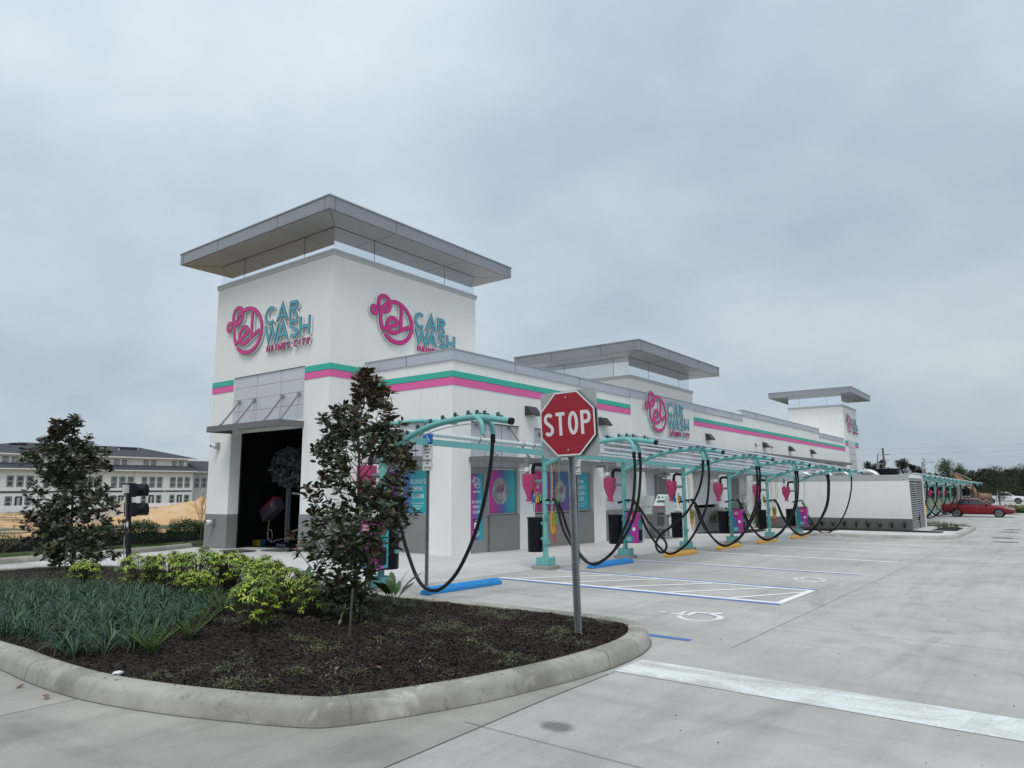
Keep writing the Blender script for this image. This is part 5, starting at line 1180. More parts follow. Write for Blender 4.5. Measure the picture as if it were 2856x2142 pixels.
def magnolia(x, y, H, prof, label, seed, tips, ln=0, wd=1.0, LL=.125, per=13, thr=-.24):
    """prof: list of (height fraction, offset to the right, radius) read as real widths; right = (.606,-.796)"""
    r = random.Random(seed); z0 = bed_z(x, y)-.02; R = Vector((.606, -.796, 0)); D = Vector((.796, .606, 0))
    t = thing('magnolia_tree', label, 'tree', (x, y, z0), 'young magnolias in the planting bed')
    def at(f):
        for (a, oa, ra), (b, ob, rb) in zip(prof, prof[1:]):
            if a <= f <= b: k = (f-a)/(b-a); return lerp(oa, ob, k)-ln*f, lerp(ra, rb, k)*wd
        return prof[-1][1]-ln*f, prof[-1][2]
    base = Vector((x, y, z0)); wood = MB(); old = MB(); young = MB()
    tr = [base+Vector((0, 0, -.05))]
    for i in range(1, 11):
        f = i/10*.93; o, _ = at(max(f, .06)); tr.append(base+R*(o+ln*f)*.65*f-R*ln*f*.9+Vector((r.gauss(0, .012), r.gauss(0, .012), H*f)))
    wood.tube(tr, .03, 8, rs=[lerp(.034, .006, i/10) for i in range(11)])
    for s in range(3):
        a = r.uniform(0, 6.28); st = [base+Vector((.05*cos(a), .05*sin(a), 0))]
        for i in range(1, 6): st.append(st[0]+Vector((cos(a)*.05*i*1.1, sin(a)*.05*i*1.1, H*.085*i))+rv(r)*.02)
        wood.tube(st, .012, 5, rs=[.014, .012, .01, .008, .006, .004])
    for k in range(tips):
        while True:
            f = r.uniform(.06, 1.0); o, rad = at(f)
            if r.random() < (rad/.62)**1.2+.05: break
        a = r.uniform(0, 2*pi); q = rad*sqrt(r.uniform(.08, 1.0))*r.uniform(.80, 1.16)
        tip = base+R*(o+q*cos(a))+D*(q*sin(a))+Vector((0, 0, H*f))
        if mn.noise(tip*2.1+Vector((seed, 0, 0))) < thr: continue
        fb = max(.05, f-.06-.30*q); i = min(9, int(fb/.93*10)); c0 = tr[i].lerp(tr[min(10, i+1)], (fb/.93*10) % 1)
        mid = c0.lerp(tip, .5)+Vector((0, 0, -.04+.0*q))+rv(r)*.03
        dirn = (tip-mid).normalized(); wood.tube([mid.lerp(c0, .95), mid, tip] if k % 9 == 0 else [tip.lerp(mid, .55), tip.lerp(mid, .3), tip], .004, 4, rs=[.006, .0042, .0025], cap=False)
        yg = (f > .80 and r.random() < .75) or (q > rad*.82 and r.random() < .34 and f > .15)
        ax = (dirn*.6+Vector((0, 0, .8))).normalized()
        for j in range(per+r.randint(-3, 3)):
            b = tip-ax*r.uniform(0, .13); w_ = rv(r); w_ = (w_-ax*w_.dot(ax)).normalized(); el = r.uniform(.1, 1.05) if yg else r.uniform(-.25, .9)
            d = w_*1.0+ax*el; L = LL*r.uniform(.6, 1.12); nn = (ax+rv(r)*.9)
            leaf2(young if yg else old, b, d, nn, L, L*r.uniform(.36, .48), .12, r.uniform(.0, .25))
    wood.build('trunk', BARK, t, smooth=True); old.build('crown', MAG, t); young.build('young_crown', MAGB, t)
    return t
def prof_from(rows, top, bot, x0, scale, cx):
    o = []
    for yy, a, b in rows[::-1]: o.append(((bot-yy)/(bot-top), ((a+b)/2-cx)*scale, (b-a)/2*scale))
    return o
rows1 = [(78, 385, 425), (120, 350, 480), (200, 345, 560), (280, 340, 610), (350, 250, 640), (420, 130, 640), (500, 70, 650), (570, 60, 740), (660, 70, 760), (760, 110, 700), (850, 150, 720), (920, 110, 720), (1000, 110, 780), (1080, 40, 740), (1160, 20, 730), (1260, 20, 680), (1340, 80, 560), (1430, 120, 530), (1530, 150, 500), (1640, 170, 480), (1700, 200, 440)]
magnolia(5.65, 6.64, 3.12, prof_from(rows1, 74, 1763, 0, .3267/177, 362), 'taller dark-leaved magnolia in front of the office corner', 11, 640, LL=.118, thr=-.11, ln=.10, wd=1.10)
rows2 = [(145, 705, 750), (220, 630, 830), (300, 460, 820), (360, 440, 740), (430, 420, 900), (520, 300, 980), (600, 290, 990), (680, 350, 930), (750, 420, 880), (820, 330, 950), (900, 370, 1010), (1000, 370, 1040), (1080, 310, 1050), (1160, 270, 1090), (1250, 290, 1080), (1350, 360, 1030), (1450, 390, 1060), (1530, 420, 1020)]
magnolia(6.30, 16.43, 3.42, prof_from(rows2, 138, 1607, 0, .2334/100, 665), 'smaller magnolia left of the black lane signal, against the townhouse', 23, 600, LL=.15, per=13, thr=-.2, ln=.30, wd=1.05)
# stakes
def stake(x, y, h, label, dx=.0):
    z = bed_z(x, y); m = MB(); m.bar((x, y, z-.05), (x+dx, y+.02, z+h), .017, .015); tag(m.build('tree_stake', mat('stake_grey', (.08, .075, .065), .9) if 'stake_grey' not in bpy.data.materials else bpy.data.materials['stake_grey']), label, 'stake', 'stakes beside the magnolias')
stake(4.98, 5.95, .50, 'thin dark stake leaning in the mulch before the taller magnolia', .05); stake(5.6, 14.9, .6, 'short stake at the foot of the smaller magnolia')
tag(MB().tube(smooth_path([(5.17, 7.12, 1.25), (5.15, 7.12, 1.19), (5.16, 7.15, 1.12)], 4), .008, 6).build('marking_ribbon', mat('ribbon_pink', (.55, .16, .20), .6)), 'bit of pink ribbon hanging low on the left of the taller magnolia', 'ribbon')

SCH = foliage('variegated_leaves', [(.08, .17, .012), (.17, .29, .02), (.33, .43, .04), (.48, .54, .09)], rough=.4)
SCHD = foliage('plain_leaves', [(.05, .10, .02), (.09, .15, .028), (.14, .20, .035)], rough=.4)
def schefflera(seed, W_, H_):
    r = random.Random(seed); t = thing('variegated_shrub', '-', 'shrub', (0, 0, 0), 'yellow-green variegated shrubs in the planting bed'); a_ = MB(); b_ = MB(); s = MB()
    for k in range(150):
        a = r.uniform(0, 2*pi); q = sqrt(r.random()); top = r.random() < .5
        z = H_*(.96-.28*q*q)*r.uniform(.9, 1.05) if top else H_*r.uniform(.22, .85); rad = W_/2*(q if top else r.uniform(.75, 1.0))*(1 if z > H_*.4 else .8)
        c = Vector((cos(a)*rad, sin(a)*rad, z)); s.tube([Vector((cos(a)*.03, sin(a)*.03, 0)), c*.6+Vector((0, 0, z*.1)), c], .003, 4, cap=False)
        ax = (Vector((cos(a), sin(a), 0))*.5*q+Vector((0, 0, 1))).normalized(); n = r.randint(6, 8); ph = r.random()*6.28; M_ = a_ if r.random() < (.8 if top else .45) else b_
        for j in range(n):
            w = ph+2*pi*j/n; e1 = ax.orthogonal().normalized(); e2 = ax.cross(e1); d = e1*cos(w)+e2*sin(w)-ax*r.uniform(-.45, .65)
            leaf2(M_, c, d, ax, r.uniform(.040, .070), r.uniform(.016, .024), .15, .25)
    s.build('stem', BARK, t); a_.build('leaf_cluster', SCH, t); b_.build('inner_foliage', SCHD, t); return t
SP = [schefflera(s, w, h) for s, w, h in ((1, .50, .55), (2, .62, .58), (3, .58, .52))]
spots = [(4.93, 12.32, 0, .80, 'lone variegated shrub at the left, at the foot of the smaller magnolia'), (5.36, 11.45, 1, .95, 'variegated shrub at the left end of the row behind the blue-green grass'), (5.68, 11.15, 2, 1.08, 'variegated shrub second from the left end of the back row'),
         (5.80, 10.5, 1, 1.12, 'bushy variegated shrub in the middle of the back row'), (6.1, 10.1, 0, 1.1, 'variegated shrub right of the row middle, by the strap-leaved plant'), (6.2, 9.45, 2, 1.08, 'variegated shrub at the right end of the back row'),
         (4.62, 7.13, 0, 1.0, 'front variegated shrub standing alone on the dark mulch'), (5.44, 7.90, 1, 1.02, 'large variegated shrub just left of the taller magnolia'), (5.62, 7.40, 2, .95, 'variegated shrub tucked against the taller magnolia stems'), (5.75, 8.7, 0, 1.0, 'variegated shrub behind the large one, left of the taller magnolia'), (5.45, 9.9, 2, .8, 'small variegated shrub in front of the back row')]
seen = set()
for i, (x, y, k, sc, lab) in enumerate(spots):
    if k in seen: o = copy_tree(SP[k])
    else: o = SP[k]; seen.add(k)
    o.location = (x, y, bed_z(x, y)-.01); o.rotation_euler[2] = i*1.9; o.scale = (sc*1.12, sc*1.12, sc*1.08); o['label'] = lab
# blue-green strap grass: one mass
LIR = foliage('strap_grass_blades', [(.008, .028, .010), (.014, .048, .017), (.030, .082, .032), (.12, .20, .11)], rough=.42)
LP = [(3.80, 12.6), (4.3, 12.7), (4.95, 11.9), (5.30, 10.4), (5.22, 9.1), (4.75, 8.35), (4.2, 7.85), (3.75, 7.45), (3.30, 7.25), (3.0, 7.6), (2.92, 8.5), (2.9, 9.5), (3.0, 11)]
m = MB(); r = random.Random(5); cl = []
for _ in range(6000):
    x, y = r.uniform(2.85, 5.4), r.uniform(7.1, 12.8)
    if inside(x, y, LP) and all((x-a)**2+(y-b)**2 > .25**2 for a, b in cl): cl.append((x, y))
for x, y in cl:
    z = bed_z(x, y)-.01
    for k in range(60):
        a = r.uniform(0, 2*pi); L = r.uniform(.26, .46); th = r.uniform(.08, .75); w = r.uniform(.0030, .0048); dv = Vector((cos(a), sin(a), 0)); sv = Vector((-sin(a), cos(a), 0)); p = Vector((x+cos(a)*.03, y+sin(a)*.03, z)); n = 6; k0 = len(m.v); e = th
        for i in range(n+1):
            ww = w*(1-(i/n)**2.2)+.0004; m.v += [tuple(p-sv*ww), tuple(p+sv*ww)]
            e2 = e+(i/n)**1.5*(1.2+L*3.2); p = p+(dv*sin(e2)+Vector((0, 0, 1))*cos(e2))*L/n
        m.f += [(k0+2*i, k0+2*i+1, k0+2*i+3, k0+2*i+2) for i in range(n)]
o = m.build('strap_grass', LIR); o['kind'] = 'stuff'; o['label'] = 'dense bed of arching blue-green strap grass'
# small cycads
COO = foliage('cycad_fronds', [(.03, .07, .012), (.055, .11, .018), (.11, .17, .025)], rough=.45)
def coontie(seed):
    r = random.Random(seed); t = thing('cycad_plant', '-', 'plant', (0, 0, 0), 'small bright cycads edging the strap grass'); m = MB()
    for k in range(20):
        a = r.uniform(0, 6.28); el = r.uniform(.1, .65); L = r.uniform(.15, .27); P0 = Vector((0, 0, 0)); d0 = Vector((cos(a)*sin(el), sin(a)*sin(el), cos(el))); sv = Vector((-sin(a), cos(a), 0))
        for i in range(3, 13):
            f = i/12; p = P0+d0*L*f+Vector((cos(a), sin(a), 0))*.07*f*f
            for s in (1, -1): leaf(m, p, sv*s+d0*.75, Vector((0, 0, 1)), .055*(1.1-f*.5), .009, .1, .1)
        m.tube([P0, P0+d0*L*.5+Vector((cos(a), sin(a), 0))*.018, P0+d0*L+Vector((cos(a), sin(a), 0))*.07], .002, 3, cap=False)
    m.build('fronds', COO, t); return t
cp0 = coontie(3)
for i, (x, y, lab) in enumerate([(3.98, 7.28, 'small cycad on the mulch, right of the front corner of the strap grass'), (3.46, 7.02, 'small cycad at the very front corner of the strap grass'), (4.52, 7.95, 'small cycad between the strap grass and the front variegated shrub'), (4.95, 8.35, 'bright cycad behind the front variegated shrub'), (5.20, 8.80, 'cycad between the back shrubs and the strap grass, near the right end'), (5.35, 9.35, 'cycad at the right-hand back edge of the strap grass'), (4.75, 12.75, 'small cycad beside the lone shrub at the left'), (4.15, 13.3, 'small cycad at the far left edge of the bed')]):
    o = cp0 if i == 0 else copy_tree(cp0); o.location = (x, y, bed_z(x, y)-.01); o.rotation_euler[2] = i*2.3; s = (1, 1.15, .9, 1.1, 1.0, 1.0, .9, .9)[i]; o.scale = (s, s, s); o['label'] = lab
# broad strap-leaved plants
CAST = foliage('broad_strap_leaves', [(.025, .065, .018), (.04, .095, .022), (.06, .13, .03)], rough=.32)
def castiron(seed, n, H_):
    r = random.Random(seed); t = thing('broad_leaved_plant', '-', 'plant', (0, 0, 0), 'upright broad strap-leaved plants'); m = MB()
    for k in range(n):
        a = r.uniform(0, 6.28); th = r.uniform(.08, .55); L = H_*r.uniform(.7, 1.1); dv = Vector((cos(a), sin(a), 0)); sv = Vector((-sin(a), cos(a), 0)); p = Vector((cos(a)*.02, sin(a)*.02, 0)); k0 = len(m.v); N_ = 9
        for i in range(N_+1):
            f = i/N_; w = (.006 if f < .35 else .006+.045*sin(pi*min(1, (f-.35)/.65))**.8)+.0005; nn = Vector((0, 0, 1)).cross(sv)*.0
            m.v += [tuple(p-sv*w), tuple(p-dv*w*.25+Vector((0, 0, -w*.2))), tuple(p+sv*w)]
            e2 = th+f**1.6*r.uniform(.6, 1.3); p = p+(dv*sin(e2)+Vector((0, 0, 1))*cos(e2))*L/N_
        for i in range(N_): m.f += [(k0+3*i, k0+3*i+1, k0+3*i+4, k0+3*i+3), (k0+3*i+1, k0+3*i+2, k0+3*i+5, k0+3*i+4)]
    m.build('leaves', CAST, t); return t
cA = castiron(2, 11, .62)
for i, (x, y, s, lab) in enumerate([(7.00, 7.45, 1.0, 'broad strap-leaved plant right of the taller magnolia, under the lone hose'), (6.75, 9.15, .9, 'broad strap-leaved plant poking up left of the taller magnolia'), (6.42, 10.6, .95, 'thin strap-leaved plant rising out of the back shrub row'), (6.75, 7.9, .8, 'low strap-leaved plant at the magnolia foot, beside the teal post base')]):
    o = cA if i == 0 else copy_tree(cA); o.location = (x, y, bed_z(x, y)-.02); o.rotation_euler[2] = i*1.3; o.scale = (s, s, s); o['label'] = lab
# trailing ground cover
JAS = foliage('groundcover_leaves', [(.030, .040, .018), (.055, .066, .028), (.10, .105, .045), (.20, .20, .10)], rough=.45)
m = MB(); r = random.Random(9); cnt = 0
def groundcover(m, xr, yr, n, ok, dens=30, lim=-.12, sc=1.0):
    c = 0; tries = 0
    while c < n and tries < n*30:
        tries += 1; x, y = r.uniform(*xr), r.uniform(*yr)
        if not ok(x, y) or mn.noise(Vector((x*1.9, y*1.9, 8))) < lim: continue
        c += 1; z = bed_z(x, y) if sc == 1 else gz(x, y)+.16; R_ = r.uniform(.05, .15)
        for k in range(int(dens*r.uniform(.5, 1.3))):
            a = r.uniform(0, 6.28); q = R_*sqrt(r.random()); p = Vector((x+cos(a)*q, y+sin(a)*q, z+r.uniform(.01, .075)*(1.2-q/R_)))
            d = Vector((r.gauss(0, 1), r.gauss(0, 1), r.uniform(-.1, .9))); leaf(m, p, d, Vector((0, 0, 1)), r.uniform(.016, .032), r.uniform(.009, .015), .15, .1)
            if k % 7 == 0: m.tube([Vector((x, y, z-.01)), p], .0012, 3, cap=False)
def okj(x, y):
    if not inside(x, y, INN2): return False
    if inside(x, y, LP) or (x-6.79)**2+(y-4.27)**2 < .01: return False
    if y > 8.2 and x < 6.6 and y < 12.5: return False
    return not (x < 4.6 and y > 6.3 and y < 12.6)
INN2 = inset(OUT, .34)
groundcover(m, (2.8, 7.8), (3.9, 8.6), 260, okj, 60, .02); groundcover(m, (6.4, 7.6), (8.4, 15.5), 110, okj, 26); groundcover(m, (3, 6.9), (12.8, 16.9), 190, okj, 26, -.3)
o = m.build('ground_cover', JAS); o['kind'] = 'stuff'; o['label'] = 'sparse trailing ground cover in the mulch'
# mulch chips
m = MB(); r = random.Random(12); N_ = 0
x_ = RNG.uniform(2.7, 7.9, 210000); y_ = 3.75+13.2*RNG.random(210000)**1.7; near = RNG.random(210000)
for x, y, q in zip(x_, y_, near):
    if y > 9 and q > .3: continue
    if not inside(x, y): continue
    z = bed_z(x, y); a = r.uniform(0, pi); L = r.uniform(.007, .030); w = r.uniform(.0018, .0052); u = Vector((cos(a)*L, sin(a)*L, r.gauss(0, .35)*L)); v = Vector((-sin(a)*w, cos(a)*w, r.gauss(0, .6)*w)); c = Vector((x, y, z+r.uniform(.002, .014)))
    k0 = len(m.v); m.v += [tuple(c-u-v), tuple(c+u-v*.6), tuple(c+u*.9+v), tuple(c-u+v*.7)]; m.f.append((k0, k0+1, k0+2, k0+3))
    N_ += 1
o = m.build('mulch_chips', foliage('bark_chips', [(.010, .006, .005), (.019, .012, .009), (.034, .022, .016), (.070, .050, .038)], rough=.85)); o['kind'] = 'stuff'; o['label'] = 'shredded dark bark mulch'
# a few chips spilt on the kerb
m = MB(); nK = len(OUT)
for _ in range(420):
    i = r.randrange(nK); d = .245-abs(r.gauss(0, .06)); f = r.random(); a_, b_ = inset(OUT, max(.03, d))[i] if False else OUT[i], OUT[(i+1) % nK]
    dx, dy = b_[0]-a_[0], b_[1]-a_[1]; l = sqrt(dx*dx+dy*dy); x, y = a_[0]+dx*f-dy/l*d, a_[1]+dy*f+dx/l*d
    if d < .07: continue
    z = gz(x, y)+.161; an = r.uniform(0, pi); L = r.uniform(.004, .016); w = r.uniform(.0015, .004); c = Vector((x, y, z)); u = Vector((cos(an)*L, sin(an)*L, .001)); v = Vector((-sin(an)*w, cos(an)*w, .001)); m.quad(c-u-v, c+u-v, c+u+v, c-u+v)
o = m.build('mulch_chips', bpy.data.materials['bark_chips']); o['kind'] = 'stuff'; o['label'] = 'stray bark chips on the kerb'
# litter: dead leaves and a crumpled paper
DL = foliage('dead_leaf', [(.12, .06, .035), (.20, .12, .07), (.32, .24, .15)], rough=.7)
DLL = ['curled brown leaf on the pavement at the kerb, lower left', 'reddish dead leaf against the kerb foot, second from the left edge', 'tan dead leaf on the mulch before the front variegated shrub', 'pale dead leaf on the mulch left of the magnolia stake', 'orange dead leaf on the mulch in the front middle', 'dry leaf lying on the mulch near the front kerb', 'brown leaf on the mulch between the stake and the stop sign', 'small dead leaf by the stop sign foot']
for i, (x, y, s) in enumerate([(2.46, 7.35, .05), (2.5, 6.75, .06), (3.95, 5.95, .05), (4.35, 5.95, .05), (4.05, 5.0, .045), (4.35, 4.75, .045), (5.3, 5.2, .04), (6.5, 4.5, .035)]):
    m = MB(); z = (bed_z(x, y)+.02) if inside(x, y) else gz(x, y)+.004; a = i*1.7
    leaf2(m, Vector((x, y, z)), Vector((cos(a), sin(a), .12)), Vector((0, 0, 1)), s*1.35, s*.85, .35, -.25); tag(m.build('dead_leaf', DL), DLL[i], 'dead leaf', 'dead leaves lying about the kerb and mulch')
m = MB(); m.lathe([(.01, 0), (.035, .006), (.042, .02), (.025, .03), (.01, .034)], (0, 0, 0), 9); x, y = 2.98, 6.62; m.v = [(x+v[0]*1.1+.012*sin(9*v[1]*20), y+v[1]*.8+.01*sin(v[2]*90), bed_z(x, y)+v[2]) for v in m.v]; tag(m.build('paper_scrap', WHITE), 'crumpled white paper scrap on the mulch at the left kerb', 'litter')
# specks and twigs on the concrete
m = MB()
for _ in range(260):
    x, y = r.uniform(2, 22), r.uniform(-3, 9); 
    if inside(x, y, OUT) or (6.1 < x < 6.75): continue
    a = r.uniform(0, 6.28); L = r.uniform(.003, .016); w = r.uniform(.002, .005); z = gz(x, y)+.002; c = Vector((x, y, z)); u = Vector((cos(a)*L, sin(a)*L, 0)); v = Vector((-sin(a)*w, cos(a)*w, .002)); m.quad(c-u-v, c+u-v, c+u+v, c-u+v)
o = m.build('grit', mat('grit_dark', (.06, .055, .05), .9)); o['kind'] = 'stuff'; o['label'] = 'scattered grit and twigs on the pavement'
# ---------------------------------------------------------------- grass, hedge, silt fence at the left
GB = foliage('lawn_blades', [(.05, .09, .02), (.09, .14, .03), (.14, .19, .05)], rough=.6)
m = MB(); r = random.Random(4); Q0 = inset_open(KL, -.26); Q1 = [(x-.5, y+2.0) for x, y in Q0]
for _ in range(26000):
    i = r.randrange(0, len(Q0)-1); f = r.random(); g_ = r.random(); a = (lerp(Q0[i][0], Q0[i+1][0], f), lerp(Q0[i][1], Q0[i+1][1], f)); b = (lerp(Q1[i][0], Q1[i+1][0], f), lerp(Q1[i][1], Q1[i+1][1], f)); x, y = lerp(a[0], b[0], g_), lerp(a[1], b[1], g_)
    if x < 4: continue
    z = gz(x, y)+.13-.03*g_-.01; an = r.uniform(0, 6.28); w = .006; h = r.uniform(.03, .07); k = len(m.v); m.v += [(x-cos(an)*w, y-sin(an)*w, z), (x+cos(an)*w, y+sin(an)*w, z), (x+r.gauss(0, .02), y+r.gauss(0, .02), z+h)]; m.f.append((k, k+1, k+2))
o = m.build('lawn_grass', GB); o['kind'] = 'stuff'; o['label'] = 'mown grass strip behind the left kerb'
DGR = foliage('hedge_leaves', [(.012, .035, .012), (.022, .055, .018), (.04, .085, .025), (.06, .11, .035)], rough=.4)
def bush(name, label, x, y, z, W_, H_, seed, group, matl=None, n=900, L=.06, cat='shrub', rough=.0):
    r = random.Random(seed); t = thing(name, label, cat, (x, y, z), group); m = MB(); s = MB()
    for k in range(9):
        a = r.uniform(0, 6.28); s.tube([Vector((x, y, z-.05)), Vector((x+cos(a)*W_*.3, y+sin(a)*W_*.3, z+H_*.75))], .008, 4, cap=False)
    for k in range(n):
        a = r.uniform(0, 6.28); c = r.uniform(-.2, 1); q = sqrt(max(0, 1-c*c)) if c > 0 else 1; f = r.uniform(.62, 1.0)*(1+.30*mn.noise(Vector((cos(a)*1.7+seed, sin(a)*1.7, c*2))))
        p = Vector((x+cos(a)*q*W_/2*f, y+sin(a)*q*W_/2*f, z+H_*(.42+.55*c*f)))
        if p.z < z: p.z = z+.02
        d = Vector((cos(a)*q, sin(a)*q, .6))+rv(r)*.9; leaf(m, p, d, Vector((0, 0, 1)), L*r.uniform(.7, 1.3), L*.42, .2, .2)
    s.build('stem', BARK, t); m.build('foliage', matl or DGR, t); return t
hg = 'dark shrubs along the left verge'
for i, (x, y, w, h, l) in enumerate([(9.3, 25.3, 1.2, .80, 'dark shrub showing between the smaller magnolia and the lane signal'), (10.6, 25.5, 1.2, .85, 'dark shrub just right of the lane signal post'), (12.0, 25.7, 1.35, 1.0, 'tallest dark shrub of the left verge, below the sand peak'), (13.9, 26.2, 1.4, 1.0, 'dark shrub nearest the tower corner on the left verge'), (15.6, 27.2, 1.4, 1.0, 'dark shrub peeping out right beside the tower corner')]):
    bush('verge_shrub', l, x, y, gz(x, y)+.06, w, h, i+3, hg, n=3200, L=.085)
FGR = foliage('wispy_green', [(.05, .07, .03), (.09, .11, .05), (.13, .14, .08)], rough=.6)
for i, (x, y, w, h, l) in enumerate([(7.9, 25.9, 1.5, .7, 'wispy weed clump in front of the black silt fence at the left'), (6.9, 26.6, 1.0, .7, 'wispy weed clump at the very left edge of the frame')]):
    bush('weed_clump', l, x, y, gz(x, y)+.05, w, h, i+31, 'wispy weeds by the silt fence', FGR, 600, .09, 'weeds')
def bare_sapling(name, label, x, y, z, H, seed, group, spread=.25, col=None, n=26, cat='sapling'):
    r = random.Random(seed); t = thing(name, label, cat, (x, y, z), group); m = MB(); b = MB()
    top = Vector((x+.05, y, z+H)); m.tube([Vector((x, y, z-.1)), Vector((x+.03, y, z+H*.5)), top], .02, 6, rs=[.022*H/2, .014*H/2, .003])
    for k in range(n):
        f = r.uniform(.3, .98); p = Vector((x, y, z+H*f)); a = r.uniform(0, 6.28); L = H*spread*(1.25-f)*r.uniform(.5, 1.2); q = p+Vector((cos(a)*L*.55, sin(a)*L*.55, L)); b.tube([p, q], .004*H, 3, rs=[.0035*H, .001*H], cap=False)
        for j in range(3): a2 = a+r.uniform(-1, 1); w = p.lerp(q, r.uniform(.3, .9)); b.tube([w, w+Vector((cos(a2)*L*.3, sin(a2)*L*.3, L*.4))], .002*H, 3, rs=[.002*H, .0006*H], cap=False)
    m.build('trunk', col or BARK, t); b.build('branches', col or BARK, t); return t
TW = mat('pale_twigs', (.22, .17, .12), .9)
bare_sapling('bare_sapling', 'leafless sapling with pale twigs beside the tower corner', 14.2, 25.7, gz(14.2, 25.7), 2.05, 3, 'leafless saplings by the tower corner', .35, TW)
bare_sapling('bare_sapling', 'second leafless sapling, half hidden by the tower corner', 15.2, 26.6, gz(15.2, 26.6), 1.9, 4, 'leafless saplings by the tower corner', .35, TW)
m = MB(); SF = [(-4, 22.6), (2, 24.6), (5.5, 26.0), (8.8, 27.2), (11.3, 27.5), (14, 27.9), (18, 28.8), (24, 30)]
t = thing('silt_fence', 'low black silt fence behind the verge shrubs', 'fence', (*SF[2], gz(*SF[2])))
for (a, b) in zip(SF, SF[1:]):
    for k in range(6):
        p = (lerp(a[0], b[0], k/6), lerp(a[1], b[1], k/6)); q = (lerp(a[0], b[0], (k+1)/6), lerp(a[1], b[1], (k+1)/6)); hp = .52+.05*sin(k*2.1+a[0]); hq = .52+.05*sin(k*2.1+2.1+a[0])
        m.add([(p[0], p[1], gz(*p)-.1), (q[0], q[1], gz(*q)-.1), (q[0], q[1], gz(*q)+hq), (p[0], p[1], gz(*p)+hp), (p[0]+.01, p[1]+.02, gz(*p)-.1), (q[0]+.01, q[1]+.02, gz(*q)-.1), (q[0]+.01, q[1]+.02, gz(*q)+hq), (p[0]+.01, p[1]+.02, gz(*p)+hp)], [(0, 1, 2, 3), (7, 6, 5, 4), (3, 2, 6, 7)])
m.build('fabric', mat('silt_fabric', (.010, .010, .012), .7), t)
m = MB()
for (a, b) in zip(SF, SF[1:]):
    for k in (0, .5): x, y = lerp(a[0], b[0], k), lerp(a[1], b[1], k); m.box(x+.02, x+.05, y+.03, y+.06, gz(x, y), gz(x, y)+.62)
m.build('stake', TW, t)
# dry weeds on the sand
m = MB(); r = random.Random(8)
for _ in range(1500):
    x, y = r.uniform(5, 70), r.uniform(30, 106)
    if mn.noise(Vector((x*.12, y*.12, 2))) < .05: continue
    z = sandz(x, y)
    for k in range(5): a = r.uniform(0, 6.28); h = r.uniform(.15, .5); kk = len(m.v); m.v += [(x-.015, y, z), (x+.015, y, z), (x+cos(a)*.2, y+sin(a)*.2, z+h)]; m.f.append((kk, kk+1, kk+2))
o = m.build('dry_weeds', foliage('dry_stalks', [(.16, .12, .06), (.24, .17, .09), (.12, .10, .05)], rough=.9)); o['kind'] = 'stuff'; o['label'] = 'dry weeds on the sand field'
# black torn silt cloth behind the mounds
m = MB(); pts = [(40, 96), (46, 97.5), (50, 96.5), (56, 98)]
for (a, b), (h1, h2) in zip(zip(pts, pts[1:]), ((.1, .75), (.75, .65), (.65, .3))): m.quad((a[0], a[1], sandz(*a)-.1), (b[0], b[1], sandz(*b)-.1), (b[0], b[1]+.1, sandz(*b)+h2), (a[0], a[1]+.1, sandz(*a)+h1))
tag(m.build('silt_cloth', bpy.data.materials['silt_fabric']), 'far strip of dark silt cloth between the piles and the white fence', 'fence')
# white vinyl fence
t = thing('vinyl_fence', 'long white vinyl fence in front of the townhouses', 'fence', (45, 108, -1)); VN = mat('white_vinyl', (.82, .83, .85), .5, var=.05)
m = MB(); ps = MB(); x = 14
while x < 74:
    y0, y1 = lerp(111, 106.5, (x-14)/60), lerp(111, 106.5, (x+2.4-14)/60)
    m.obox(((x+x+2.4)/2, (y0+y1)/2, -.45), (1.19, (y1-y0)/2, 0), (0, .03, 0), (0, 0, .45)); ps.box(x-.07, x+.07, y0-.08, y0+.06, -1.3, .06); x += 2.4
m.build('panel', VN, t); ps.build('post', VN, t)
m = MB(); 
for x in (36, 41, 47.5, 54, 60): m.tube([(x, lerp(111, 106.5, (x-14)/60)-1.5, -1), (x+.05, lerp(111, 106.5, (x-14)/60)-1.5, .45)], .03, 4)
m.build('marker_rod', SEAM, t)
# ---------------------------------------------------------------- townhouses
yT = 115.0; t = thing('townhouse_block', 'long white three-storey townhouse row with dark hip roof behind the sand field', 'building', (45, yT, -1.2))
SIDE = mat('white_siding', (.89, .88, .86), .75, var=.03, vscale=.3); g = NT(SIDE); pos = g.n('ShaderNodeNewGeometry').outputs['Position']; sx = g.n('ShaderNodeSeparateXYZ'); g.L(pos, sx.inputs[0])
w = g.m('FRACT', g.m('MULTIPLY', sx.outputs[2], 2.6)); bp = g.n('ShaderNodeBump'); bp.inputs['Strength'].default_value = .3; bp.inputs['Distance'].default_value = .04; g.L(w, bp.inputs['Height']); g.L(bp.outputs[0], g.b.inputs['Normal'])
MB().box(16, 61.7, yT, yT+12, -1.6, 5.25).build('lower_wall', SIDE, t); MB().box(16, 61.4, yT+1.6, yT+11, 5.25, 7.3).build('upper_wall', SIDE, t); MB().box(61.7, 69, yT+1.0, yT+12, -1.6, 5.1).build('wing_wall', mat('grey_siding', (.52, .51, .50), .75), t)
RF = mat('dark_shingles', (.055, .06, .072), .9, var=.15, vscale=1.2)
m = MB(); e0, e1, ya, yb_, ze = 24.5, 62.9, yT+.9, yT+12.2, 7.22; zr = 9.15; ym = yT+6.4
m.add([(e0, ya, ze), (e1, ya, ze), (e1, yb_, ze), (e0, yb_, ze), (38.2, ym, zr), (55.3, ym, zr-.05)], [(0, 1, 5, 4), (1, 2, 5), (2, 3, 4, 5), (3, 0, 4), (0, 3, 2, 1)]); rf = m.build('main_roof', RF, t)
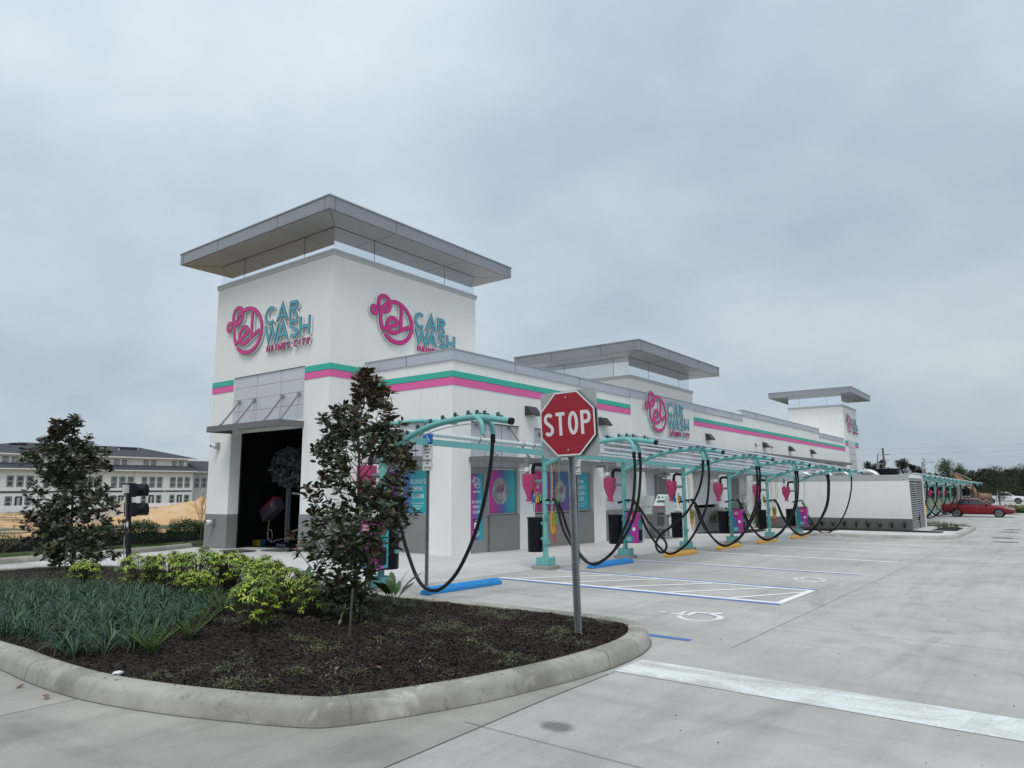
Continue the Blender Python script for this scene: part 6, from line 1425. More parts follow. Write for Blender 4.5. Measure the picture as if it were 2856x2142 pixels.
m = MB(); m.box(e0, e1, ya-.05, ya, ze-.18, ze+.02); m.box(16, 62, yT-.75, yT-.68, 4.92, 5.10); m.box(62, 70, yT+.25, yT+.32, 4.92, 5.06); m.build('gutter', mat('trim_white', (.72, .72, .72), .5), t)
m = MB(); m.add([(15, yT-.7, 5.08), (62.2, yT-.7, 5.08), (61.6, yT+1.6, 5.95), (15, yT+1.6, 5.95), (15, yT-.7, 4.98), (62.2, yT-.7, 4.98), (61.6, yT+1.6, 4.98), (15, yT+1.6, 4.98)], [(0, 1, 2, 3), (1, 5, 6, 2), (7, 6, 5, 4)]); m.build('porch_roof', RF, t)
m = MB(); m.add([(61.5, yT+.3, 5.06), (70, yT+.3, 5.06), (70, yT+6, 7.1), (61.5, yT+6, 7.1), (61.5, yT+.3, 5.0), (70, yT+.3, 5.0)], [(0, 1, 2, 3), (0, 3, 4), (4, 5, 1, 0)]); m.build('wing_roof', RF, t)
m = MB()
for a, b in ((36.5, 38.6), (39.6, 44.0), (46.6, 49.4), (51.4, 54.8), (31, 34)): m.bar((a, ym-1.2, zr-.28), (b, ym-1.2, zr-.28), .5, .12)
m.build('ridge_vent', SEAM, rf)
m = MB()
for x, f in ((37.6, .86), (51.2, .6), (54.6, .75)): m.tube([(x, lerp(ya, ym, f), lerp(ze, zr, f)-.1), (x, lerp(ya, ym, f), lerp(ze, zr, f)+.35)], .09, 8)
m.build('vent_pipe', bpy.data.materials['trim_white'], rf)
m = MB(); m.box(16, 41.6, yT-.06, yT-.001, 1.68, 1.92); m.box(41.9, 56.9, yT-.06, yT-.001, 1.68, 1.92); m.box(57.1, 61.5, yT-.06, yT-.001, 1.68, 1.90); m.build('storey_band', mat('band_dark', (.05, .045, .055), .7), t)
m = MB()
for x in (34.0, 52.1, 61.6): m.box(x-.06, x+.06, yT-.14, yT-.062, -1.5, 4.9)
for x in (33.9, 51.9, 61.2): m.box(x-.05, x+.05, yT+1.48, yT+1.59, 5.5, 7.1)
m.build('downpipe', bpy.data.materials['trim_white'], t)
GL = mat('dark_glass', (.05, .065, .07), .12, spec=.8); GLG = mat('green_glass', (.09, .13, .125), .15, spec=.8); TRIMD = mat('window_trim_dark', (.035, .035, .045), .6)
def thw(x0, x1, z0, z1, yy, gl, door=False):
    m = MB(); k = .07
    for a in ((x0-k, x0, z0-k, z1+k), (x1, x1+k, z0-k, z1+k), (x0, x1, z0-k, z0), (x0, x1, z1, z1+k)): m.box(a[0], a[1], yy-.05, yy-.002, a[2], a[3])
    w_ = m.build('door' if door else 'window', TRIMD, t); m = MB(); q = .05
    if door: MB().box(x0, x1, yy-.04, yy-.003, z0, z1).build('door_leaf', mat('door_brown', (.09, .075, .075), .6) if 'door_brown' not in bpy.data.materials else bpy.data.materials['door_brown'], w_); MB().box(x0+.2, x1-.2, yy-.05, yy-.041, z0+.5, z1-.15).build('door_glass', mat('blind_white', (.42, .43, .43), .5) if 'blind_white' not in bpy.data.materials else bpy.data.materials['blind_white'], w_); return
    for a in ((x0, x0+q, z0, z1), (x1-q, x1, z0, z1), (x0+q, x1-q, z0, z0+q), (x0+q, x1-q, z1-q, z1), (x0+q, x1-q, (z0+z1)/2-.03, (z0+z1)/2+.03)): m.box(a[0], a[1], yy-.04, yy-.003, a[2], a[3])
    m.build('sash', bpy.data.materials['trim_white'], w_); MB().box(x0+q, x1-q, yy-.02, yy-.002, z0+q, z1-q).build('pane', gl, w_)
for i, (a, b) in enumerate([(34.93, 35.76), (36.11, 36.97), (37.29, 38.17), (39.42, 40.1), (40.66, 41.5), (41.93, 42.79), (44.17, 44.99), (45.29, 46.04), (46.42, 47.34), (48.64, 49.51), (49.83, 50.75), (51.07, 51.98), (53.23, 54.11), (54.45, 55.36), (55.66, 56.53), (57.78, 58.73), (59.01, 59.92), (60.26, 61.17)]):
    thw(a+.08, b-.08, 2.45 if i > 2 else 2.6, 4.0, yT, GLG if i > 8 else GL)
for i, (a, b) in enumerate([(62.6, 63.3), (63.85, 64.6)]): thw(a, b, 2.4, 3.95, yT+1.0, GL)
for a, b, dr_ in [(34.93, 35.76, 0), (36.1, 37.0, 1), (37.3, 38.16, 0), (48.66, 49.53, 0), (49.84, 50.65, 1), (51.1, 51.95, 0), (53.28, 54.12, 0), (54.46, 55.36, 1), (55.67, 56.54, 0), (57.87, 58.71, 0), (59.08, 59.95, 1), (60.32, 61.21, 0), (44.3, 45.1, 0), (45.4, 46.2, 1), (46.5, 47.3, 0)]:
    thw(a+.08, b-.08, -.95 if dr_ else -.30, 1.12, yT, GL, bool(dr_))
for a, b in [(34.66, 35.4), (35.75, 36.6), (49.5, 50.35), (50.7, 51.5), (54.05, 54.9), (55.25, 56.1), (58.7, 59.5), (59.85, 60.7), (46.0, 46.8), (41.2, 42.0), (42.4, 43.2)]:
    thw(a+.1, b-.1, 6.08, 6.70, yT+1.6, mat('blind_glass', (.28, .29, .30), .4) if 'blind_glass' not in bpy.data.materials else bpy.data.materials['blind_glass'])

# ---------------------------------------------------------------- vehicles
def car_paint(n, c): return mat(n, c, .32, spec=.35, coat=.22)
TYRE = mat('tyre_rubber', (.015, .015, .016), .75); RIM = mat('alloy_rim', (.55, .56, .58), .28, metal=.85); CGL = mat('car_glass', (.012, .014, .018), .06, spec=.9); CHR = mat('chrome_trim', (.7, .7, .72), .15, metal=1)
def loft(secs):                      # secs: list of (s along, [(half width, z)...]) mirrored
    m = MB(); k = len(secs[0][1])
    for s, pr in secs:
        for w, z in pr: m.v.append((-w, s, z))
        for w, z in pr[::-1]: m.v.append((w, s, z))
    n = 2*k
    for i in range(len(secs)-1):
        for j in range(n): j2 = (j+1) % n; m.f.append((i*n+j, i*n+j2, (i+1)*n+j2, (i+1)*n+j))
    m.f.append(tuple(range(n))[::-1]); m.f.append(tuple((len(secs)-1)*n+j for j in range(n))); return m
def wheel(t, x, y, r, w, side, spokes=7):
    m = MB(); m.lathe([(r*.62, -w/2), (r*.93, -w/2), (r, -w/2+.03), (r, w/2-.03), (r*.93, w/2), (r*.62, w/2)], (0, 0, 0), 28); m.v = [(x+v[2], y+v[0], r+v[1]) for v in m.v]; wh = m.build('wheel', TYRE, t, smooth=True, world=False)
    m = MB(); f = x+side*(w/2+.005); m.tube([(f, y+r*.63*cos(2*pi*q/24), r+r*.63*sin(2*pi*q/24)) for q in range(25)], .016, 5)
    for k in range(spokes):
        a = 2*pi*k/spokes
        for dz in (-.12, .12): m.obox((f, y+cos(a+dz*.5)*r*.36, r+sin(a+dz*.5)*r*.36), (.012, 0, 0), (0, cos(a+dz)*r*.30, sin(a+dz)*r*.30), (0, -sin(a+dz)*.011, cos(a+dz)*.011))
    m.obox((f, y, r), (.014, 0, 0), (0, r*.1, 0), (0, 0, r*.1)); m.build('rim', RIM, wh, world=False)
def sedan(x, y, z, label):
    """nose towards -y"""
    t = thing('parked_car', label, 'car', (x, y, z)); PT = car_paint('red_car_paint', (.19, .005, .015))
    # lower body: profile (s, belt z, half width), front s=-2.42 ... rear s=+2.40
    B = [(-2.42, .40, .62, .62), (-2.36, .30, .70, .74), (-2.15, .24, .77, .84), (-1.8, .22, .83, .90), (-1.4, .20, .88, .93), (-.9, .19, .95, .94), (-.3, .19, .97, .94), (.4, .19, .99, .94), (1.0, .20, 1.0, .94), (1.5, .24, 1.01, .93), (1.95, .28, 1.02, .90), (2.25, .29, 1.01, .86), (2.36, .32, .97, .80), (2.41, .38, .93, .77)]
    secs = [(s, [(hw*.80, zl), (hw*.97, zl+.10), (hw, lerp(zl, zt_, .45)), (hw*.985, lerp(zl, zt_, .70)), (hw*.93, zt_-.03), (hw*.84, zt_+.015), (hw*.4, zt_+.035)]) for s, zl, zt_, hw in B]
    b = loft(secs).build('body', PT, t, smooth=True, world=False)
    b.modifiers.new('sub', 'SUBSURF').levels = 1; b.modifiers['sub'].render_levels = 2
    G = [(-.98, .93, .95, .80), (-.55, .94, 1.22, .74), (-.18, .95, 1.40, .69), (.2, .96, 1.47, .66), (.7, .97, 1.475, .65), (1.15, .98, 1.40, .66), (1.55, .99, 1.20, .70), (1.88, 1.0, 1.02, .74)]
    rf = loft([(s, [(.86, zl-.03), (.85, zl+.02), (hw+.07*(1 if zt_ > 1.1 else 1), lerp(zl, zt_, .6)), (hw, zt_-.03), (hw*.86, zt_), (hw*.4, zt_+.015)]) for s, zl, zt_, hw in G]).build('roof', PT, t, smooth=True, world=False); rf.modifiers.new('sub', 'SUBSURF').render_levels = 1
    for side in (-1, 1):
        m = MB()
        for P_ in ([(-.78, 1.01), (-.42, 1.20), (-.10, 1.36), (.28, 1.40), (.32, 1.00)], [(.40, 1.00), (.36, 1.405), (.85, 1.39), (1.16, 1.29), (1.40, 1.11), (1.36, 1.04)]):
            m.add([(side*(.885 if zz_ < 1.1 else lerp(.875, .742, (zz_-1.0)/.40)), s, zz_) for s, zz_ in P_], [tuple(range(len(P_)))])
        m.build('side_window', CGL, t, world=False)
        m = MB(); m.tube([(side*.895, -.86, 1.0), (side*.80, -.42, 1.23), (side*.76, -.08, 1.39), (side*.745, .4, 1.44), (side*.75, .95, 1.41), (side*.80, 1.3, 1.25), (side*.87, 1.48, 1.06)], .011, 5); m.tube([(side*.90, -.86, .995), (side*.90, .4, .985), (side*.89, 1.42, 1.03)], .010, 5); m.build('window_trim', CHR, t, world=False)
        m = MB(); m.box(side*.945-.012, side*.945+.012, -.05, .13, .845, .87); m.box(side*.94-.012, side*.94+.012, 1.08, 1.26, .87, .895); m.build('door_handle', CHR, t, world=False)
        m = MB(); m.obox((side*.99, -.66, 1.01), (.09, 0, 0), (0, .06, 0), (0, 0, .055)); m.build('mirror', PT, t, bevel=.02, world=False)
        m = MB(); m.add([(side*.70, -2.37, .66), (side*.82, -2.16, .72), (side*.87, -1.82, .80), (side*.86, -1.85, .70), (side*.81, -2.18, .60), (side*.70, -2.39, .58)], [(0, 1, 2, 3, 4, 5)]); m.v = [(v[0]+side*.035, v[1], v[2]) for v in m.v]; m.build('headlight', mat('lamp_clear', (.45, .46, .46), .1) if 'lamp_clear' not in bpy.data.materials else bpy.data.materials['lamp_clear'], t, world=False)
        m = MB(); m.obox((side*.74, 2.35, .86), (.10, 0, 0), (0, .05, 0), (0, 0, .08)); m.build('tail_light', mat('tail_red', (.30, .01, .01), .2) if 'tail_red' not in bpy.data.materials else bpy.data.materials['tail_red'], t, world=False)
        for s in (-1.40, 1.38): 
            m = MB(); m.lathe([(.36, 0), (.36, .02)], (0, 0, 0), 26); m.v = [(side*.935+v[2]*side, s+v[0], .335+v[1]) for v in m.v]; m.build('wheel_arch', DARKIN, t, world=False)
            wheel(t, side*.86, s, .325, .21, side, 7)
    m = MB(); m.add([(-.66, -.93, .985), (.66, -.93, .985), (.58, -.20, 1.41), (-.58, -.20, 1.41)], [(0, 1, 2, 3)]); m.v = [(v[0], v[1]-.02, v[2]+.02) for v in m.v]; m.build('windscreen', CGL, t, world=False)
    t.scale = (1.04, 1.04, 1.04); return t
sedan(69.4, 4.72, gz(69.4, 4.7), 'dark red sedan parked beyond the enclosure, facing right')
def pickup(x, y, z):
    t = thing('pickup_truck', 'white crew-cab pickup truck behind the far hedge', 'pickup truck', (x, y, z)); PT = car_paint('white_truck_paint', (.74, .75, .77))
    def sec(s, zl, zt_, hw): return (s, [(hw*.9, zl), (hw, zl+.15), (hw, zt_-.15), (hw*.95, zt_-.02), (hw*.6, zt_)])
    loft([sec(-2.95, .62, 1.08, .92), sec(-2.85, .5, 1.18, .98), sec(-2.0, .48, 1.26, 1.01), (sec(-1.35, .48, 1.30, 1.01)), sec(.9, .48, 1.30, 1.01), sec(2.85, .52, 1.30, 1.0), sec(2.92, .6, 1.28, .98)]).build('body', PT, t, smooth=True, world=False)
    loft([sec(-1.45, 1.2, 1.33, .93), sec(-1.1, 1.2, 1.62, .88), sec(-.65, 1.2, 1.93, .80), sec(.55, 1.2, 1.96, .80), sec(.85, 1.2, 1.86, .82), sec(.95, 1.2, 1.35, .9)]).build('cab', PT, t, smooth=True, world=False)
    for side in (-1, 1):
        m = MB()
        for P_ in ([(-1.15, 1.36), (-.68, 1.80), (-.15, 1.84), (-.12, 1.36)], [(-.04, 1.36), (-.06, 1.84), (.52, 1.84), (.70, 1.36)]): m.add([(side*(.955 if z_ < 1.5 else .875), s, z_) for s, z_ in P_], [tuple(range(4))])
        m.build('side_window', CGL, t, world=False)
        for s in (-1.95, 1.75):
            m = MB(); m.lathe([(.50, 0), (.50, .02)], (0, 0, 0), 24); m.v = [(side*1.0+v[2]*side, s+v[0], .48+v[1]) for v in m.v]; m.build('wheel_arch', DARKIN, t, world=False); wheel(t, side*.92, s, .41, .26, side, 6)
        m = MB(); m.box(side*.93-.03, side*.93+.08, -2.95, -2.7, .92, 1.10); m.build('headlight', SEAM, t, world=False)
        m = MB(); m.box(side*.99-.02, side*.99+.03, 2.72, 2.93, .85, 1.18); m.build('tail_light', bpy.data.materials['tail_red'], t, world=False)
        m = MB(); m.box(side*1.02-.01, side*1.02+.015, .1, .3, 1.12, 1.16); m.box(side*1.15-.12, side*1.15+.08, -1.1, -.95, 1.35, 1.58); m.build('mirror_and_handle', SEAM, t, world=False)
    m = MB(); m.add([(-.8, -1.43, 1.38), (.8, -1.43, 1.38), (.72, -.74, 1.9), (-.72, -.74, 1.9)], [(0, 1, 2, 3)]); m.v = [(v[0], v[1]-.03, v[2]+.03) for v in m.v]; m.build('windscreen', CGL, t, world=False)
    return t
pickup(145.5, 6.05, -1.12)

# ---------------------------------------------------------------- far right: hedge, trees, poles, machines
HG2 = foliage('flowering_hedge', [(.05, .08, .02), (.10, .13, .03), (.20, .20, .05), (.28, .25, .06)], rough=.6)
t = thing('flower_hedge', 'low yellow-green hedge beyond the red car', 'hedge', (80, 1, gz(80, 1))); m = MB(); r = random.Random(2)
for _ in range(9000):
    x, y = r.uniform(78.5, 84), r.uniform(-9, 4.3); h = .72+.14*mn.noise(Vector((x*.8, y*.8, 0))); p = Vector((x, y, gz(x, y)+h*r.uniform(.2, 1)**.6)); leaf(m, p, rv(r)+Vector((0, 0, .4)), Vector((0, 0, 1)), .16, .08)
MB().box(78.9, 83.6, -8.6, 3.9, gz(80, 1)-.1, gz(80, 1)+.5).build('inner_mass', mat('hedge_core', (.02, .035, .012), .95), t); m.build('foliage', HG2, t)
KF = [(77.5, 6.0), (77.2, 4.6), (77.4, 0), (77.6, -10)]; kerb('far_kerb', KF, KPROF, False, bpy.data.materials['pale_kerb_concrete'])
def tree(name, label, x, y, z, H, W_, seed, matl, blobs=14, leaves=2600, L=.35, trunkf=.3, shape='round', group='trees along the right horizon', kz=1.0):
    r = random.Random(seed); t = thing(name, label, 'tree', (x, y, z), group); m = MB(); w = MB()
    w.tube([(x, y, z-.3), (x+r.gauss(0, .1), y, z+H*.4), (x, y+r.gauss(0, .1), z+H*.92)], .1, 6, rs=[.018*H, .013*H, .004*H])
    B = []
    for k in range(blobs):
        f = r.uniform(trunkf, 1.0); a = r.uniform(0, 6.28)
        env = {'round': sin(pi*min(1, .12+.88*(f-trunkf)/(1-trunkf)*.92))**.6, 'pine': (.55 if f > .9 else 1.0)*r.uniform(.6, 1.1), 'cone': 1.15-f}[shape]
        q = W_/2*env*r.uniform(.1, .8); c = Vector((x+cos(a)*q, y+sin(a)*q, z+H*f*.94)); rad = W_*r.uniform(.10, .22)*(1.1 if shape != 'pine' else .9); B.append((c, rad)); w.tube([Vector((x, y, c.z-H*.12)), c], .01, 4, rs=[.006*H, .002*H], cap=False)
    for k in range(leaves):
        c, rad = B[r.randrange(len(B))]; v = rv(r); p = c+Vector((v.x*rad, v.y*rad, v.z*rad*(.75 if shape == 'pine' else .9)*kz))*r.uniform(.35, 1.08); leaf(m, p, v+rv(r)*.8, Vector((0, 0, 1)), L*r.uniform(.6, 1.3), L*.45, .1, .1)
    w.build('trunk', BARK, t); m.build('crown', matl, t); return t
PINE = foliage('pine_needles', [(.02, .032, .022), (.034, .05, .032), (.05, .068, .042)], rough=.8)
SPRG = foliage('spring_leaves', [(.05, .085, .025), (.09, .14, .04), (.14, .19, .07)], rough=.7)
DULL = foliage('dull_leaves', [(.05, .058, .04), (.075, .082, .054), (.11, .11, .072)], rough=.8)
gb = -1.2
TP = [('pine_tree', 'leftmost dark pine showing over the far canopy', 222, 40.2, 10.0, 5.5, 'p'), ('pine_tree', 'second dark pine from the left, beside the utility pole', 224, 37.5, 10.6, 4.5, 'p'), ('pine_tree', 'small dark pine right of the utility pole', 226.3, 34.9, 9.2, 3.2, 'p'),
      ('pine_tree', 'tallest dark pine of the group left of the second street lamp', 228.3, 32.7, 10.5, 6.0, 'p'), ('pine_tree', 'dark pine between the tallest pine and the second street lamp', 230.2, 30.4, 9.3, 4.4, 'p'), ('pine_tree', 'low dark pine just left of the second street lamp', 231.6, 29.0, 8.4, 2.8, 'p'),
      ('leafy_tree', 'bright spring-green tree behind the far canopy', 205, 19.6, 9.2, 7.4, 'g'), ('leafy_tree', 'smaller yellow-green tree right against the bright one', 208, 17.3, 8.1, 5.0, 'g'), ('leafy_tree', 'thin olive tree left of the bright green one', 204, 23.0, 7.2, 5.0, 'd'),
      ('leafy_tree', 'dull tree above the orange loader boom', 240, 19.2, 7.5, 7.5, 'd'), ('leafy_tree', 'dull tree right of the orange loader boom', 241.5, 16.2, 7.0, 6.5, 'd'), ('pine_tree', 'ragged pine with an open crown, centre of the right tree line', 243, 14.1, 8.1, 3.6, 'p'),
      ('leafy_tree', 'dark tree behind the parking-lot tree', 244.6, 11.8, 8.0, 6.5, 'd'), ('pine_tree', 'round-headed pine standing above the tree line', 247, 8.6, 8.3, 3.9, 'p'), ('leafy_tree', 'dull tree second from the right edge', 248.7, 6.3, 7.4, 6.5, 'd'), ('leafy_tree', 'tall dull tree at the right edge of the frame', 250.3, 3.8, 8.4, 6.0, 'd'), ('leafy_tree', 'dull tree just beyond the right edge pickup', 251.5, 1.0, 8.0, 6.0, 'd')]
for i, (n_, l, x, y, h, w_, k) in enumerate(TP):
    tree(n_, l, x, y, gb, h*(1.04 if k == 'p' else 1.0), w_*(1.35 if k == 'p' else 1.1), 40+i, {'p': PINE, 'g': SPRG, 'd': DULL}[k], {'p': 14, 'g': 34, 'd': 22}[k], {'p': 2300, 'g': 5200, 'd': 2400}[k], {'p': .5, 'g': .42, 'd': .5}[k], {'p': .5, 'g': .2, 'd': .15}[k], 'pine' if k == 'p' else 'round')
# woodland mass behind, its colours lightened to paint in distance haze
m = MB(); r = random.Random(77)
for _ in range(26000):
    f = r.random(); x, y = lerp(225, 262, f), lerp(75, -28, f); x += r.uniform(4, 22); top = (5.6 if y < 21 else 4.4)+1.5*mn.noise(Vector((x*.11, y*.22, 0)))+1.1*mn.noise(Vector((x*.5, y*.7, 0))); z = gb+(top-gb)*r.random()**.55*1.02
    leaf(m, Vector((x, y, z)), rv(r), Vector((0, 0, 1)), r.uniform(.5, 1.1), .42)
o = m.build('distant_woods', foliage('woods_leaves', [(.05, .055, .042), (.075, .078, .058), (.11, .105, .08), (.14, .13, .105)], rough=.9)); o['kind'] = 'stuff'; o['label'] = 'dull distant woodland along the horizon'
m = MB(); m.v = []; P0 = [(262, 80), (300, -45)]
for f in range(31): x, y = lerp(252, 290, f/30), lerp(82, -40, f/30); hgt = 4.2+1.2*mn.noise(Vector((x*.1, y*.2, 3))); m.v += [(x, y, -3), (x, y, hgt)]
m.f = [(2*i, 2*i+2, 2*i+3, 2*i+1) for i in range(30)]; n_ = len(m.v); m.v += [(v[0]+25, v[1], v[2]*.9) for v in m.v[:n_]]; m.f += [(2*i+1, 2*i+3, n_+2*i+3, n_+2*i+1) for i in range(30)]
o = m.build('distant_woods', mat('woods_shade', (.07, .072, .06), .95)); o['kind'] = 'stuff'
# parking-lot trees in front of the pickup
OLV = foliage('oak_leaves', [(.03, .045, .025), (.045, .06, .032), (.07, .08, .045)], rough=.6)
tree('young_oak', 'young oak in front of the white pickup, behind the hedge', 98, 4.5, -.75, 4.7, 3.4, 5, OLV, 34, 5200, .17, .32, 'round', 'young oaks by the far parking')
tree('young_oak', 'young oak at the right edge over the pickup nose', 106, 2.3, -.8, 5.2, 3.4, 8, OLV, 34, 5200, .17, .34, 'round', 'young oaks by the far parking')
bare_sapling('bare_tree', 'leafless thin tree behind the second street lamp', 205, 24.4, gb, 10.2, 9, 'bare trees on the right horizon', .22, mat('bare_bark', (.16, .13, .11), .9), 40, 'tree')
# poles, wires, street lamps
t = thing('utility_pole', 'brown wooden utility pole carrying the wires', 'utility pole', (168.3, 27.5, -1.2)); m = MB(); m.tube([(168.9, 27.5, -1.5), (168.15, 27.5, 10.1)], .2, 8, rs=[.24, .17]); m.build('pole', mat('pole_wood', (.11, .075, .055), .9), t)
m = MB(); 
for z, s in ((9.2, 1), (7.6, -1), (6.6, 1)): m.tube([(168.3, 27.5, z), (168.1, 27.5+s*.9, z+.1)], .05, 6); m.tube([(168.1, 27.5+s*.9, z), (168.1, 27.5+s*.9, z-.3)], .07, 6)
m.build('insulator_arm', STEEL, t)
WIRE = mat('wire_grey', (.22, .23, .25), .6)
for i, (za, zb_, zl) in enumerate(((9.98, 10.73, 9.73), (8.77, 9.49, 8.58), (7.58, 8.18, 7.54))):
    m = MB(); m.tube(smooth_path([(165.1, 31.7, zl), (168.2, 27.5, za-.15), (178, 13, (za+zb_)/2-.12), (187, 3.2, zb_), (196, -9, zb_+1)], 6), .011, 4); tag(m.build('overhead_wire', WIRE), ('topmost wire crossing the sky to the right', 'middle wire of the three crossing the sky to the right', 'lowest of the three wires running from the utility pole')[i], 'wire', 'overhead wires')
m = MB(); m.tube(smooth_path([(178.2, 15.2, 5.75), (183, 8, 5.95), (187.1, 3.4, 6.1), (195, -8, 6.6)], 5), .011, 4); tag(m.build('overhead_wire', WIRE), 'low faint wire just above the right tree line', 'wire', 'overhead wires')
def street_lamp(x, y, h, label):
    t = thing('street_lamp', label, 'street lamp', (x, y, -1.0), 'street lamps beyond the canopy'); m = MB(); m.tube([(x, y, -1.2), (x, y, h)], .09, 8, rs=[.13, .11]); m.build('pole', STEEL, t)
    m = MB(); m.tube([(x, y, h-.05), (x+.9, y-1.1, h)], .05, 6); m.build('arm', STEEL, t); m = MB(); m.obox((x+1.1, y-1.35, h-.02), (.22, -.28, 0), (.09, .07, 0), (0, 0, .05)); m.build('lamp_head', LAMPM, t)
street_lamp(134.5, 22.9, 7.36, 'street lamp left of the utility pole'); street_lamp(138.8, 16.8, 5.98, 'second street lamp, left of the bright green tree')
# construction things by the tree line
t = thing('storage_tank', 'rusty tan cylindrical tank on a frame beside the pickup', 'tank', (121.5, 7.4, -1)); TAN = mat('tan_rust', (.22, .135, .085), .7, var=.2, vscale=1.5)
m = MB(); m.tube([(121.6, 8.1, .35), (121.7, 8.05, .35), (122.6, 6.7, .35), (122.65, 6.62, .35)], .48, 18, rs=[.4, .48, .48, .4]); m.build('barrel', TAN, t, smooth=True); m = MB(); m.box(121.2, 121.5, 7.8, 8.9, -1.1, 1.0); m.bar((121.5, 8.4, -.3), (122.4, 6.8, -.3), .15); m.box(122.3, 122.5, 6.7, 6.9, -1.1, -.3); m.box(121.6, 121.8, 7.9, 8.1, -1.1, -.3); m.build('frame', TAN, t)
t = thing('loader_boom', 'orange machine boom rising behind the far end of the canopy', 'loader', (120.5, 9, -1)); OR = mat('orange_machine', (.30, .15, .08), .7)
m = MB(); m.prism([(0, 3.6), (.25, 3.65), (2.2, 2.2), (2.9, 1.4), (2.9, .85), (2.5, 1.0), (1.9, 1.9), (.2, 2.7)], (118.8, 10.45, 0), (.6, -.8, 0), (0, 0, 1), (.8, .6, 0), .5); m.build('boom', OR, t); m = MB(); m.bar((118.9, 10.3, 3.78), (120.3, 8.6, 2.75), .12); m.build('ram', STEEL, t); MB().box(119.8, 121.5, 8.6, 10.6, -1.1, .6).build('chassis', SEAM, t)
t = thing('portable_toilet', 'pale grey portable toilet with rounded roof past the red car', 'portable toilet', (107.9, 8.7, -.95)); m = MB(); m.box(107.4, 108.4, 8.1, 9.1, -1.0, 1.05); m.build('cabin', mat('toilet_grey', (.36, .38, .40), .5), t, bevel=.04); m = MB(); m.lathe([(.5, 0), (.48, .12), (.3, .24), (.02, .28)], (107.9, 8.6, 1.05), 16); m.build('dome_roof', WHITE, t, smooth=True)
t = thing('pay_screen', 'tall black double-screen kiosk with curved canopy above the red car boot', 'kiosk', (82, 7.2, gz(82, 7))); m = MB(); m.box(81.8, 82.1, 6.55, 7.15, -.6, 1.9); m.build('column', mat('kiosk_grey', (.30, .31, .33), .5), t); m = MB(); m.box(81.75, 82.2, 6.1, 6.7, .9, 1.6); m.box(81.75, 82.2, 6.1, 6.6, .1, .8); m.build('screen', BLACKP, t); m = MB(); m.tube(smooth_path([(82, 8.3, 1.86), (82, 7.4, 2.02), (82, 6.6, 1.98), (82, 6.0, 1.62)], 5), .05, 6); m.build('curved_roof', WHITE, t)
t = thing('yellow_bollard', 'yellow bollard sleeve standing behind the red car roof', 'bollard', (95.9, 7.8, -.7)); m = MB(); m.lathe([(.2, 0), (.2, 1.35), (.12, 1.45), (.02, 1.47)], (95.9, 7.8, -.72), 14); m.build('sleeve', YEL, t, smooth=True)
t = thing('yellow_bollard', 'tall yellow bollard between the enclosure and the red car', 'bollard', (64, 7.85, -.6)); m = MB(); m.lathe([(.15, 0), (.15, 1.55), (.08, 1.62), (.02, 1.63)], (64, 7.85, -.62), 14); m.build('sleeve', YEL, t, smooth=True)
for i, (x, y, l) in enumerate(((33.0, 1.49, 'nearest dark manhole cover at the right'), (35.92, 1.72, 'second manhole cover at the right'), (41.76, 1.71, 'third manhole cover at the right'), (44.76, 1.68, 'farthest manhole cover at the right'))):
    x += (.8 if x < 34 else 1.2); m = MB(); m.lathe([(.36, 0), (.36, .006)], (x, y, gz(x, y)+.001), 22); m.lathe([(.42, 0), (.42, .003)], (x, y, gz(x, y)+.0005), 22); tag(m.build('manhole_cover', mat('iron_cover', (.10, .10, .10), .7) if 'iron_cover' not in bpy.data.materials else bpy.data.materials['iron_cover']), l, 'manhole cover', 'manhole covers in the right pavement')
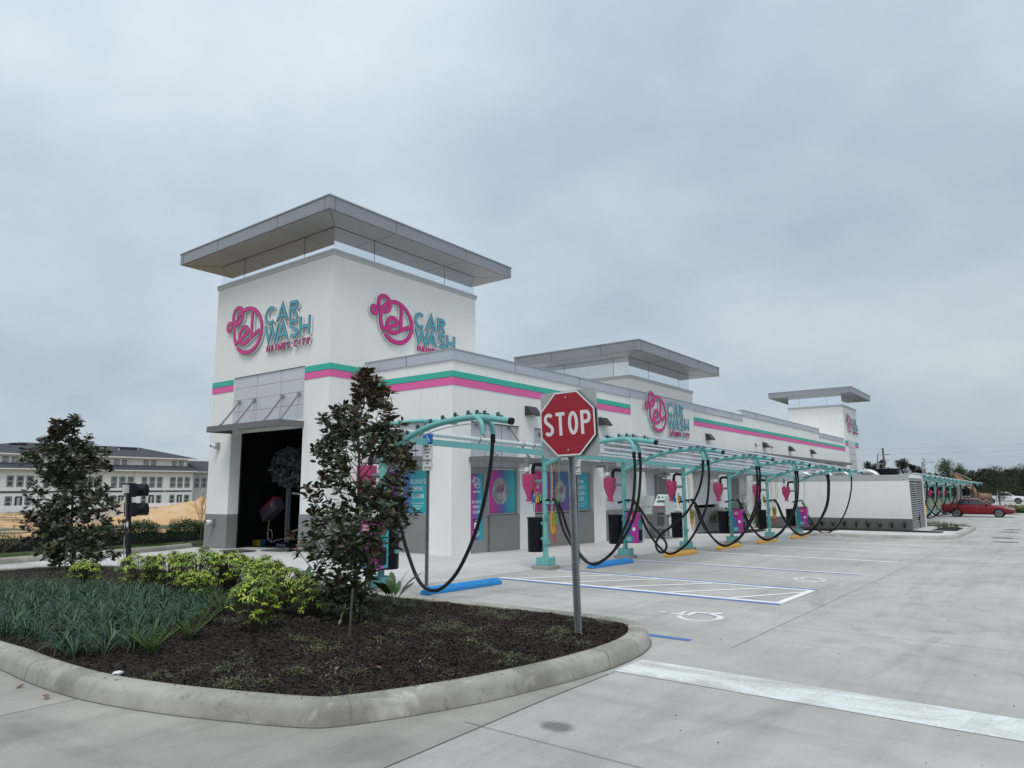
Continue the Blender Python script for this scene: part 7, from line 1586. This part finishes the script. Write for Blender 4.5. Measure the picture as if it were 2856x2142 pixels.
# planted bed shrubs at the long wall, tufts at the enclosure
bush('wall_shrub', 'wide dark shrub in the bed behind the towel box', 34.6, 12.9, gz(34.6, 12.9), 1.9, 1.25, 61, 'shrubs in the beds at the long wall', None, 1600, .10)
bush('wall_shrub', 'smaller paler shrub right of the wide dark one', 37.3, 12.8, gz(37.3, 12.8), 1.2, .95, 62, 'shrubs in the beds at the long wall', SCHD, 900, .09)
bush('wall_shrub', 'dark shrub behind the rainbow coils by the enclosure', 41.6, 12.6, gz(41.6, 12.6), 2.0, 1.35, 63, 'shrubs in the beds at the long wall', None, 1600, .10)
bush('wall_shrub', 'dark shrub squeezed beside the enclosure back corner', 44.0, 12.7, gz(44, 12.7), 1.7, 1.2, 64, 'shrubs in the beds at the long wall', None, 1200, .10)
bare_sapling('bare_shrub', 'leafless twiggy shrub right of the second pink separator', 35.9, 12.5, gz(35.9, 12.5), 2.0, 21, 'leafless shrubs in the wall beds', .45, TW, 30, 'shrub'); bare_sapling('bare_shrub', 'leafless twiggy shrub beside the last near post', 43.0, 12.3, gz(43, 12.3), 1.9, 22, 'leafless shrubs in the wall beds', .45, TW, 30, 'shrub')
def tuft(seed):
    r = random.Random(seed); t = thing('grass_tuft', '-', 'grass tuft', (0, 0, 0), 'small grass tufts along the grey enclosure base'); m = MB()
    for k in range(26):
        a = r.uniform(0, 6.28); L = r.uniform(.35, .6); th = r.uniform(.1, .7); p = Vector((0, 0, 0)); k0 = len(m.v); sv = Vector((-sin(a), cos(a), 0)); dv = Vector((cos(a), sin(a), 0))
        for i in range(5): w = .012*(1-(i/4)**2)+.001; m.v += [tuple(p-sv*w), tuple(p+sv*w)]; e2 = th+i*.22; p = p+(dv*sin(e2)+Vector((0, 0, 1))*cos(e2))*L/4
        m.f += [(k0+2*i, k0+2*i+1, k0+2*i+3, k0+2*i+2) for i in range(4)]
    m.build('blades', foliage('tuft_blades', [(.02, .04, .02), (.035, .06, .03), (.06, .09, .045)], rough=.6), t); return t
T0 = tuft(1); TL = ['first', 'second', 'third', 'fourth', 'fifth', 'sixth', 'seventh', 'eighth', 'ninth']
for i in range(9):
    o = T0 if i == 0 else copy_tree(T0); y = 5.9+i*.56; x = 40.3; o.location = (x, y, gz(x, y)+.15); o.rotation_euler[2] = i*1.7; o['label'] = 'grass tuft at the enclosure base, %s from the louvred corner' % TL[i]
m = MB(); r = random.Random(15); groundcover(m, (41, 46), (3.75, 4.8), 50, lambda x, y: True, 60, -1, sc=3); groundcover(m, (46.4, 47.6), (4.7, 6.7), 40, lambda x, y: True, 60, -1, sc=3)
m.v = [(v[0], v[1], v[2]+(v[2]-(gz(v[0], v[1])+.16))*2.2) for v in m.v]; o = m.build('ground_cover', JAS); o['kind'] = 'stuff'; o['label'] = 'dark trailing cover on the far end of the enclosure island'
